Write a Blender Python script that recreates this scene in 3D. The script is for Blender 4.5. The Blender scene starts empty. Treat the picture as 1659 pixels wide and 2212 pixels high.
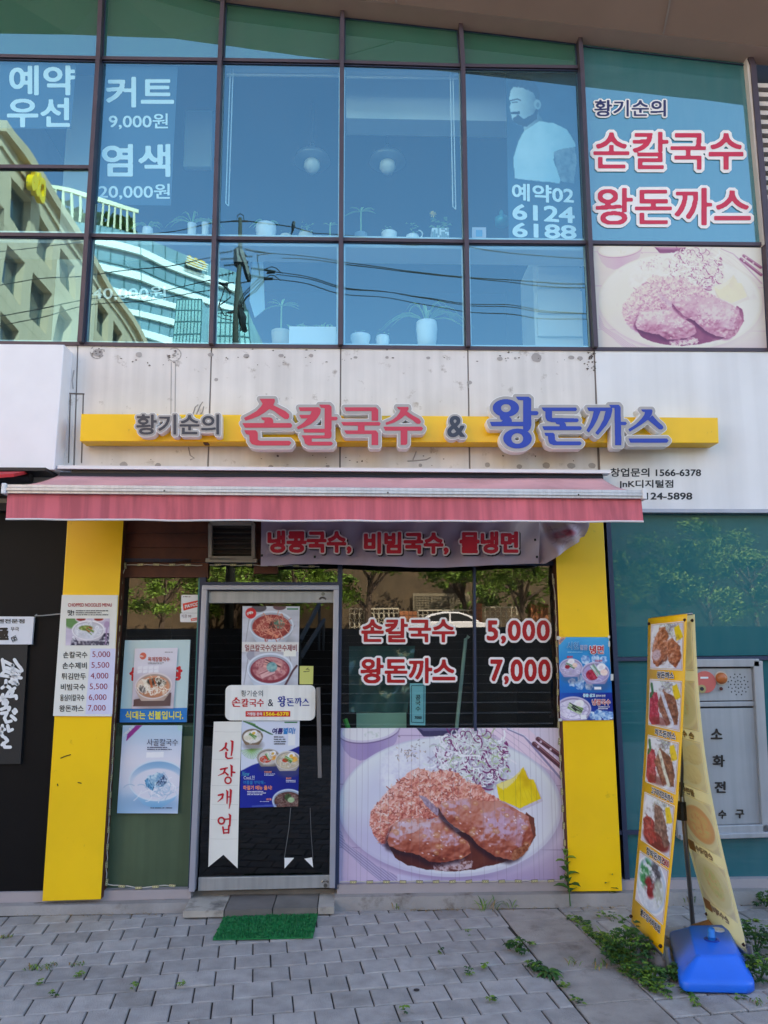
import bpy, math, random
import numpy as np
from math import radians, sin, cos, tan, pi
from mathutils import Vector, Matrix
from mathutils.geometry import tessellate_polygon

# ------------------------------------------------------------------ scene, camera, sky, sun, exposure
SC = bpy.context.scene
COL = SC.collection
PITCH, YAW, ROLL = radians(9.657), radians(1.927), radians(-0.199)
CAMH, CAMD = 1.548, 5.0
W, H, F = 1659.0, 2212.0, 1661.2          # size of the picture these measurements were taken in
_f = Vector((sin(YAW)*cos(PITCH), cos(YAW)*cos(PITCH), sin(PITCH)))
_r = Vector((cos(YAW), -sin(YAW), 0)); _u = _r.cross(_f)
_r, _u = _r*cos(ROLL)+_u*sin(ROLL), _u*cos(ROLL)-_r*sin(ROLL)
CAMLOC = Vector((0, -CAMD, CAMH))
cd = bpy.data.cameras.new('camera'); cam = bpy.data.objects.new('camera', cd); COL.objects.link(cam)
cd.sensor_fit = 'VERTICAL'; cd.sensor_height = 24.0; cd.lens = 24.0*F/H
cd.clip_start = 0.05; cd.clip_end = 3000
m = Matrix((_r, _u, -_f)).transposed().to_4x4(); m.translation = CAMLOC; cam.matrix_world = m
SC.camera = cam

SUN_EL, SUN_AZ = radians(47), radians(38)     # the sun stands behind the shop building, to the right
wd = bpy.data.worlds.new('World'); SC.world = wd; wd.use_nodes = True
nt = wd.node_tree; nt.nodes.clear()
sky = nt.nodes.new('ShaderNodeTexSky'); sky.sky_type = 'NISHITA'; sky.sun_disc = False
sky.sun_elevation = SUN_EL; sky.sun_rotation = SUN_AZ; sky.air_density = 1.0; sky.dust_density = 0.7; sky.ozone_density = 0.5
bg = nt.nodes.new('ShaderNodeBackground'); bg.inputs['Strength'].default_value = 0.13
wo = nt.nodes.new('ShaderNodeOutputWorld')
nt.links.new(sky.outputs[0], bg.inputs[0]); nt.links.new(bg.outputs[0], wo.inputs[0])
sl = bpy.data.lights.new('sun', 'SUN'); sl.energy = 5.0; sl.angle = radians(0.55); sl.color = (1.0, 0.93, 0.82)
so = bpy.data.objects.new('sun', sl); COL.objects.link(so)
sd = Vector((sin(SUN_AZ)*cos(SUN_EL), cos(SUN_AZ)*cos(SUN_EL), sin(SUN_EL)))
so.rotation_euler = sd.to_track_quat('Z', 'Y').to_euler(); so.location = sd*60
SC.view_settings.view_transform = 'Standard'; SC.view_settings.look = 'None'
SC.view_settings.exposure = 2.25; SC.view_settings.use_white_balance = True; SC.view_settings.white_balance_temperature = 7050; SC.view_settings.white_balance_tint = 10; SC.view_settings.gamma = 1.0
SC.render.engine = 'CYCLES'
SC.cycles.max_bounces = 8; SC.cycles.transparent_max_bounces = 16; SC.cycles.use_denoising = True
SC.cycles.caustics_reflective = False; SC.cycles.caustics_refractive = False; SC.cycles.sample_clamp_indirect = 6.0
random.seed(7)
# ------------------------------------------------------------------ measuring: a pixel of the photograph to a point of the place
def ray(px, py):
    return _f + _r*((px-W/2)/F) - _u*((py-H/2)/F)
def P(px, py, Y=0.0):                      # where the sight line meets the wall plane y = Y
    d = ray(px, py); return CAMLOC + d*((Y+CAMD)/d.y)
def G(px, py, z=0.0):                      # where it meets the level z
    d = ray(px, py); return CAMLOC + d*((z-CAMH)/d.z)
def M(px, py, Yv):                         # a thing seen mirrored in the glass at y = 0
    p = P(px, py, Yv); return Vector((p.x, -p.y, p.z))
def bil(q, u, v):                          # q: tl, tr, br, bl
    return (q[0]*(1-u)+q[1]*u)*(1-v) + (q[3]*(1-u)+q[2]*u)*v
def quadP(pts, Y): return [P(x, y, Y) for x, y in pts]
def rectq(x0, y0, x1, y1): return [(x0, y0), (x1, y0), (x1, y1), (x0, y1)]

# ------------------------------------------------------------------ materials
def s2l(c):
    return tuple((x/12.92 if x <= .04045 else ((x+.055)/1.055)**2.4) for x in c)
def rgb(r, g, b, k=1.0):
    c = s2l((r/255, g/255, b/255)); return (c[0]*k, c[1]*k, c[2]*k, 1)
MAT = {}
def mat(name, col, rough=.5, metal=0., spec=.5, var=0., vscale=6., bump=0., bscale=40., island=0., streak=None, stain=None):
    """Principled material; var mottles the colour, bump roughens it, stain=(colour, scale, low, high) adds dirt patches."""
    if name in MAT: return MAT[name]
    m = bpy.data.materials.new(name); m.use_nodes = True; n = m.node_tree.nodes; L = m.node_tree.links
    b = n['Principled BSDF']; b.inputs['Roughness'].default_value = rough; b.inputs['Metallic'].default_value = metal
    b.inputs['Specular IOR Level'].default_value = spec
    tc = n.new('ShaderNodeTexCoord'); src = tc.outputs['Object']
    out = None
    rg = n.new('ShaderNodeRGB'); rg.outputs[0].default_value = col; out = rg.outputs[0]
    def mul(a, fac):
        mx = n.new('ShaderNodeMix'); mx.data_type = 'RGBA'; mx.blend_type = 'MULTIPLY'; mx.inputs[0].default_value = 1
        L.new(a, mx.inputs[6]); L.new(fac, mx.inputs[7]); return mx.outputs[2]
    def ramp(f, lo, hi, p0=.3, p1=.7):
        r = n.new('ShaderNodeMapRange'); r.inputs[1].default_value = p0; r.inputs[2].default_value = p1
        r.inputs[3].default_value = lo; r.inputs[4].default_value = hi; L.new(f, r.inputs[0]); return r.outputs[0]
    if var:
        t = n.new('ShaderNodeTexNoise'); t.inputs['Scale'].default_value = vscale; t.inputs['Detail'].default_value = 6
        L.new(src, t.inputs['Vector']); out = mul(out, ramp(t.outputs[0], 1-var, 1+var*.5))
    if streak:                                # vertical streaks: (strength, scale)
        mp = n.new('ShaderNodeMapping'); mp.inputs['Scale'].default_value = (streak[1], streak[1], streak[1]*.04)
        L.new(src, mp.inputs['Vector'])
        t = n.new('ShaderNodeTexNoise'); t.inputs['Scale'].default_value = 1; t.inputs['Detail'].default_value = 4
        L.new(mp.outputs[0], t.inputs['Vector']); out = mul(out, ramp(t.outputs[0], 1-streak[0], 1.05, .35, .6))
    if island:
        g = n.new('ShaderNodeNewGeometry'); out = mul(out, ramp(g.outputs['Random Per Island'], 1-island, 1+island*.6, 0, 1))
    if stain:
        t = n.new('ShaderNodeTexNoise'); t.inputs['Scale'].default_value = stain[1]; t.inputs['Detail'].default_value = 8; t.inputs['Roughness'].default_value = .65
        L.new(src, t.inputs['Vector'])
        mx = n.new('ShaderNodeMix'); mx.data_type = 'RGBA'; L.new(ramp(t.outputs[0], 0, 1, stain[2], stain[3]), mx.inputs[0])
        L.new(out, mx.inputs[6]); mx.inputs[7].default_value = stain[0]; out = mx.outputs[2]
    L.new(out, b.inputs['Base Color'])
    if bump:
        t = n.new('ShaderNodeTexNoise'); t.inputs['Scale'].default_value = bscale; t.inputs['Detail'].default_value = 5
        L.new(src, t.inputs['Vector'])
        bp = n.new('ShaderNodeBump'); bp.inputs['Strength'].default_value = bump; bp.inputs['Distance'].default_value = .01
        L.new(t.outputs[0], bp.inputs['Height']); L.new(bp.outputs[0], b.inputs['Normal'])
    MAT[name] = m; return m
def glass(name, refl, tint, back=None, wave=0., wscale=1.5, rcol=(1, 1, 1, 1), dirt=0.):
    """Window glass: a share of mirror reflection over a tinted clear (or film-backed) pane."""
    m = bpy.data.materials.new(name); m.use_nodes = True; n = m.node_tree.nodes; L = m.node_tree.links; n.clear()
    o = n.new('ShaderNodeOutputMaterial'); mx = n.new('ShaderNodeMixShader')
    gl = n.new('ShaderNodeBsdfGlossy'); gl.inputs['Roughness'].default_value = 0.0; gl.inputs['Color'].default_value = rcol
    if back: t = n.new('ShaderNodeBsdfDiffuse'); t.inputs['Color'].default_value = back
    else: t = n.new('ShaderNodeBsdfTransparent'); t.inputs['Color'].default_value = tint
    mx.inputs[0].default_value = refl
    if wave:
        tc = n.new('ShaderNodeTexCoord'); tx = n.new('ShaderNodeTexNoise'); tx.inputs['Scale'].default_value = wscale; tx.inputs['Detail'].default_value = 1
        bp = n.new('ShaderNodeBump'); bp.inputs['Strength'].default_value = wave; bp.inputs['Distance'].default_value = .02
        L.new(tc.outputs['Object'], tx.inputs['Vector']); L.new(tx.outputs[0], bp.inputs['Height']); L.new(bp.outputs[0], gl.inputs['Normal'])
    L.new(t.outputs[0], mx.inputs[1]); L.new(gl.outputs[0], mx.inputs[2]); fin = mx.outputs[0]
    if dirt:                                                   # a thin uneven film of dust and old rain runs on the pane
        tc = n.new('ShaderNodeTexCoord'); mp = n.new('ShaderNodeMapping'); mp.inputs['Scale'].default_value = (7, 7, 1.1); tx = n.new('ShaderNodeTexNoise'); tx.inputs['Scale'].default_value = 1.3; tx.inputs['Detail'].default_value = 7; tx.inputs['Roughness'].default_value = .62
        r = n.new('ShaderNodeMapRange'); r.inputs[1].default_value = .35; r.inputs[2].default_value = .75; r.inputs[3].default_value = dirt*.15; r.inputs[4].default_value = dirt
        df = n.new('ShaderNodeBsdfDiffuse'); df.inputs['Color'].default_value = (.62, .66, .66, 1); m2 = n.new('ShaderNodeMixShader')
        L.new(tc.outputs['Object'], mp.inputs['Vector']); L.new(mp.outputs[0], tx.inputs['Vector']); L.new(tx.outputs[0], r.inputs[0]); L.new(r.outputs[0], m2.inputs[0]); L.new(fin, m2.inputs[1]); L.new(df.outputs[0], m2.inputs[2]); fin = m2.outputs[0]
    L.new(fin, o.inputs[0])
    MAT[name] = m; return m

# ------------------------------------------------------------------ things and parts
ORG = {}
def tag(o, label=None, cat=None, group=None, kind=None):
    if label: o['label'] = label
    if cat: o['category'] = cat
    if group: o['group'] = group
    if kind: o['kind'] = kind
    return o
def thing(name, label, cat, loc=(0, 0, 0), group=None, rotz=0):
    o = bpy.data.objects.new(name, None); COL.objects.link(o); o.empty_display_size = .1
    o.location = loc; o.rotation_euler = (0, 0, rotz); ORG[o.name] = Vector(loc)
    return tag(o, label, cat, group)
def place(o, parent):
    o.parent = parent; return o
class MB:
    def __init__(s): s.v = []; s.f = []; s.m = []
    def add(s, vs, fs, m=0):
        b = len(s.v); s.v += [Vector(p) for p in vs]; s.f += [[i+b for i in f] for f in fs]; s.m += [m]*len(fs); return s
    def poly(s, pts, m=0): return s.add(pts, [list(range(len(pts)))], m)
    def box(s, a, b, m=0):
        x0, y0, z0 = (min(a[i], b[i]) for i in range(3)); x1, y1, z1 = (max(a[i], b[i]) for i in range(3))
        return s.add([(x0,y0,z0),(x1,y0,z0),(x1,y1,z0),(x0,y1,z0),(x0,y0,z1),(x1,y0,z1),(x1,y1,z1),(x0,y1,z1)],
                     [(3,2,1,0),(4,5,6,7),(0,1,5,4),(1,2,6,5),(2,3,7,6),(3,0,4,7)], m)
    def slab(s, pts, off, m=0, ms=None):      # a flat outline given a thickness
        n = len(pts); off = Vector(off); q = [Vector(p)+off for p in pts]
        s.add(list(pts)+q, [list(range(n))[::-1], list(range(n, 2*n))], m)
        b = len(s.v)-2*n
        for i in range(n): s.f.append([b+i, b+(i+1) % n, b+n+(i+1) % n, b+n+i]); s.m.append(m if ms is None else ms)
        return s
    def bar(s, p, q, w, d, m=0, up=(0, 1, 0)): # a straight bar of rectangular section
        p, q = Vector(p), Vector(q); a = (q-p).normalized(); n = Vector(up); n = (n-a*n.dot(a)).normalized(); t = a.cross(n)
        c = [t*w/2+n*d/2, t*w/2-n*d/2, -t*w/2-n*d/2, -t*w/2+n*d/2]
        return s.add([p+k for k in c]+[q+k for k in c], [(3,2,1,0),(4,5,6,7),(0,1,5,4),(1,2,6,5),(2,3,7,6),(3,0,4,7)], m)
    def tube(s, pts, r, n=8, m=0):
        pts = [Vector(p) for p in pts]; rs = r if isinstance(r, (list, tuple)) else [r]*len(pts); rings = []
        for i, p in enumerate(pts):
            a = (pts[min(i+1, len(pts)-1)]-pts[max(i-1, 0)]).normalized()
            t = Vector((0, 0, 1)) if abs(a.z) < .9 else Vector((1, 0, 0)); u = a.cross(t).normalized(); w = a.cross(u)
            rings.append([p+(u*cos(k*2*pi/n)+w*sin(k*2*pi/n))*rs[i] for k in range(n)])
        fs = []
        for i in range(len(pts)-1):
            for k in range(n): fs.append((i*n+k, i*n+(k+1) % n, (i+1)*n+(k+1) % n, (i+1)*n+k))
        fs += [list(range(n))[::-1], list(range((len(pts)-1)*n, len(pts)*n))]
        return s.add([p for rg in rings for p in rg], fs, m)
    def lathe(s, c, prof, n=20, m=0, cap=True):
        c = Vector(c); vs = [c+Vector((r*cos(k*2*pi/n), r*sin(k*2*pi/n), z)) for r, z in prof for k in range(n)]
        fs = [(i*n+k, i*n+(k+1) % n, (i+1)*n+(k+1) % n, (i+1)*n+k) for i in range(len(prof)-1) for k in range(n)]
        if cap: fs += [list(range(n))[::-1], list(range((len(prof)-1)*n, len(prof)*n))]
        return s.add(vs, fs, m)
    def build(s, name, mats, parent=None, smooth=False, origin=None):
        if not isinstance(mats, (list, tuple)): mats = [mats]
        o0 = ORG[parent.name] if parent is not None else Vector(origin) if origin is not None else Vector((0, 0, 0))
        me = bpy.data.meshes.new(name); me.from_pydata([tuple(p-o0) for p in s.v], [], s.f)
        for mt in mats: me.materials.append(mt)
        if len(mats) > 1: me.polygons.foreach_set('material_index', s.m)
        if smooth: me.polygons.foreach_set('use_smooth', [True]*len(me.polygons))
        me.update()
        o = bpy.data.objects.new(name, me); COL.objects.link(o)
        if parent is not None: o.parent = parent; ORG[o.name] = o0
        else: o.location = o0; ORG[o.name] = o0
        return o
def copy_tree(o, parent=None):
    c = o.copy(); COL.objects.link(c); c.parent = parent; ORG[c.name] = ORG.get(o.name, Vector())
    for ch in list(o.children): copy_tree(ch, c)
    return c
def soften(o, w=.004, seg=2):
    b = o.modifiers.new('bevel', 'BEVEL'); b.width = w; b.segments = seg; b.limit_method = 'ANGLE'; b.angle_limit = radians(40); return o

# ------------------------------------------------------------------ lettering: glyph outlines, made bolder and outlined on a raster, then contoured
_fc = bpy.data.curves.new('glyph_source', 'FONT'); _fo = bpy.data.objects.new('glyph_source', _fc); COL.objects.link(_fo)
def glyph_tris(body, spacing=1.0, shear=0.0):
    _fc.body = body; _fc.space_character = spacing; _fc.shear = shear; _fc.resolution_u = 4
    dg = bpy.context.evaluated_depsgraph_get(); ev = _fo.evaluated_get(dg); me = ev.to_mesh()
    me.calc_loop_triangles()
    v = np.array([(p.co.x, p.co.y) for p in me.vertices]); t = np.array([tuple(x.vertices) for x in me.loop_triangles])
    ev.to_mesh_clear(); return v, t
def raster(polys, x0, y0, w, h, res):       # polygons (lists of points) to a mask
    a = np.zeros((h, w), bool)
    for p in polys:
        p = (np.asarray(p, float)-(x0, y0))*res
        ax, ay = np.floor(p.min(0)).astype(int); bx, by = np.ceil(p.max(0)).astype(int)+1
        ax, ay = max(ax, 0), max(ay, 0); bx, by = min(bx, w), min(by, h)
        if bx <= ax or by <= ay: continue
        X, Y = np.meshgrid(np.arange(ax, bx)+.5, np.arange(ay, by)+.5); ins = np.zeros(X.shape, bool)
        j = len(p)-1
        for i in range(len(p)):
            xi, yi = p[i]; xj, yj = p[j]
            if yi != yj: ins ^= ((yi > Y) != (yj > Y)) & (X < (xj-xi)*(Y-yi)/(yj-yi)+xi)
            j = i
        a[ay:by, ax:bx] |= ins
    return a
def dilate(a, r):
    o = a.copy(); R = int(math.ceil(r))
    for dy in range(-R, R+1):
        for dx in range(-R, R+1):
            if dx*dx+dy*dy <= r*r and (dx or dy):
                ys, yd = (slice(0, a.shape[0]-dy), slice(dy, None)) if dy >= 0 else (slice(-dy, None), slice(0, a.shape[0]+dy))
                xs, xd = (slice(0, a.shape[1]-dx), slice(dx, None)) if dx >= 0 else (slice(-dx, None), slice(0, a.shape[1]+dx))
                o[yd, xd] |= a[ys, xs]
    return o
def contours(a):
    g = a.astype(float); k = np.pad(g, 1)
    g = (k[:-2,:-2]+2*k[:-2,1:-1]+k[:-2,2:]+2*k[1:-1,:-2]+4*k[1:-1,1:-1]+2*k[1:-1,2:]+k[2:,:-2]+2*k[2:,1:-1]+k[2:,2:])/16
    g = np.pad(g, 1)-.5; g[g == 0] = 1e-4
    s = g > 0; mixed = np.argwhere((s[:-1,:-1] != s[1:,:-1]) | (s[:-1,:-1] != s[:-1,1:]) | (s[:-1,:-1] != s[1:,1:]))
    nxt = {}
    def ep(y, x, e):                          # point on edge e of cell
        (y0, x0, y1, x1) = ((y, x, y, x+1), (y, x+1, y+1, x+1), (y+1, x, y+1, x+1), (y, x, y+1, x))[e]
        t = g[y0, x0]/(g[y0, x0]-g[y1, x1]); return (y0, x0, y1, x1), (x0+(x1-x0)*t, y0+(y1-y0)*t)
    pos = {}
    T = {1:[(3,0)],2:[(0,1)],3:[(3,1)],4:[(1,2)],6:[(0,2)],7:[(3,2)],8:[(2,3)],9:[(2,0)],11:[(2,1)],12:[(1,3)],13:[(1,0)],14:[(0,3)],5:[(3,0),(1,2)],10:[(0,1),(2,3)]}
    for y, x in mixed:
        c = int(s[y,x])+2*int(s[y,x+1])+4*int(s[y+1,x+1])+8*int(s[y+1,x])
        for e0, e1 in T.get(c, []):
            k0, p0 = ep(y, x, e0); k1, p1 = ep(y, x, e1); pos[k0] = p0; pos[k1] = p1; nxt[k0] = k1
    loops = []
    while nxt:
        k = next(iter(nxt)); lp = []
        while k in nxt: lp.append(pos[k]); k = nxt.pop(k)
        if len(lp) > 5: loops.append(np.array(lp)-1.5+.5)
    return loops
def simplify(lp, eps):
    n = len(lp)
    if n < 8: return lp
    i = int(np.argmax(((lp-lp[0])**2).sum(1))); keep = {0, i}
    def rec(a, b):
        st = [(a, b)]
        while st:
            a, b = st.pop()
            if b-a < 2: continue
            p = lp[a]; q = lp[b % n]; d = q-p; L = np.hypot(*d); seg = lp[a+1:b]
            ds = np.abs((seg[:,0]-p[0])*d[1]-(seg[:,1]-p[1])*d[0])/L if L > 1e-9 else np.hypot(*(seg-p).T)
            j = int(np.argmax(ds))
            if ds[j] > eps: keep.add(a+1+j); st += [(a, a+1+j), (a+1+j, b)]
    rec(0, i); rec(i, n)
    return lp[sorted(keep)]
def _area(l): x, y = l[:, 0], l[:, 1]; return .5*float((x*np.roll(y, -1)-np.roll(x, -1)*y).sum())
def _inside(p, l):
    x, y = p; xi, yi = l[:, 0], l[:, 1]; xj, yj = np.roll(xi, 1), np.roll(yi, 1); c = (yi > y) != (yj > y)
    with np.errstate(divide='ignore', invalid='ignore'): return bool((c & (x < (xj-xi)*(y-yi)/(yj-yi)+xi)).sum() % 2)
class Shape:                                  # loops in glyph units + triangulation, one island with its holes at a time
    def __init__(s, loops):
        s.loops = loops; s.pts = np.concatenate(loops); st = np.cumsum([0]+[len(l) for l in loops]); s.tri = []
        ar = [_area(l) for l in loops]; sg_ = 1 if ar[int(np.argmax(np.abs(ar)))] > 0 else -1
        outs = [i for i, a in enumerate(ar) if a*sg_ > 0]; kids = {i: [] for i in outs}
        for i, a in enumerate(ar):
            if a*sg_ > 0: continue
            c = [o for o in outs if abs(ar[o]) > abs(a) and _inside(loops[i][0], loops[o])]
            if c: kids[min(c, key=lambda o: abs(ar[o]))].append(i)
        for o, ks in kids.items():
            ids = [o]+ks; mp = [st[i]+k for i in ids for k in range(len(loops[i]))]
            for t in tessellate_polygon([[Vector((p[0], p[1], 0)) for p in loops[i]] for i in ids]): s.tri.append([int(mp[k]) for k in t])
def shapes_from(polys, grows, res):
    allp = np.concatenate([np.asarray(p, float) for p in polys]); g = max(grows)+3/res
    x0, y0 = allp.min(0)-g; x1, y1 = allp.max(0)+g
    base = raster(polys, x0, y0, int((x1-x0)*res)+2, int((y1-y0)*res)+2, res); out = []
    for gr in grows:
        a = dilate(base, gr*res) if gr*res >= .9 else base
        out.append(Shape([simplify(l, .28)/res+(x0, y0) for l in contours(a)]))
    return out
_TC = {}
def text_shapes(body, grows, spacing=1.0, shear=0.0, res=72):
    k = (body, tuple(grows), spacing, shear, res)
    if k not in _TC:
        v, t = glyph_tris(body, spacing, shear); _TC[k] = shapes_from([v[i] for i in t], grows, res)
    return _TC[k]
def tpoly(body, bold=0.0, spacing=1.0):
    return text_shapes(body, [bold], spacing)[0]
def put_shape(mb, sh, box, q, m=0, off=(0, 0, 0), extr=None, ms=None):
    """lay a shape into the quad q (tl,tr,br,bl world points); box is the glyph-unit rectangle mapped on it; extr = depth vector"""
    x0, y0, x1, y1 = box; off = Vector(off)
    fn = lambda p: bil(q, (p[0]-x0)/(x1-x0), (y1-p[1])/(y1-y0))+off
    mb.add([fn(p) for p in sh.pts], [t for t in sh.tri], m)
    if extr is not None:
        e = Vector(extr)
        for l in sh.loops:
            a = [fn(p) for p in l]; n = len(a)
            mb.add(a+[p+e for p in a], [(i, (i+1) % n, n+(i+1) % n, n+i) for i in range(n)], m if ms is None else ms)
def bbox(sh): return (*sh.pts.min(0), *sh.pts.max(0))
def text(mb, body, px, Y, bold=.02, m=0, spacing=1.0, shear=0., res=80, off=(0,0,0), q=None):
    """plain lettering filling the pixel box px on the wall plane y = Y"""
    sh = text_shapes(body, [bold], spacing, shear, res)[0]
    put_shape(mb, sh, bbox(sh), q or quadP(rectq(*px), Y), m, off)
def outlined(mb, body, px, Y, core=.025, outer=.1, m=(0, 1), spacing=1.0, res=64, step=.002, shadow=None, thick=0, q=None):
    a, b = text_shapes(body, [core, outer], spacing, 0., res); q = q or quadP(rectq(*px), Y); bx = bbox(b)
    if shadow is not None: put_shape(mb, b, bx, q, shadow[0], (shadow[1], 0, shadow[2]))
    put_shape(mb, b, bx, q, m[1], (0, -step, 0), (0, thick, 0) if thick else None)
    put_shape(mb, a, bx, q, m[0], (0, -2*step, 0))

# ------------------------------------------------------------------ printed pictures, painted by numpy onto a fine mesh (one colour per vertex)
_rs = np.random.RandomState(5)
class Art:
    def __init__(s, w, h, x0, y0, x1, y1, bg):
        s.w, s.h = w, h; s.box = (x0, y0, x1, y1); s.px = (x1-x0)/w
        s.X, s.Y = np.meshgrid(x0+(np.arange(w)+.5)*(x1-x0)/w, y0+(np.arange(h)+.5)*(y1-y0)/h)
        s.a = np.zeros((h, w, 3)); s.a[:] = np.array(bg)/255.
    def c(s, col): return np.asarray(col, float)/255.
    def mix(s, mk, col, al=1.0):
        col = np.asarray(col, float); col = col/255. if col.ndim == 1 else col
        mk = (np.asarray(mk, float)*al)[..., None]; s.a = s.a*(1-mk)+col*mk
    def ell(s, cx, cy, rx, ry, ang=0., soft=None):
        c, n = cos(ang), sin(ang); dx, dy = s.X-cx, s.Y-cy
        u = (dx*c+dy*n)/rx; v = (-dx*n+dy*c)/ry; d = (1-np.sqrt(u*u+v*v))*min(rx, ry)
        return np.clip(d/(soft or s.px)+.5, 0, 1)
    def poly(s, pts, wob=0., wsc=40., seed=0):
        X, Y = s.X, s.Y
        if wob: X = X+(s.noise(wsc, seed, 3)-.5)*2*wob; Y = Y+(s.noise(wsc, seed+9, 3)-.5)*2*wob
        out = 0
        for ox, oy in ((-.25,-.25),(.25,-.25),(-.25,.25),(.25,.25)):
            A, B = X+ox*s.px, Y+oy*s.px; ins = np.zeros(A.shape, bool); j = len(pts)-1
            for i in range(len(pts)):
                (xi, yi), (xj, yj) = pts[i], pts[j]
                if yi != yj: ins ^= ((yi > B) != (yj > B)) & (A < (xj-xi)*(B-yi)/(yj-yi)+xi)
                j = i
            out = out+ins*.25
        return out
    def noise(s, scale, seed=0, octv=4, sx=1.0, sy=1.0):
        out = np.zeros(s.X.shape); amp, tot = 1., 0.
        for o in range(octv):
            r = np.random.RandomState(seed*31+o); f = 2**o/scale; u, v = (s.X-s.box[0])*f*sx, (s.Y-s.box[1])*f*sy
            iu, iv = np.floor(u).astype(int), np.floor(v).astype(int); fu, fv = u-iu, v-iv; fu = fu*fu*(3-2*fu); fv = fv*fv*(3-2*fv)
            t = r.rand(256, 256); g = lambda a, b: t[b % 256, a % 256]
            out += amp*((g(iu,iv)*(1-fu)+g(iu+1,iv)*fu)*(1-fv)+(g(iu,iv+1)*(1-fu)+g(iu+1,iv+1)*fu)*fv); tot += amp; amp *= .5
        return out/tot
    def blur(s, a, r):
        k = max(1, int(r/s.px)); 
        for _ in range(2):
            for ax in (0, 1):
                p = np.concatenate([np.repeat(np.take(a, [0], ax), k, ax), a, np.repeat(np.take(a, [-1], ax), k, ax)], ax); c = np.cumsum(p, ax)
                n = a.shape[ax]; a = (np.take(c, range(2*k, 2*k+n), ax)-np.take(c, range(0, n), ax))/(2*k)
        return a
    def relief(s, mk, dome, amp, nz, lx=-.5, ly=-.7):      # how a lumpy piece of food takes the photographer's lamp
        hgt = s.blur(mk, dome)*dome*1.1+nz*amp; gy, gx = np.gradient(hgt, s.px)
        n = 1/np.sqrt(gx*gx+gy*gy+1); L = 1/math.sqrt(lx*lx+ly*ly+1); d = np.clip((-gx*lx-gy*ly+1)*n*L, 0, 1)
        return d
    def ramp(s, t, cols):
        cols = np.array(cols, float)/255.; t = np.clip(t, 0, .9999)*(len(cols)-1); i = t.astype(int); f = (t-i)[..., None]
        return cols[i]*(1-f)+cols[np.minimum(i+1, len(cols)-1)]*f
    def strand(s, pts, wd, col, al=1.):
        pts = np.asarray(pts, float); lo = pts.min(0)-wd*2; hi = pts.max(0)+wd*2
        ax = int(max(0, (lo[0]-s.box[0])/s.px)); bx = int(min(s.w, (hi[0]-s.box[0])/s.px+2)); ry = (s.box[3]-s.box[1])/s.h
        ay = int(max(0, (lo[1]-s.box[1])/ry)); by = int(min(s.h, (hi[1]-s.box[1])/ry+2))
        if bx <= ax or by <= ay: return
        X, Y = s.X[ay:by, ax:bx], s.Y[ay:by, ax:bx]; D = np.full(X.shape, 1e9)
        for p, q in zip(pts[:-1], pts[1:]):
            d = q-p; L = d@d+1e-9; t = np.clip(((X-p[0])*d[0]+(Y-p[1])*d[1])/L, 0, 1); D = np.minimum(D, np.hypot(X-p[0]-t*d[0], Y-p[1]-t*d[1]))
        mk = (np.clip((wd/2-D)/s.px+.5, 0, 1)*al)[..., None]; s.a[ay:by, ax:bx] = s.a[ay:by, ax:bx]*(1-mk)+(np.asarray(col, float)/255.)*mk
    def curl(s, cx, cy, L, wd, col, rnd, bend=1., ang=None, al=1.):
        a = rnd.rand()*2*pi if ang is None else ang; k = (rnd.rand()-.5)*2*bend; pts = []; x, y = cx, cy
        for i in range(7): pts.append((x, y)); x += cos(a)*L/6; y += sin(a)*L/6; a += k*.5
        s.strand(pts, wd, col, al)
def print_mat():
    if 'printed_paper' in MAT: return MAT['printed_paper']
    m = bpy.data.materials.new('printed_paper'); m.use_nodes = True; n = m.node_tree.nodes; L = m.node_tree.links; b = n['Principled BSDF']
    a = n.new('ShaderNodeAttribute'); a.attribute_name = 'ink'; b.inputs['Roughness'].default_value = .45; b.inputs['Specular IOR Level'].default_value = .35
    L.new(a.outputs['Color'], b.inputs['Base Color']); MAT['printed_paper'] = m; return m
PRINT_GAIN = 1.02
def print_mesh(name, art, q, parent=None, bulge=None, gain=None):
    """the painted picture as a sheet in the quad q; bulge(u, v) -> offset vector for creased cloth or paper"""
    h, w = art.h, art.w; o0 = ORG[parent.name] if parent is not None else (q[0]+q[2])/2
    u = (np.arange(w)/(w-1))[None, :, None]; v = (np.arange(h)/(h-1))[:, None, None]; Q = [np.array(p-o0) for p in q]
    co = (Q[0]*(1-u)+Q[1]*u)*(1-v)+(Q[3]*(1-u)+Q[2]*u)*v
    if bulge is not None: co = co+bulge(u, v)
    me = bpy.data.meshes.new(name); me.vertices.add(w*h); me.vertices.foreach_set('co', co.reshape(-1).astype(np.float32))
    i = (np.arange(h-1)[:, None]*w+np.arange(w-1)[None, :]).reshape(-1); f = np.stack([i, i+w, i+w+1, i+1], 1).reshape(-1)
    nf = len(i); me.loops.add(nf*4); me.polygons.add(nf); me.loops.foreach_set('vertex_index', f.astype(np.int32))
    me.polygons.foreach_set('loop_start', np.arange(nf, dtype=np.int32)*4)
    me.update(calc_edges=True); me.validate()
    at = me.color_attributes.new('ink', 'FLOAT_COLOR', 'POINT'); a = np.clip(art.a, 0, 1)
    lin = np.where(a <= .04045, a/12.92, ((a+.055)/1.055)**2.4)*(gain or PRINT_GAIN); at.data.foreach_set('color', np.concatenate([lin, np.ones((h, w, 1))], 2).reshape(-1).astype(np.float32))
    me.materials.append(print_mat())
    if bulge is not None: me.polygons.foreach_set('use_smooth', [True]*nf)
    ob = bpy.data.objects.new(name, me); COL.objects.link(ob); ORG[ob.name] = o0
    if parent is not None: ob.parent = parent
    else: ob.location = o0
    return ob
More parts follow.
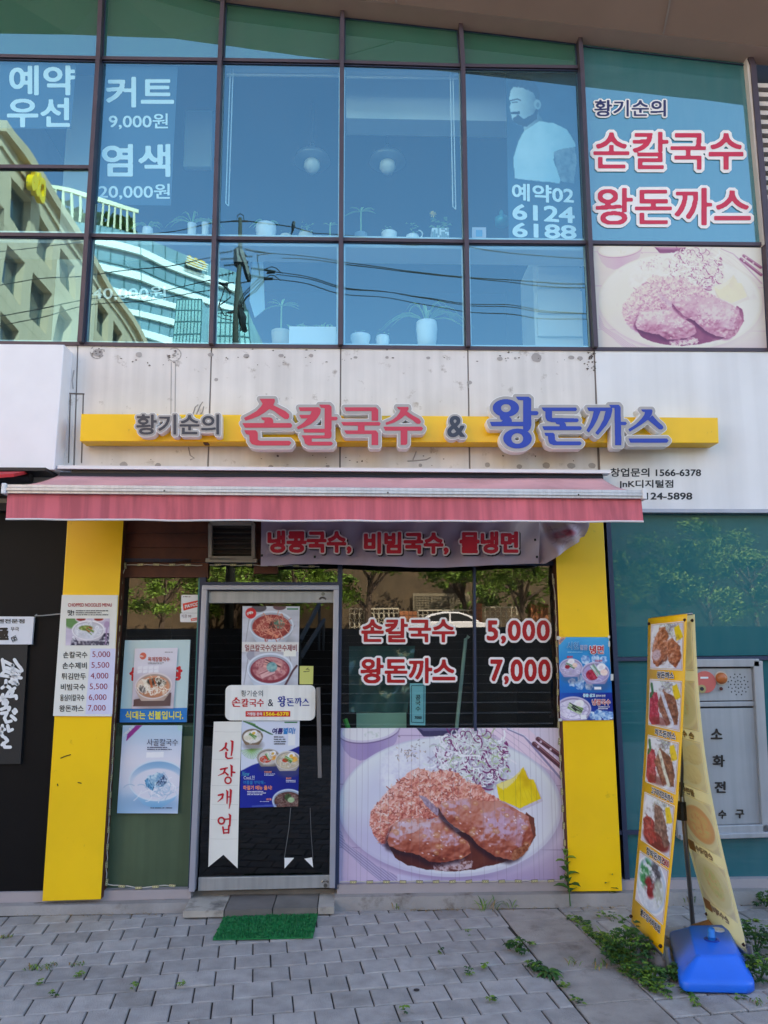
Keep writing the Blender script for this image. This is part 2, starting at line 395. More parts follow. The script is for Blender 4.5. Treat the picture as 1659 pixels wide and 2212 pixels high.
# ------------------------------------------------------------------ materials of the building
m_frame = mat('bronze_frame', rgb(78, 66, 76), .45, .3, var=.15)
m_gasket = mat('dark_gasket', rgb(46, 56, 84), .5)
m_fascia = mat('white_panel', rgb(226, 226, 228), .42, var=.07, vscale=2.0, streak=(.05, 7), stain=(rgb(190,186,182), 7, .68, .8))
m_fascia_old = mat('aged_white_panel', rgb(222, 217, 214), .5, var=.1, vscale=3, stain=(rgb(168,158,150), 9, .60, .70), streak=(.06, 14))
m_seam = mat('grey_sealant', rgb(132, 124, 122), .7, var=.15)
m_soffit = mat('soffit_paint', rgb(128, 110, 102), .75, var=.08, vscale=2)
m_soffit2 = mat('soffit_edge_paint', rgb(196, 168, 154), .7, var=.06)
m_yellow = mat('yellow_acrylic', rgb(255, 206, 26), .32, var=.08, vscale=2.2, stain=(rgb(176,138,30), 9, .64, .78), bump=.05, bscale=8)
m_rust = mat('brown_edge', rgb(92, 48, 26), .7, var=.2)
m_alu = mat('lilac_aluminium', rgb(172, 172, 184), .38, .35, var=.08)
m_steel = mat('brushed_steel', rgb(150, 150, 152), .34, .75, var=.15, streak=(.1, 30))
m_sill = mat('sill_stone', rgb(170, 160, 162), .7, var=.1, vscale=5)
m_plinth = mat('plinth_concrete', rgb(150, 144, 140), .9, var=.18, vscale=6, bump=.5, bscale=60, stain=(rgb(96,84,74), 5, .58, .72))
m_black = mat('black_cladding', rgb(9, 9, 13), .55, spec=.2, var=.2)
m_wood = mat('brown_boards', rgb(92, 46, 26), .6, var=.3, vscale=18)
m_inner = mat('inner_dark', rgb(38, 48, 52), .8)
m_roomwall = mat('salon_wall', rgb(36, 50, 62), .9)
m_white = mat('white_paint', rgb(236, 236, 236), .5)
m_dark = mat('near_black', rgb(14, 14, 16), .5)
g_up = glass('window_glass_upper', .23, (.76, .98, 1, 1), wave=.2, wscale=1.1, rcol=(.42, .84, 1, 1), dirt=.02)
g_top = glass('window_glass_spandrel', .26, None, back=rgb(34, 92, 74), wave=.03, rcol=(.6, .9, 1, 1), dirt=.03)
g_shop = glass('window_glass_shop', .125, (.66, .80, .78, 1), wave=.03, dirt=.02)
g_teal = glass('window_glass_film', .075, None, back=rgb(38, 104, 112), wave=.05, dirt=.025)
g_tealU = glass('window_glass_film_upper', .26, None, back=rgb(38, 104, 110), wave=.04, dirt=.03, rcol=(.6, .9, 1, 1))
g_door = glass('door_glass', .05, (.16, .17, .18, 1), wave=.01)
m_olive = mat('olive_film', rgb(80, 98, 74), .35, var=.12, vscale=4, streak=(.1, 20))

bld = thing('shop_building', 'modern building with blue mirrored upper windows and white panels above the noodle shop', 'building', (0, 0, 0))
# nodes of the curtain wall (columns A..F, rows soffit / T1 / T2 / T3), as seen on the wall plane
top = [(-95, -110), (226, -64), (484, 5), (740, 37), (993, 65), (1248.5, 95), (1612, 137)]
T1 = [(-60, 123), (218, 129), (478, 132.5), (739, 137), (998, 145), (1252, 148.5), (1618, 152)]
T2 = [(-78, 508), (194, 511), (466, 517), (737, 519.5), (1005.5, 524), (1269.5, 526), (1649.5, 530)]
T3 = [(-95, 742), (179, 745), (459, 749), (736, 751), (1009.5, 754), (1282, 756), (1663, 758)]
TL = [(-68, 362), (203, 364)]
def pane(q, mt, inset=.0, name='window'):
    mb = MB(); pts = quadP(q, inset)
    for p in pts: pass
    mb.poly([pts[0], pts[3], pts[2], pts[1]]); return mb.build(name, mt, bld)
for i in range(5):
    pane([top[i], top[i+1], T1[i+1], T1[i]], g_top if i != 9 else g_up)
    if i == 0:
        pane([T1[0], T1[1], TL[1], TL[0]], g_up); pane([TL[0], TL[1], T2[1], T2[0]], g_up)
    else: pane([T1[i], T1[i+1], T2[i+1], T2[i]], g_up)
    pane([T2[i], T2[i+1], T3[i+1], T3[i]], g_up)
pane([top[5], top[6], T2[6], T2[5]], g_tealU)
# frame lattice, standing 6 cm proud of the glass, with dark gaskets
fr = MB()
def mull(a, b, w=.030, d=.09, m=0, y=-.02):
    pa, pb = P(*a, 0), P(*b, 0); pa.y = pb.y = y; fr.bar(pa, pb, w, d, m)
for i in range(1, 7):
    w = .030 if i < 6 else .04
    mull(top[i], T1[i], w); mull(T1[i], T2[i], w); mull(T2[i], T3[i], w)
for row in (T1, T2, T3):
    for i in range(5 if row is T1 else 6): mull(row[i], row[i+1], .026, .03, 0, -.006)
mull(TL[0], TL[1], .026, .03, 0, -.006)
for i in range(6):                                             # thin gasket frames just inside every pane
    for a, b, c, d in (((top[i], top[i+1], T1[i+1], T1[i]), (T1[i], T1[i+1], T2[i+1], T2[i])) if i < 5 else ((top[i], top[i+1], T2[i+1], T2[i]),))+((T2[i], T2[i+1], T3[i+1], T3[i]),):
        q = quadP((a, b, c, d), -.004); cx = sum(q, Vector())/4
        k = [p+(cx-p).normalized()*.021 for p in q]
        for e in range(4): fr.bar(k[e], k[(e+1) % 4], .006, .012, 1)
fr.build('window_frame', [m_frame, m_gasket], bld)
inn = MB()                                                      # pale inner edge lines of the double glazing
for i in range(5):
    for a, b, c, d in ((T1[i], T1[i+1], T2[i+1], T2[i]), (T2[i], T2[i+1], T3[i+1], T3[i])):
        q = quadP((a, b, c, d), .03); cx = sum(q, Vector())/4
        k = [p+(cx-p).normalized()*.032 for p in q]
        for e in range(4): inn.bar(k[e], k[(e+1) % 4], .012, .012)
inn.build('spacer_bar', mat('spacer', rgb(215, 225, 228), .5), bld)
# louvre panel at the right edge
lv = MB(); p0 = P(1625, 150, 0); p1 = P(1652, 530, 0)
lv.box((2.86, -.05, p1.z-.02), (2.90, .02, 5.95), 1)
z = p1.z+.04
while z < 5.6: lv.box((2.91, -.03, z), (4.2, .03, z+.035), 1); z += .075
lv.box((2.9, .06, p1.z), (4.2, .1, 5.9), 0)
lv.box((2.9, .03, 3.5), (4.2, .05, p1.z-.03), 2)
lv.build('louvre_panel', [m_dark, mat('pale_louvre', rgb(205, 196, 190), .5), m_gasket], bld)
# soffit: junction line falls to the right, the soffit rises outwards
j0, j1 = P(-200, -165, 0), P(1900, 168, 0)
sf = MB(); up = Vector((0, -1.35, .73)); b0 = Vector((0, -.2, .0)); b1 = Vector((0, -.2, .03))
jl = [j0, P(226, -64, 0), P(484, 5, 0), P(740, 37, 0), P(993, 65, 0), P(1248.5, 95, 0), P(1612, 137, 0), j1]
jl = [p+Vector((0, .0, 0)) for p in jl]
oe = [M(x, y, 1.52) for x, y in ((-220, 68), (150, 75), (375, 83), (640, 120), (900, 148), (1150, 176), (1480, 212), (1900, 262))]
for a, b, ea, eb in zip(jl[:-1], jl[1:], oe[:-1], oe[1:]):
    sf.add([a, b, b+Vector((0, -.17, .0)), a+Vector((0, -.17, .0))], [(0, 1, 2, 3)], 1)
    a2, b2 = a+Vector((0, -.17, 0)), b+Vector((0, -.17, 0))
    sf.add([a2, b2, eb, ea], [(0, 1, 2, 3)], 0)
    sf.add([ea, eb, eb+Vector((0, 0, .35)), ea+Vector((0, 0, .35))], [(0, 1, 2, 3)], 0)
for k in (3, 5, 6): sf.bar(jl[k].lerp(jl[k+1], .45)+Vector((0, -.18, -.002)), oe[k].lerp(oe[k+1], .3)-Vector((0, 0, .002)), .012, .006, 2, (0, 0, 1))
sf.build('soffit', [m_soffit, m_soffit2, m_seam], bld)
up_b = MB(); up_b.box((-24, .12, 6.3), (26, 14, 20.5)); up_b.box((-24, 4.6, -.2), (26, 14, 6.3)); up_b.box((-24, .1, -.2), (-2.76, 4.6, 6.3)); up_b.box((3.32, .1, -.2), (26, 4.6, 6.3))
up_b.build('wall', mat('upper_wall', rgb(150, 140, 132), .8, var=.1), bld)
rm = MB()                                                       # rooms behind the glass
rm.box((-3.4, .3, 3.25), (4.3, 4.6, 3.42)); rm.box((-3.4, .10, 6.0), (4.3, 4.6, 6.3)); rm.box((-3.4, 4.3, 3.42), (4.3, 4.58, 6.0)); rm.box((1.9, 1.0, 3.42), (1.98, 4.3, 6.0))
rm.build('salon_interior', m_roomwall, bld)
r2 = MB(); r2.box((-2.0, 3.2, -.1), (2.2, 3.4, 3.2)); r2.box((-2.05, .1, -.1), (-1.95, 3.3, 3.2)); r2.box((1.66, .1, -.1), (1.74, 3.3, 3.2)); r2.box((-2.0, .1, 2.42), (2.0, 3.3, 2.5)); r2.box((-2, .08, -.1), (2, 3.3, .06))
r2.build('shop_interior', m_inner, bld)
# fascia panels between windows and awning
seams = [(-120, -150), (168, 156), (457, 446), (736, 733.5), (1010.5, 1016.5), (1283.5, 1297)]
zt = [(-120, 742)] + [(s[0], y) for s, y in zip(seams[1:], (746, 750, 752.5, 755, 757))]
for i in range(5):
    a, b = seams[i], seams[i+1]; y0 = zt[i][1]+1; y1 = zt[i+1][1]+1
    q = [P(a[0]+1.5, y0, -.012), P(b[0]-1.5, y1, -.012), P(b[1]-2, 1118, -.012), P(a[1]+2, 1118, -.012)]
    mb = MB(); mb.slab([q[0], q[3], q[2], q[1]], (0, .05, 0)); mb.build('fascia_panel', m_fascia_old if i < 4 else m_fascia_old, bld)
q = [P(1285.5, 757.5, -.014), P(1800, 760, -.014), P(1800, 1102, -.014), P(1301, 1101, -.014)]
mb = MB(); mb.slab([q[0], q[3], q[2], q[1]], (0, .05, 0)); mb.build('fascia_panel', m_fascia, bld)
mb = MB()
for a, y in zip(seams[1:], (746, 750, 752, 755, 757)): mb.bar(P(a[0], y, .01), P(a[1], 1118, .01), .02, .03)
mb.box((-3.4, .04, 2.2), (4.3, .09, 3.58)); mb.build('sealant_joint', m_seam, bld)
mb = MB(); a, b = P(1301, 1104.5, -.03), P(1800, 1106, -.03); mb.bar(a, b, .024, .07); mb.build('drip_rail', m_alu, bld)
# drilled-out anchor marks, patched holes and scuffs left by an older sign
mk = MB(); rnd = random.Random(3)
def blot(px, py, r, m, sq=1.0, n=11, jit=.25, y=-.0145):
    c = P(px, py, y); pts = []
    for k in range(n):
        t = k*2*pi/n; rr = r*(1+rnd.uniform(-jit, jit)); pts.append(c+Vector((rr*cos(t), 0, rr*sq*sin(t))))
    mk.poly(pts[::-1], m)
for x, y in ((376, 766),(210, 760)):
    for k in range(14):
        t = k*2*pi/14; c = P(x, y, -.0147)
        p = [c+Vector((.05*cos(t), 0, .05*sin(t))), c+Vector((.05*cos(t+.4), 0, .05*sin(t+.4))), c+Vector((.043*cos(t+.4), 0, .043*sin(t+.4))), c+Vector((.043*cos(t), 0, .043*sin(t)))]
        if rnd.random() > .15: mk.poly(p[::-1] if False else [p[0], p[3], p[2], p[1]], 1)
    for _ in range(16): blot(x+rnd.uniform(-11, 11), y+rnd.uniform(-10, 10), rnd.uniform(.003, .011), rnd.choice((0, 1, 1)), .6, y=-.0149)
for x, y, r in ((211,762,.033),(300,766,.022),(532,769,.02),(607,768,.018),(672,768,.016),(768,772,.014),(836,772,.012),(925,773,.014),(1080,775,.02),(1159,773,.034),(1234,772,.022),(1253,774,.02),(467,820,.013),(534,772,.006),(1113,774,.01),(267,1004,.026),(341,1006,.02),(585,1008,.016),(708,1007,.014),(1053,1004,.018),(1122,1008,.02),(1180,1005,.026),(1234,1006,.028),(1279,1006,.026),(908,1005,.012),(455,766,.02),(1014,826,.018)):
    blot(x, y, r, 1, rnd.uniform(.6, 1), 13, .08, y=-.0145)
for _ in range(74):
    x = rnd.uniform(180, 1275); y = rnd.choice((756, 774, 778, 1000, 988, 784))+rnd.uniform(-6, 6)
    blot(x, y, rnd.uniform(.002, .008), 0, rnd.uniform(.4, 1.2), 7, .5, y=-.0153)
for _ in range(26): blot(rnd.uniform(1268, 1286), rnd.uniform(758, 800), rnd.uniform(.002, .009), 0, .8, 7, .5, y=-.0153)
for x in (370, 379): mk.bar(P(x, 782, -.0135), P(x-1, 896, -.0135), .004, .004, 1)
for x, y0, y1 in ((152, 852, 1000), (180, 852, 1000)): mk.bar(P(x, y0, -.0135), P(x-4, y1, -.0135), .006, .004, 0)
mk.bar(P(150, 850, -.0135), P(182, 851, -.0135), .008, .004, 0)
for pts in ([(424,895),(432,876),(438,868)],[(416,897),(421,880),(428,874)],[(407,966),(411,984),(420,990),(411,993)],[(880,996),(900,995),(921,993),(930,988)],[(892,994),(899,975)],[(1010,830),(1012,838)],[(440,878),(437,890),(428,900)],[(160,800),(156,822),(158,840)]):
    mk.tube([P(x, y, -.0135) for x, y in pts], .004, 5, 1)
mk.build('anchor_mark', [mat('mark_dark', rgb(98, 88, 84), .9, var=.2), mat('mark_grey', rgb(172, 166, 164), .8, var=.2)], bld)['kind'] = 'stuff'

# ---- the ground storey
# wooden boards and vent under the awning
mb = MB()
for k in range(4):
    a, b = P(266, 1120+k*32, -.03), P(449, 1120+k*32+31, -.03); c, d = P(266, 1120+k*32+31, -.03), P(449, 1120+k*32, -.03)
    mb.slab([a, c, b, d], (0, .06, 0))
for k in range(4):
    a, b = P(548, 1120+k*30, -.03), P(600, 1120+k*30+29, -.03); c, d = P(548, 1120+k*30+29, -.03), P(600, 1120+k*30, -.03)
    mb.slab([a, c, b, d], (0, .06, 0))
mb.box((-.9, -.02, 2.075), (1.62, .06, 2.45)); o = mb.build('board_panel', m_wood, bld)
mb = MB(); q = quadP([(455, 1132), (548, 1132), (548, 1206), (455, 1206)], -.055)
for e in range(4): mb.bar(q[e], q[(e+1) % 4], .022, .05, 0)
k0, k1 = P(446, 1211, -.05), P(556, 1212, -.05); mb.bar(k0, k1, .024, .06, 0)
for y in (1141, 1152, 1163, 1174, 1185, 1196): a, b = P(460, y, -.05), P(543, y, -.05); mb.slab([a, b, b+Vector((0, .02, .02)), a+Vector((0, .02, .02))], (0, 0, .004), 1)
mb.box((q[0].x, -.03, q[3].z), (q[1].x, -.028, q[0].z), 2); mb.build('vent_louvre', [mat('vent_frame', rgb(168, 160, 148), .6, var=.2), mat('vent_slat', rgb(84, 76, 70), .6, var=.2), m_dark], bld)
# left pane beside the door: clear above, olive film below
qL = [(268, 1213), (434, 1213), (425, 1590), (246, 1590)]; pane(qL, g_shop, .0)
mb = MB(); q = quadP([(247, 1562), (424.5, 1562), (410, 1917), (229, 1922)], .004); mb.slab([q[0], q[3], q[2], q[1]], (0, .01, 0)); mb.build('film_panel', m_olive, bld)
pane([(447, 1222), (732, 1222), (731, 1258), (446, 1258)], g_shop, .0)            # light above the door
pane([(736, 1222), (1022, 1222), (1025, 1574), (734, 1574)], g_shop); pane([(1022, 1222), (1203, 1222), (1210, 1574), (1025, 1574)], g_shop)
mb = MB()                                                       # dark posts and transoms of the shop front
def post(a, b, w, d=.09, m=0, y=.0): mb.bar(P(*a, y), P(*b, y), w, d, m)
post((441, 1213), (414, 1925), .036, .05, 0); post((735, 1215), (727, 1915), .03, .1, 0); post((1024, 1225), (1026, 1578), .016, .05, 0)
post((264, 1211), (1206, 1218), .024, .06, 0); post((440, 1262), (733, 1262), .02, .09, 0); post((263, 1213), (226, 1925), .02, .08, 2)
post((1200, 1213), (1226, 1925), .02, .08, 2); post((433, 1215), (409, 1922), .012, .03, 3); post((1310, 1106), (1352, 1900), .03, .06, 0)
mb.build('shopfront_frame', [m_gasket, m_alu, m_rust, mat('teal_edge', rgb(60, 130, 130), .3)], bld)
# yellow pilasters
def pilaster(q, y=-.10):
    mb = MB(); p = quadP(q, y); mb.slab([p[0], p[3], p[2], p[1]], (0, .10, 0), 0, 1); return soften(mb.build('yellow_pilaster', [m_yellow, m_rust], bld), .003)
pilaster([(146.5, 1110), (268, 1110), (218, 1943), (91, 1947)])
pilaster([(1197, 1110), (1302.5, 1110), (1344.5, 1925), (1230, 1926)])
# chips and scratches on the left pilaster
for pts in ([(131, 1638), (140, 1634), (153, 1630)], [(168, 1690), (176, 1692)], [(124, 1693), (125, 1698)]):
    mb = MB(); mb.tube([P(x, y, -.101) for x, y in pts], .0032, 5); mb.build('scratch_mark', mat('scratch', rgb(50, 36, 12), .8), bld)
# sill strip, plinth, right-hand teal panels
mb = MB(); a, b = P(-200, 1936, -.03), P(2000, 1888, -.03)
def zline(px): return P(px, 0, 0)
sl0, sl1 = P(0, 1928, -.05), P(1659, 1874, -.05)
def strip(pxy0, pxy1, y, dy, mbx, m=0):
    q = quadP([pxy0[0], pxy0[1], pxy1[1], pxy1[0]], y); mbx.slab([q[0], q[3], q[2], q[1]], (0, dy, 0), m)
strip([(-60, 1929), (412, 1921)], [(-60, 1953), (412, 1941)], -.05, .2, mb); strip([(728, 1911), (1800, 1896)], [(728, 1933), (1800, 1916)], -.05, .2, mb)
mb.build('sill', m_sill, bld)
mb = MB(); zs = P(0, 1951, -.05).z; zs2 = P(1659, 1898, -.05).z
for x0, x1, za, zb in ((-2.6, -1.0, zs, P(400, 1942, -.05).z), (-.14, 3.6, P(730, 1931, -.05).z, P(1900, 1914, -.05).z)):
    vs = [(x0, -.045, za), (x1, -.045, zb), (x1, -.10, zb-.005), (x0, -.10, za-.005), (x0, -.15, -.05), (x1, -.15, -.05), (x0, .1, -.05), (x1, .1, -.05), (x0, .1, za), (x1, .1, zb)]
    mb.add(vs, [(8, 0, 1, 9), (0, 3, 2, 1), (3, 4, 5, 2), (4, 6, 7, 5), (0, 8, 6, 4, 3), (1, 2, 5, 7, 9)])
mb.build('plinth', m_plinth, bld)
pane([(1312, 1106), (1800, 1109), (1800, 1414), (1329, 1419)], g_teal); pane([(1329, 1428), (1800, 1423), (1800, 1789), (1346, 1794)], g_teal); pane([(1346, 1800), (1800, 1795), (1800, 1897), (1350, 1905)], g_teal)
for y in (1424, 1797): mb = MB(); mb.bar(P(1326, y, .0), P(1800, y-4, .0), .024, .05); mb.build('transom', m_gasket, bld)
mb = MB()                                                       # door step of four tiles
xs = [(395, 1968, 415, 1938), (484, 1967, 500, 1937), (589, 1963, 600, 1935), (686, 1961, 690, 1933), (722, 1960, 726, 1932)]
zt_ = .045
for i in range(4):
    a, b = xs[i], xs[i+1]; f0, f1, k1, k0 = (G(a[0], a[1], zt_), G(b[0], b[1], zt_), G(b[2], b[3]-8, zt_), G(a[2], a[3]-8, zt_))
    e = Vector((.003, 0, 0)); k0.y = k1.y = .1
    mb.slab([f0+e, f1-e, k1-e, k0+e], (0, 0, -.035), i % 3)
for x0, x1, mm in ((395, 483, 3), (485, 588, 4), (590, 685, 3), (687, 722, 3)): yb = lambda x: 1981-(x-395)*.0245; mb.slab([G(x0, yb(x0), 0), G(x1, yb(x1), 0), G(x1, yb(x1)-11.5, .0365), G(x0, yb(x0)-11.5, .0365)], (0, .03, 0), mm)
mb.box((-1.16, .02, -.02), (-.11, .3, .07), 2)
mb.build('door_step', [mat('tile_tan', rgb(176, 168, 158), .8, var=.2, vscale=9, stain=(rgb(80,74,70), 6, .5, .7)), mat('tile_dark', rgb(112, 106, 102), .7, var=.25, vscale=7), mat('tile_dark_worn', rgb(124, 118, 112), .7, var=.3, vscale=7), mat('riser_white', rgb(214, 208, 204), .7, var=.15, vscale=9), mat('riser_grey', rgb(170, 164, 160), .8, var=.2, vscale=9)], bld)
# the glass door
dr = thing('glass_door', 'dark glass door in a pale aluminium frame with steel rails and tall handle', 'door', P(580, 1925, 0))
mb = MB()
for a, b in (((445, 1265), (417, 1922)), ((727, 1265), (718, 1914))): mb.bar(P(*a, -.03), P(*b, -.03), .034, .09)
mb.bar(P(440.5, 1270, -.031), P(731.5, 1270, -.031), .03, .093); soften(mb.build('door_frame', m_alu, dr), .004)
mb = MB(); q = quadP([(452, 1301), (722, 1301), (714, 1894), (430, 1897)], -.02); mb.poly([q[0], q[3], q[2], q[1]]); mb.build('door_pane', g_door, dr)
def rail(q, nm, m=mat('rail_steel', rgb(168, 168, 168), .38, .25, var=.12, streak=(.1, 30))):
    mb = MB(); p = quadP(q, -.035); mb.slab([p[0], p[3], p[2], p[1]], (0, .035, 0)); return soften(mb.build(nm, m, dr), .003)
rail([(451, 1277), (722, 1277), (721.5, 1302), (450, 1303)], 'top_rail'); rail([(428.5, 1896), (714, 1891), (713.5, 1918), (427.5, 1925)], 'bottom_rail')
mb = MB()
for x, y in ((698, 1283), (703, 1913)):
    c = P(x, y, -.036); mb.add([c+Vector((.012*cos(t*pi/6), 0, .012*sin(t*pi/6))) for t in range(12)], [list(range(12))[::-1]]); 
for x, y, sgn in ((697, 1293, 1), (702, 1904, 1)):
    mb.tube([P(x-7, y+2, -.037), P(x-4, y-1.5, -.037), P(x, y-2.5, -.037), P(x+4, y-1.5, -.037), P(x+7, y+2, -.037)], .006, 6)
mb.build('lock', mat('lock_metal', rgb(120, 118, 112), .3, .8), dr)
mb = MB(); mb.bar(P(687.5, 1485, -.075), P(691, 1680, -.075), .024, .02)
for y in (1500, 1665): mb.bar(P(688.3+(y-1500)*.016, y, -.075), P(688.3+(y-1500)*.016, y, -.02), .014, .014, 0, (1, 0, 0))
soften(mb.build('handle', mat('handle_steel', rgb(135, 130, 130), .4, .6), dr), .003)
mb = MB(); q = quadP([(452, 1301), (722, 1301), (714, 1894), (430, 1897)], .002); mb.poly([q[0], q[3], q[2], q[1]])
qb = quadP([(451, 1480), (718, 1480), (714, 1894), (430, 1897)], .0); mb2 = MB(); mb2.poly([qb[0], qb[3], qb[2], qb[1]]); mb2.build('dark_film', mat('black_film', rgb(24, 26, 27), .3, var=.2, vscale=3), dr)
# residue of a ribbon torn off the door, its two white tips left
mb = MB(); q = quadP([(633, 1742), (671, 1742), (674, 1855), (614.5, 1856)], -.0215)
mb.tube([P(628, 1745, -.021), P(624, 1790, -.021), P(614, 1855, -.021)], .0018, 5, 1); mb.tube([P(670, 1745, -.021), P(672, 1800, -.021), P(676, 1855, -.021)], .0015, 5, 1)
mb.poly(quadP([(614.6, 1853), (614.6, 1876), (635.5, 1853)], -.022)); mb.poly(quadP([(657.5, 1855), (676.5, 1874), (674, 1852)], -.022))
mb.build('ribbon_remnant', [m_white, mat('glue_line', rgb(110, 112, 114), .6)], dr)
# ------------------------------------------------------------------ the neighbouring front at the left
nb = thing('neighbour_shopfront', 'black neighbouring shopfront with blank white signboard at the left edge', 'shopfront', P(0, 1950, 0))
mb = MB(); q = quadP([(-200, 1106), (146, 1106), (93, 1940), (-200, 1940)], -.03); mb.slab([q[0], q[3], q[2], q[1]], (0, .08, 0)); mb.build('wall', m_black, nb)
mb = MB(); q = quadP([(-200, 741), (139, 744), (117, 1015), (-200, 1013)], -.16); mb.slab([q[0], q[3], q[2], q[1]], (0, .16, 0)); soften(mb.build('signboard', mat('blank_board', rgb(238, 238, 244), .4, var=.03), nb), .006)
mb = MB(); mb.bar(P(-200, 1019, -.13), P(112, 1021, -.13), .02, .2); mb.bar(P(-200, 1066, -.05), P(75, 1066, -.05), .05, .12); mb.bar(P(-200, 1097, -.05), P(130, 1097, -.05), .05, .08)
mb.build('trim', mat('dark_trim', rgb(40, 36, 38), .6), nb)
mb = MB(); a, b, c, d = P(-200, 1026, -.1), P(62, 1023, -.1), P(30, 1030, -.5), P(-200, 1046, -.5); mb.slab([a, d, c, b], (0, 0, .02)); mb.tube([P(-200, 1040, -.12), P(68, 1032, -.12)], .035, 10, 1); mb.build('awning', [mat('red_canvas', rgb(190, 40, 50), .8), mat('awning_roller', rgb(70, 68, 72), .5, .5)], nb)
mb = MB(); q = quadP([(-120, 1389), (60, 1390), (44, 1650), (-120, 1652)], -.05); mb.slab([q[0], q[3], q[2], q[1]], (0, .02, 0))
ns = thing('banner_sign', 'black hanging sign with white brush script on the neighbouring front', 'sign', P(0, 1500, -.05)); mb.build('board', mat('black_board', rgb(30, 31, 34), .6, var=.15), ns)
mb = MB()
def brush(strokes, sc, ox, oy, Y, r, m=0):
    for s in strokes:
        pts = [P(ox+x*sc, oy+y*sc, Y) for x, y in s]; n = len(pts)
        for k in range(n-1):
            for w, mm, dy in ((r, m, 0),):
                mb.bar(pts[k], pts[k+1], w*2*(1-.12*k/n), .002, mm)
        for p in pts: mb.add([p+Vector((r*.97*cos(t*pi/4), -.0012, r*.97*sin(t*pi/4))) for t in range(8)], [list(range(8))[::-1]], m)
k_ = .17366
brush([[(30,780),(55,930),(20,960)],[(50,800),(150,850),(160,900)],[(75,880),(135,900)],[(70,925),(130,945)],[(5,975),(110,990)],[(160,850),(140,1000)],[(180,780),(210,830),(270,905)],[(250,875),(275,920)],[(160,890),(250,940)],[(150,930),(235,1000)],[(130,985),(265,1010)],[(185,900),(140,1060)],[(240,960),(160,1080)],[(120,1055),(225,1085)],[(200,1030),(215,1090)],
[(75,1040),(70,1100),(25,1135)],[(70,1100),(120,1130),(135,1165),(185,1135)],[(75,1240),(110,1180),(165,1170),(130,1240),(85,1235)],[(120,1240),(200,1230),(205,1265)],
[(0,1290),(35,1215),(40,1330)],[(5,1260),(80,1290),(70,1360)],[(95,1310),(75,1360)],[(15,1400),(95,1370),(110,1400)],[(120,1375),(110,1410)],[(15,1450),(90,1440),(55,1510),(80,1560),(140,1545)],[(140,1480),(195,1530)],[(165,1420),(185,1450)],[(185,1400),(205,1430)],
[(0,1640),(60,1650)],[(30,1600),(20,1700)],[(5,1700),(40,1740)],[(95,1600),(110,1670),(155,1650)],[(60,1750),(95,1790),(25,1840)],[(40,1820),(60,1870),(130,1870)]], k_, 0, 1289.2, -.0525, .010)
mb.build('lettering', mat('sign_white', rgb(235, 237, 240), .5), ns)
ms_ = thing('shop_sign', 'small white sign with black lettering above the black brush script sign', 'sign', P(0, 1360, -.06))
mb = MB(); q = quadP([(-120, 1331), (73.5, 1332), (68.5, 1392), (-120, 1392)], -.06); mb.slab([q[0], q[3], q[2], q[1]], (0, .02, 0)); mb.build('board', mat('sign_board_white', rgb(222, 226, 236), .45), ms_)
mb = MB(); text(mb, '라멘전문점', (-20, 1337, 53, 1346.5), -.0615, .03); text(mb, '極', (-12, 1354, 19, 1384), -.0615, .05); text(mb, '무극', (23, 1354.5, 41, 1363.5), -.0615, .02)
for pts in ([(24,1378),(33,1373),(37,1382),(28,1387),(24,1378)], [(27,1379),(34,1377)], [(28,1383),(35,1381)], [(30,1376),(32,1385)]): mb.tube([P(x, y, -.062) for x, y in pts], .0022, 4)
mb.build('lettering', m_dark, ms_)
mb = MB(); mb.tube([P(75, 1331, -.07), P(80, 1327, -.07), P(76, 1330, -.07), P(90, 1330, -.07), P(131, 1326, -.09)], .004, 6); tag(mb.build('cord', mat('grey_cord', rgb(150, 150, 150), .7), origin=P(100, 1330, -.07)), 'grey cord strung from the small white sign to the yellow pilaster', 'cord')

# ------------------------------------------------------------------ the main sign: yellow bar with channel letters
sg = thing('main_sign', 'long yellow sign bar carrying dark, red and blue channel lettering', 'sign', P(860, 930, -.1))
a, b = P(175, 893.7, -.15), P(1551, 902, -.15); c, d = P(172, 953, -.15), P(1553, 957, -.15)
mb = MB(); mb.slab([a, c, d, b], (0, .13, 0)); soften(mb.build('bar', mat('sign_yellow', rgb(250, 198, 6), .35, var=.05, stain=(rgb(170,120,30), 10, .69, .78)), sg), .004)
mb = MB()
for x in (446, 1255): mb = MB(); mb.bar(P(x-5, 958, -.10), P(x+5, 958, -.10), .012, .06); mb.build('bracket', m_rust, sg)
K = .26455
def tr(strokes, ox): return [[(ox+x*K, -(833.9+y*K)) for x, y in s] for s in strokes]
def ring(cx, cy, rx, ry, ix, iy, jx, jy, n=40):
    # a ring as one polygon, slit at the right
    o = [(cx+rx*cos(t*2*pi/n), cy+ry*sin(t*2*pi/n)) for t in range(n+1)]; i = [(ix+jx*cos(-t*2*pi/n), iy+jy*sin(-t*2*pi/n)) for t in range(n+1)]
    return o+i
R1, R2, R3 = 274.3, 658.3, 1031.4
GL = {}
GL['son'] = tr([[(1083,105),(1205,105),(1208,125),(1195,158),(1165,188),(1120,222),(1080,246),(1030,266),(970,285),(955,262),(1010,235),(1060,205),(1090,175),(1108,145),(1098,130)],
 [(1160,188),(1190,155),(1240,180),(1290,205),(1322,232),(1325,255),(1312,272),(1290,272),(1250,245),(1200,205)],
 [(1093,258),(1165,258),(1185,265),(1195,285),(1195,310),(1120,310),(1124,285),(1105,278)], [(943,305),(1335,305),(1350,322),(1340,342),(965,342)],
 [(958,362),(1050,362),(1068,380),(1070,440),(1085,448),(1325,448),(1342,465),(1325,487),(1060,487),(1020,475),(1003,450),(1000,400),(975,395)]], R1)
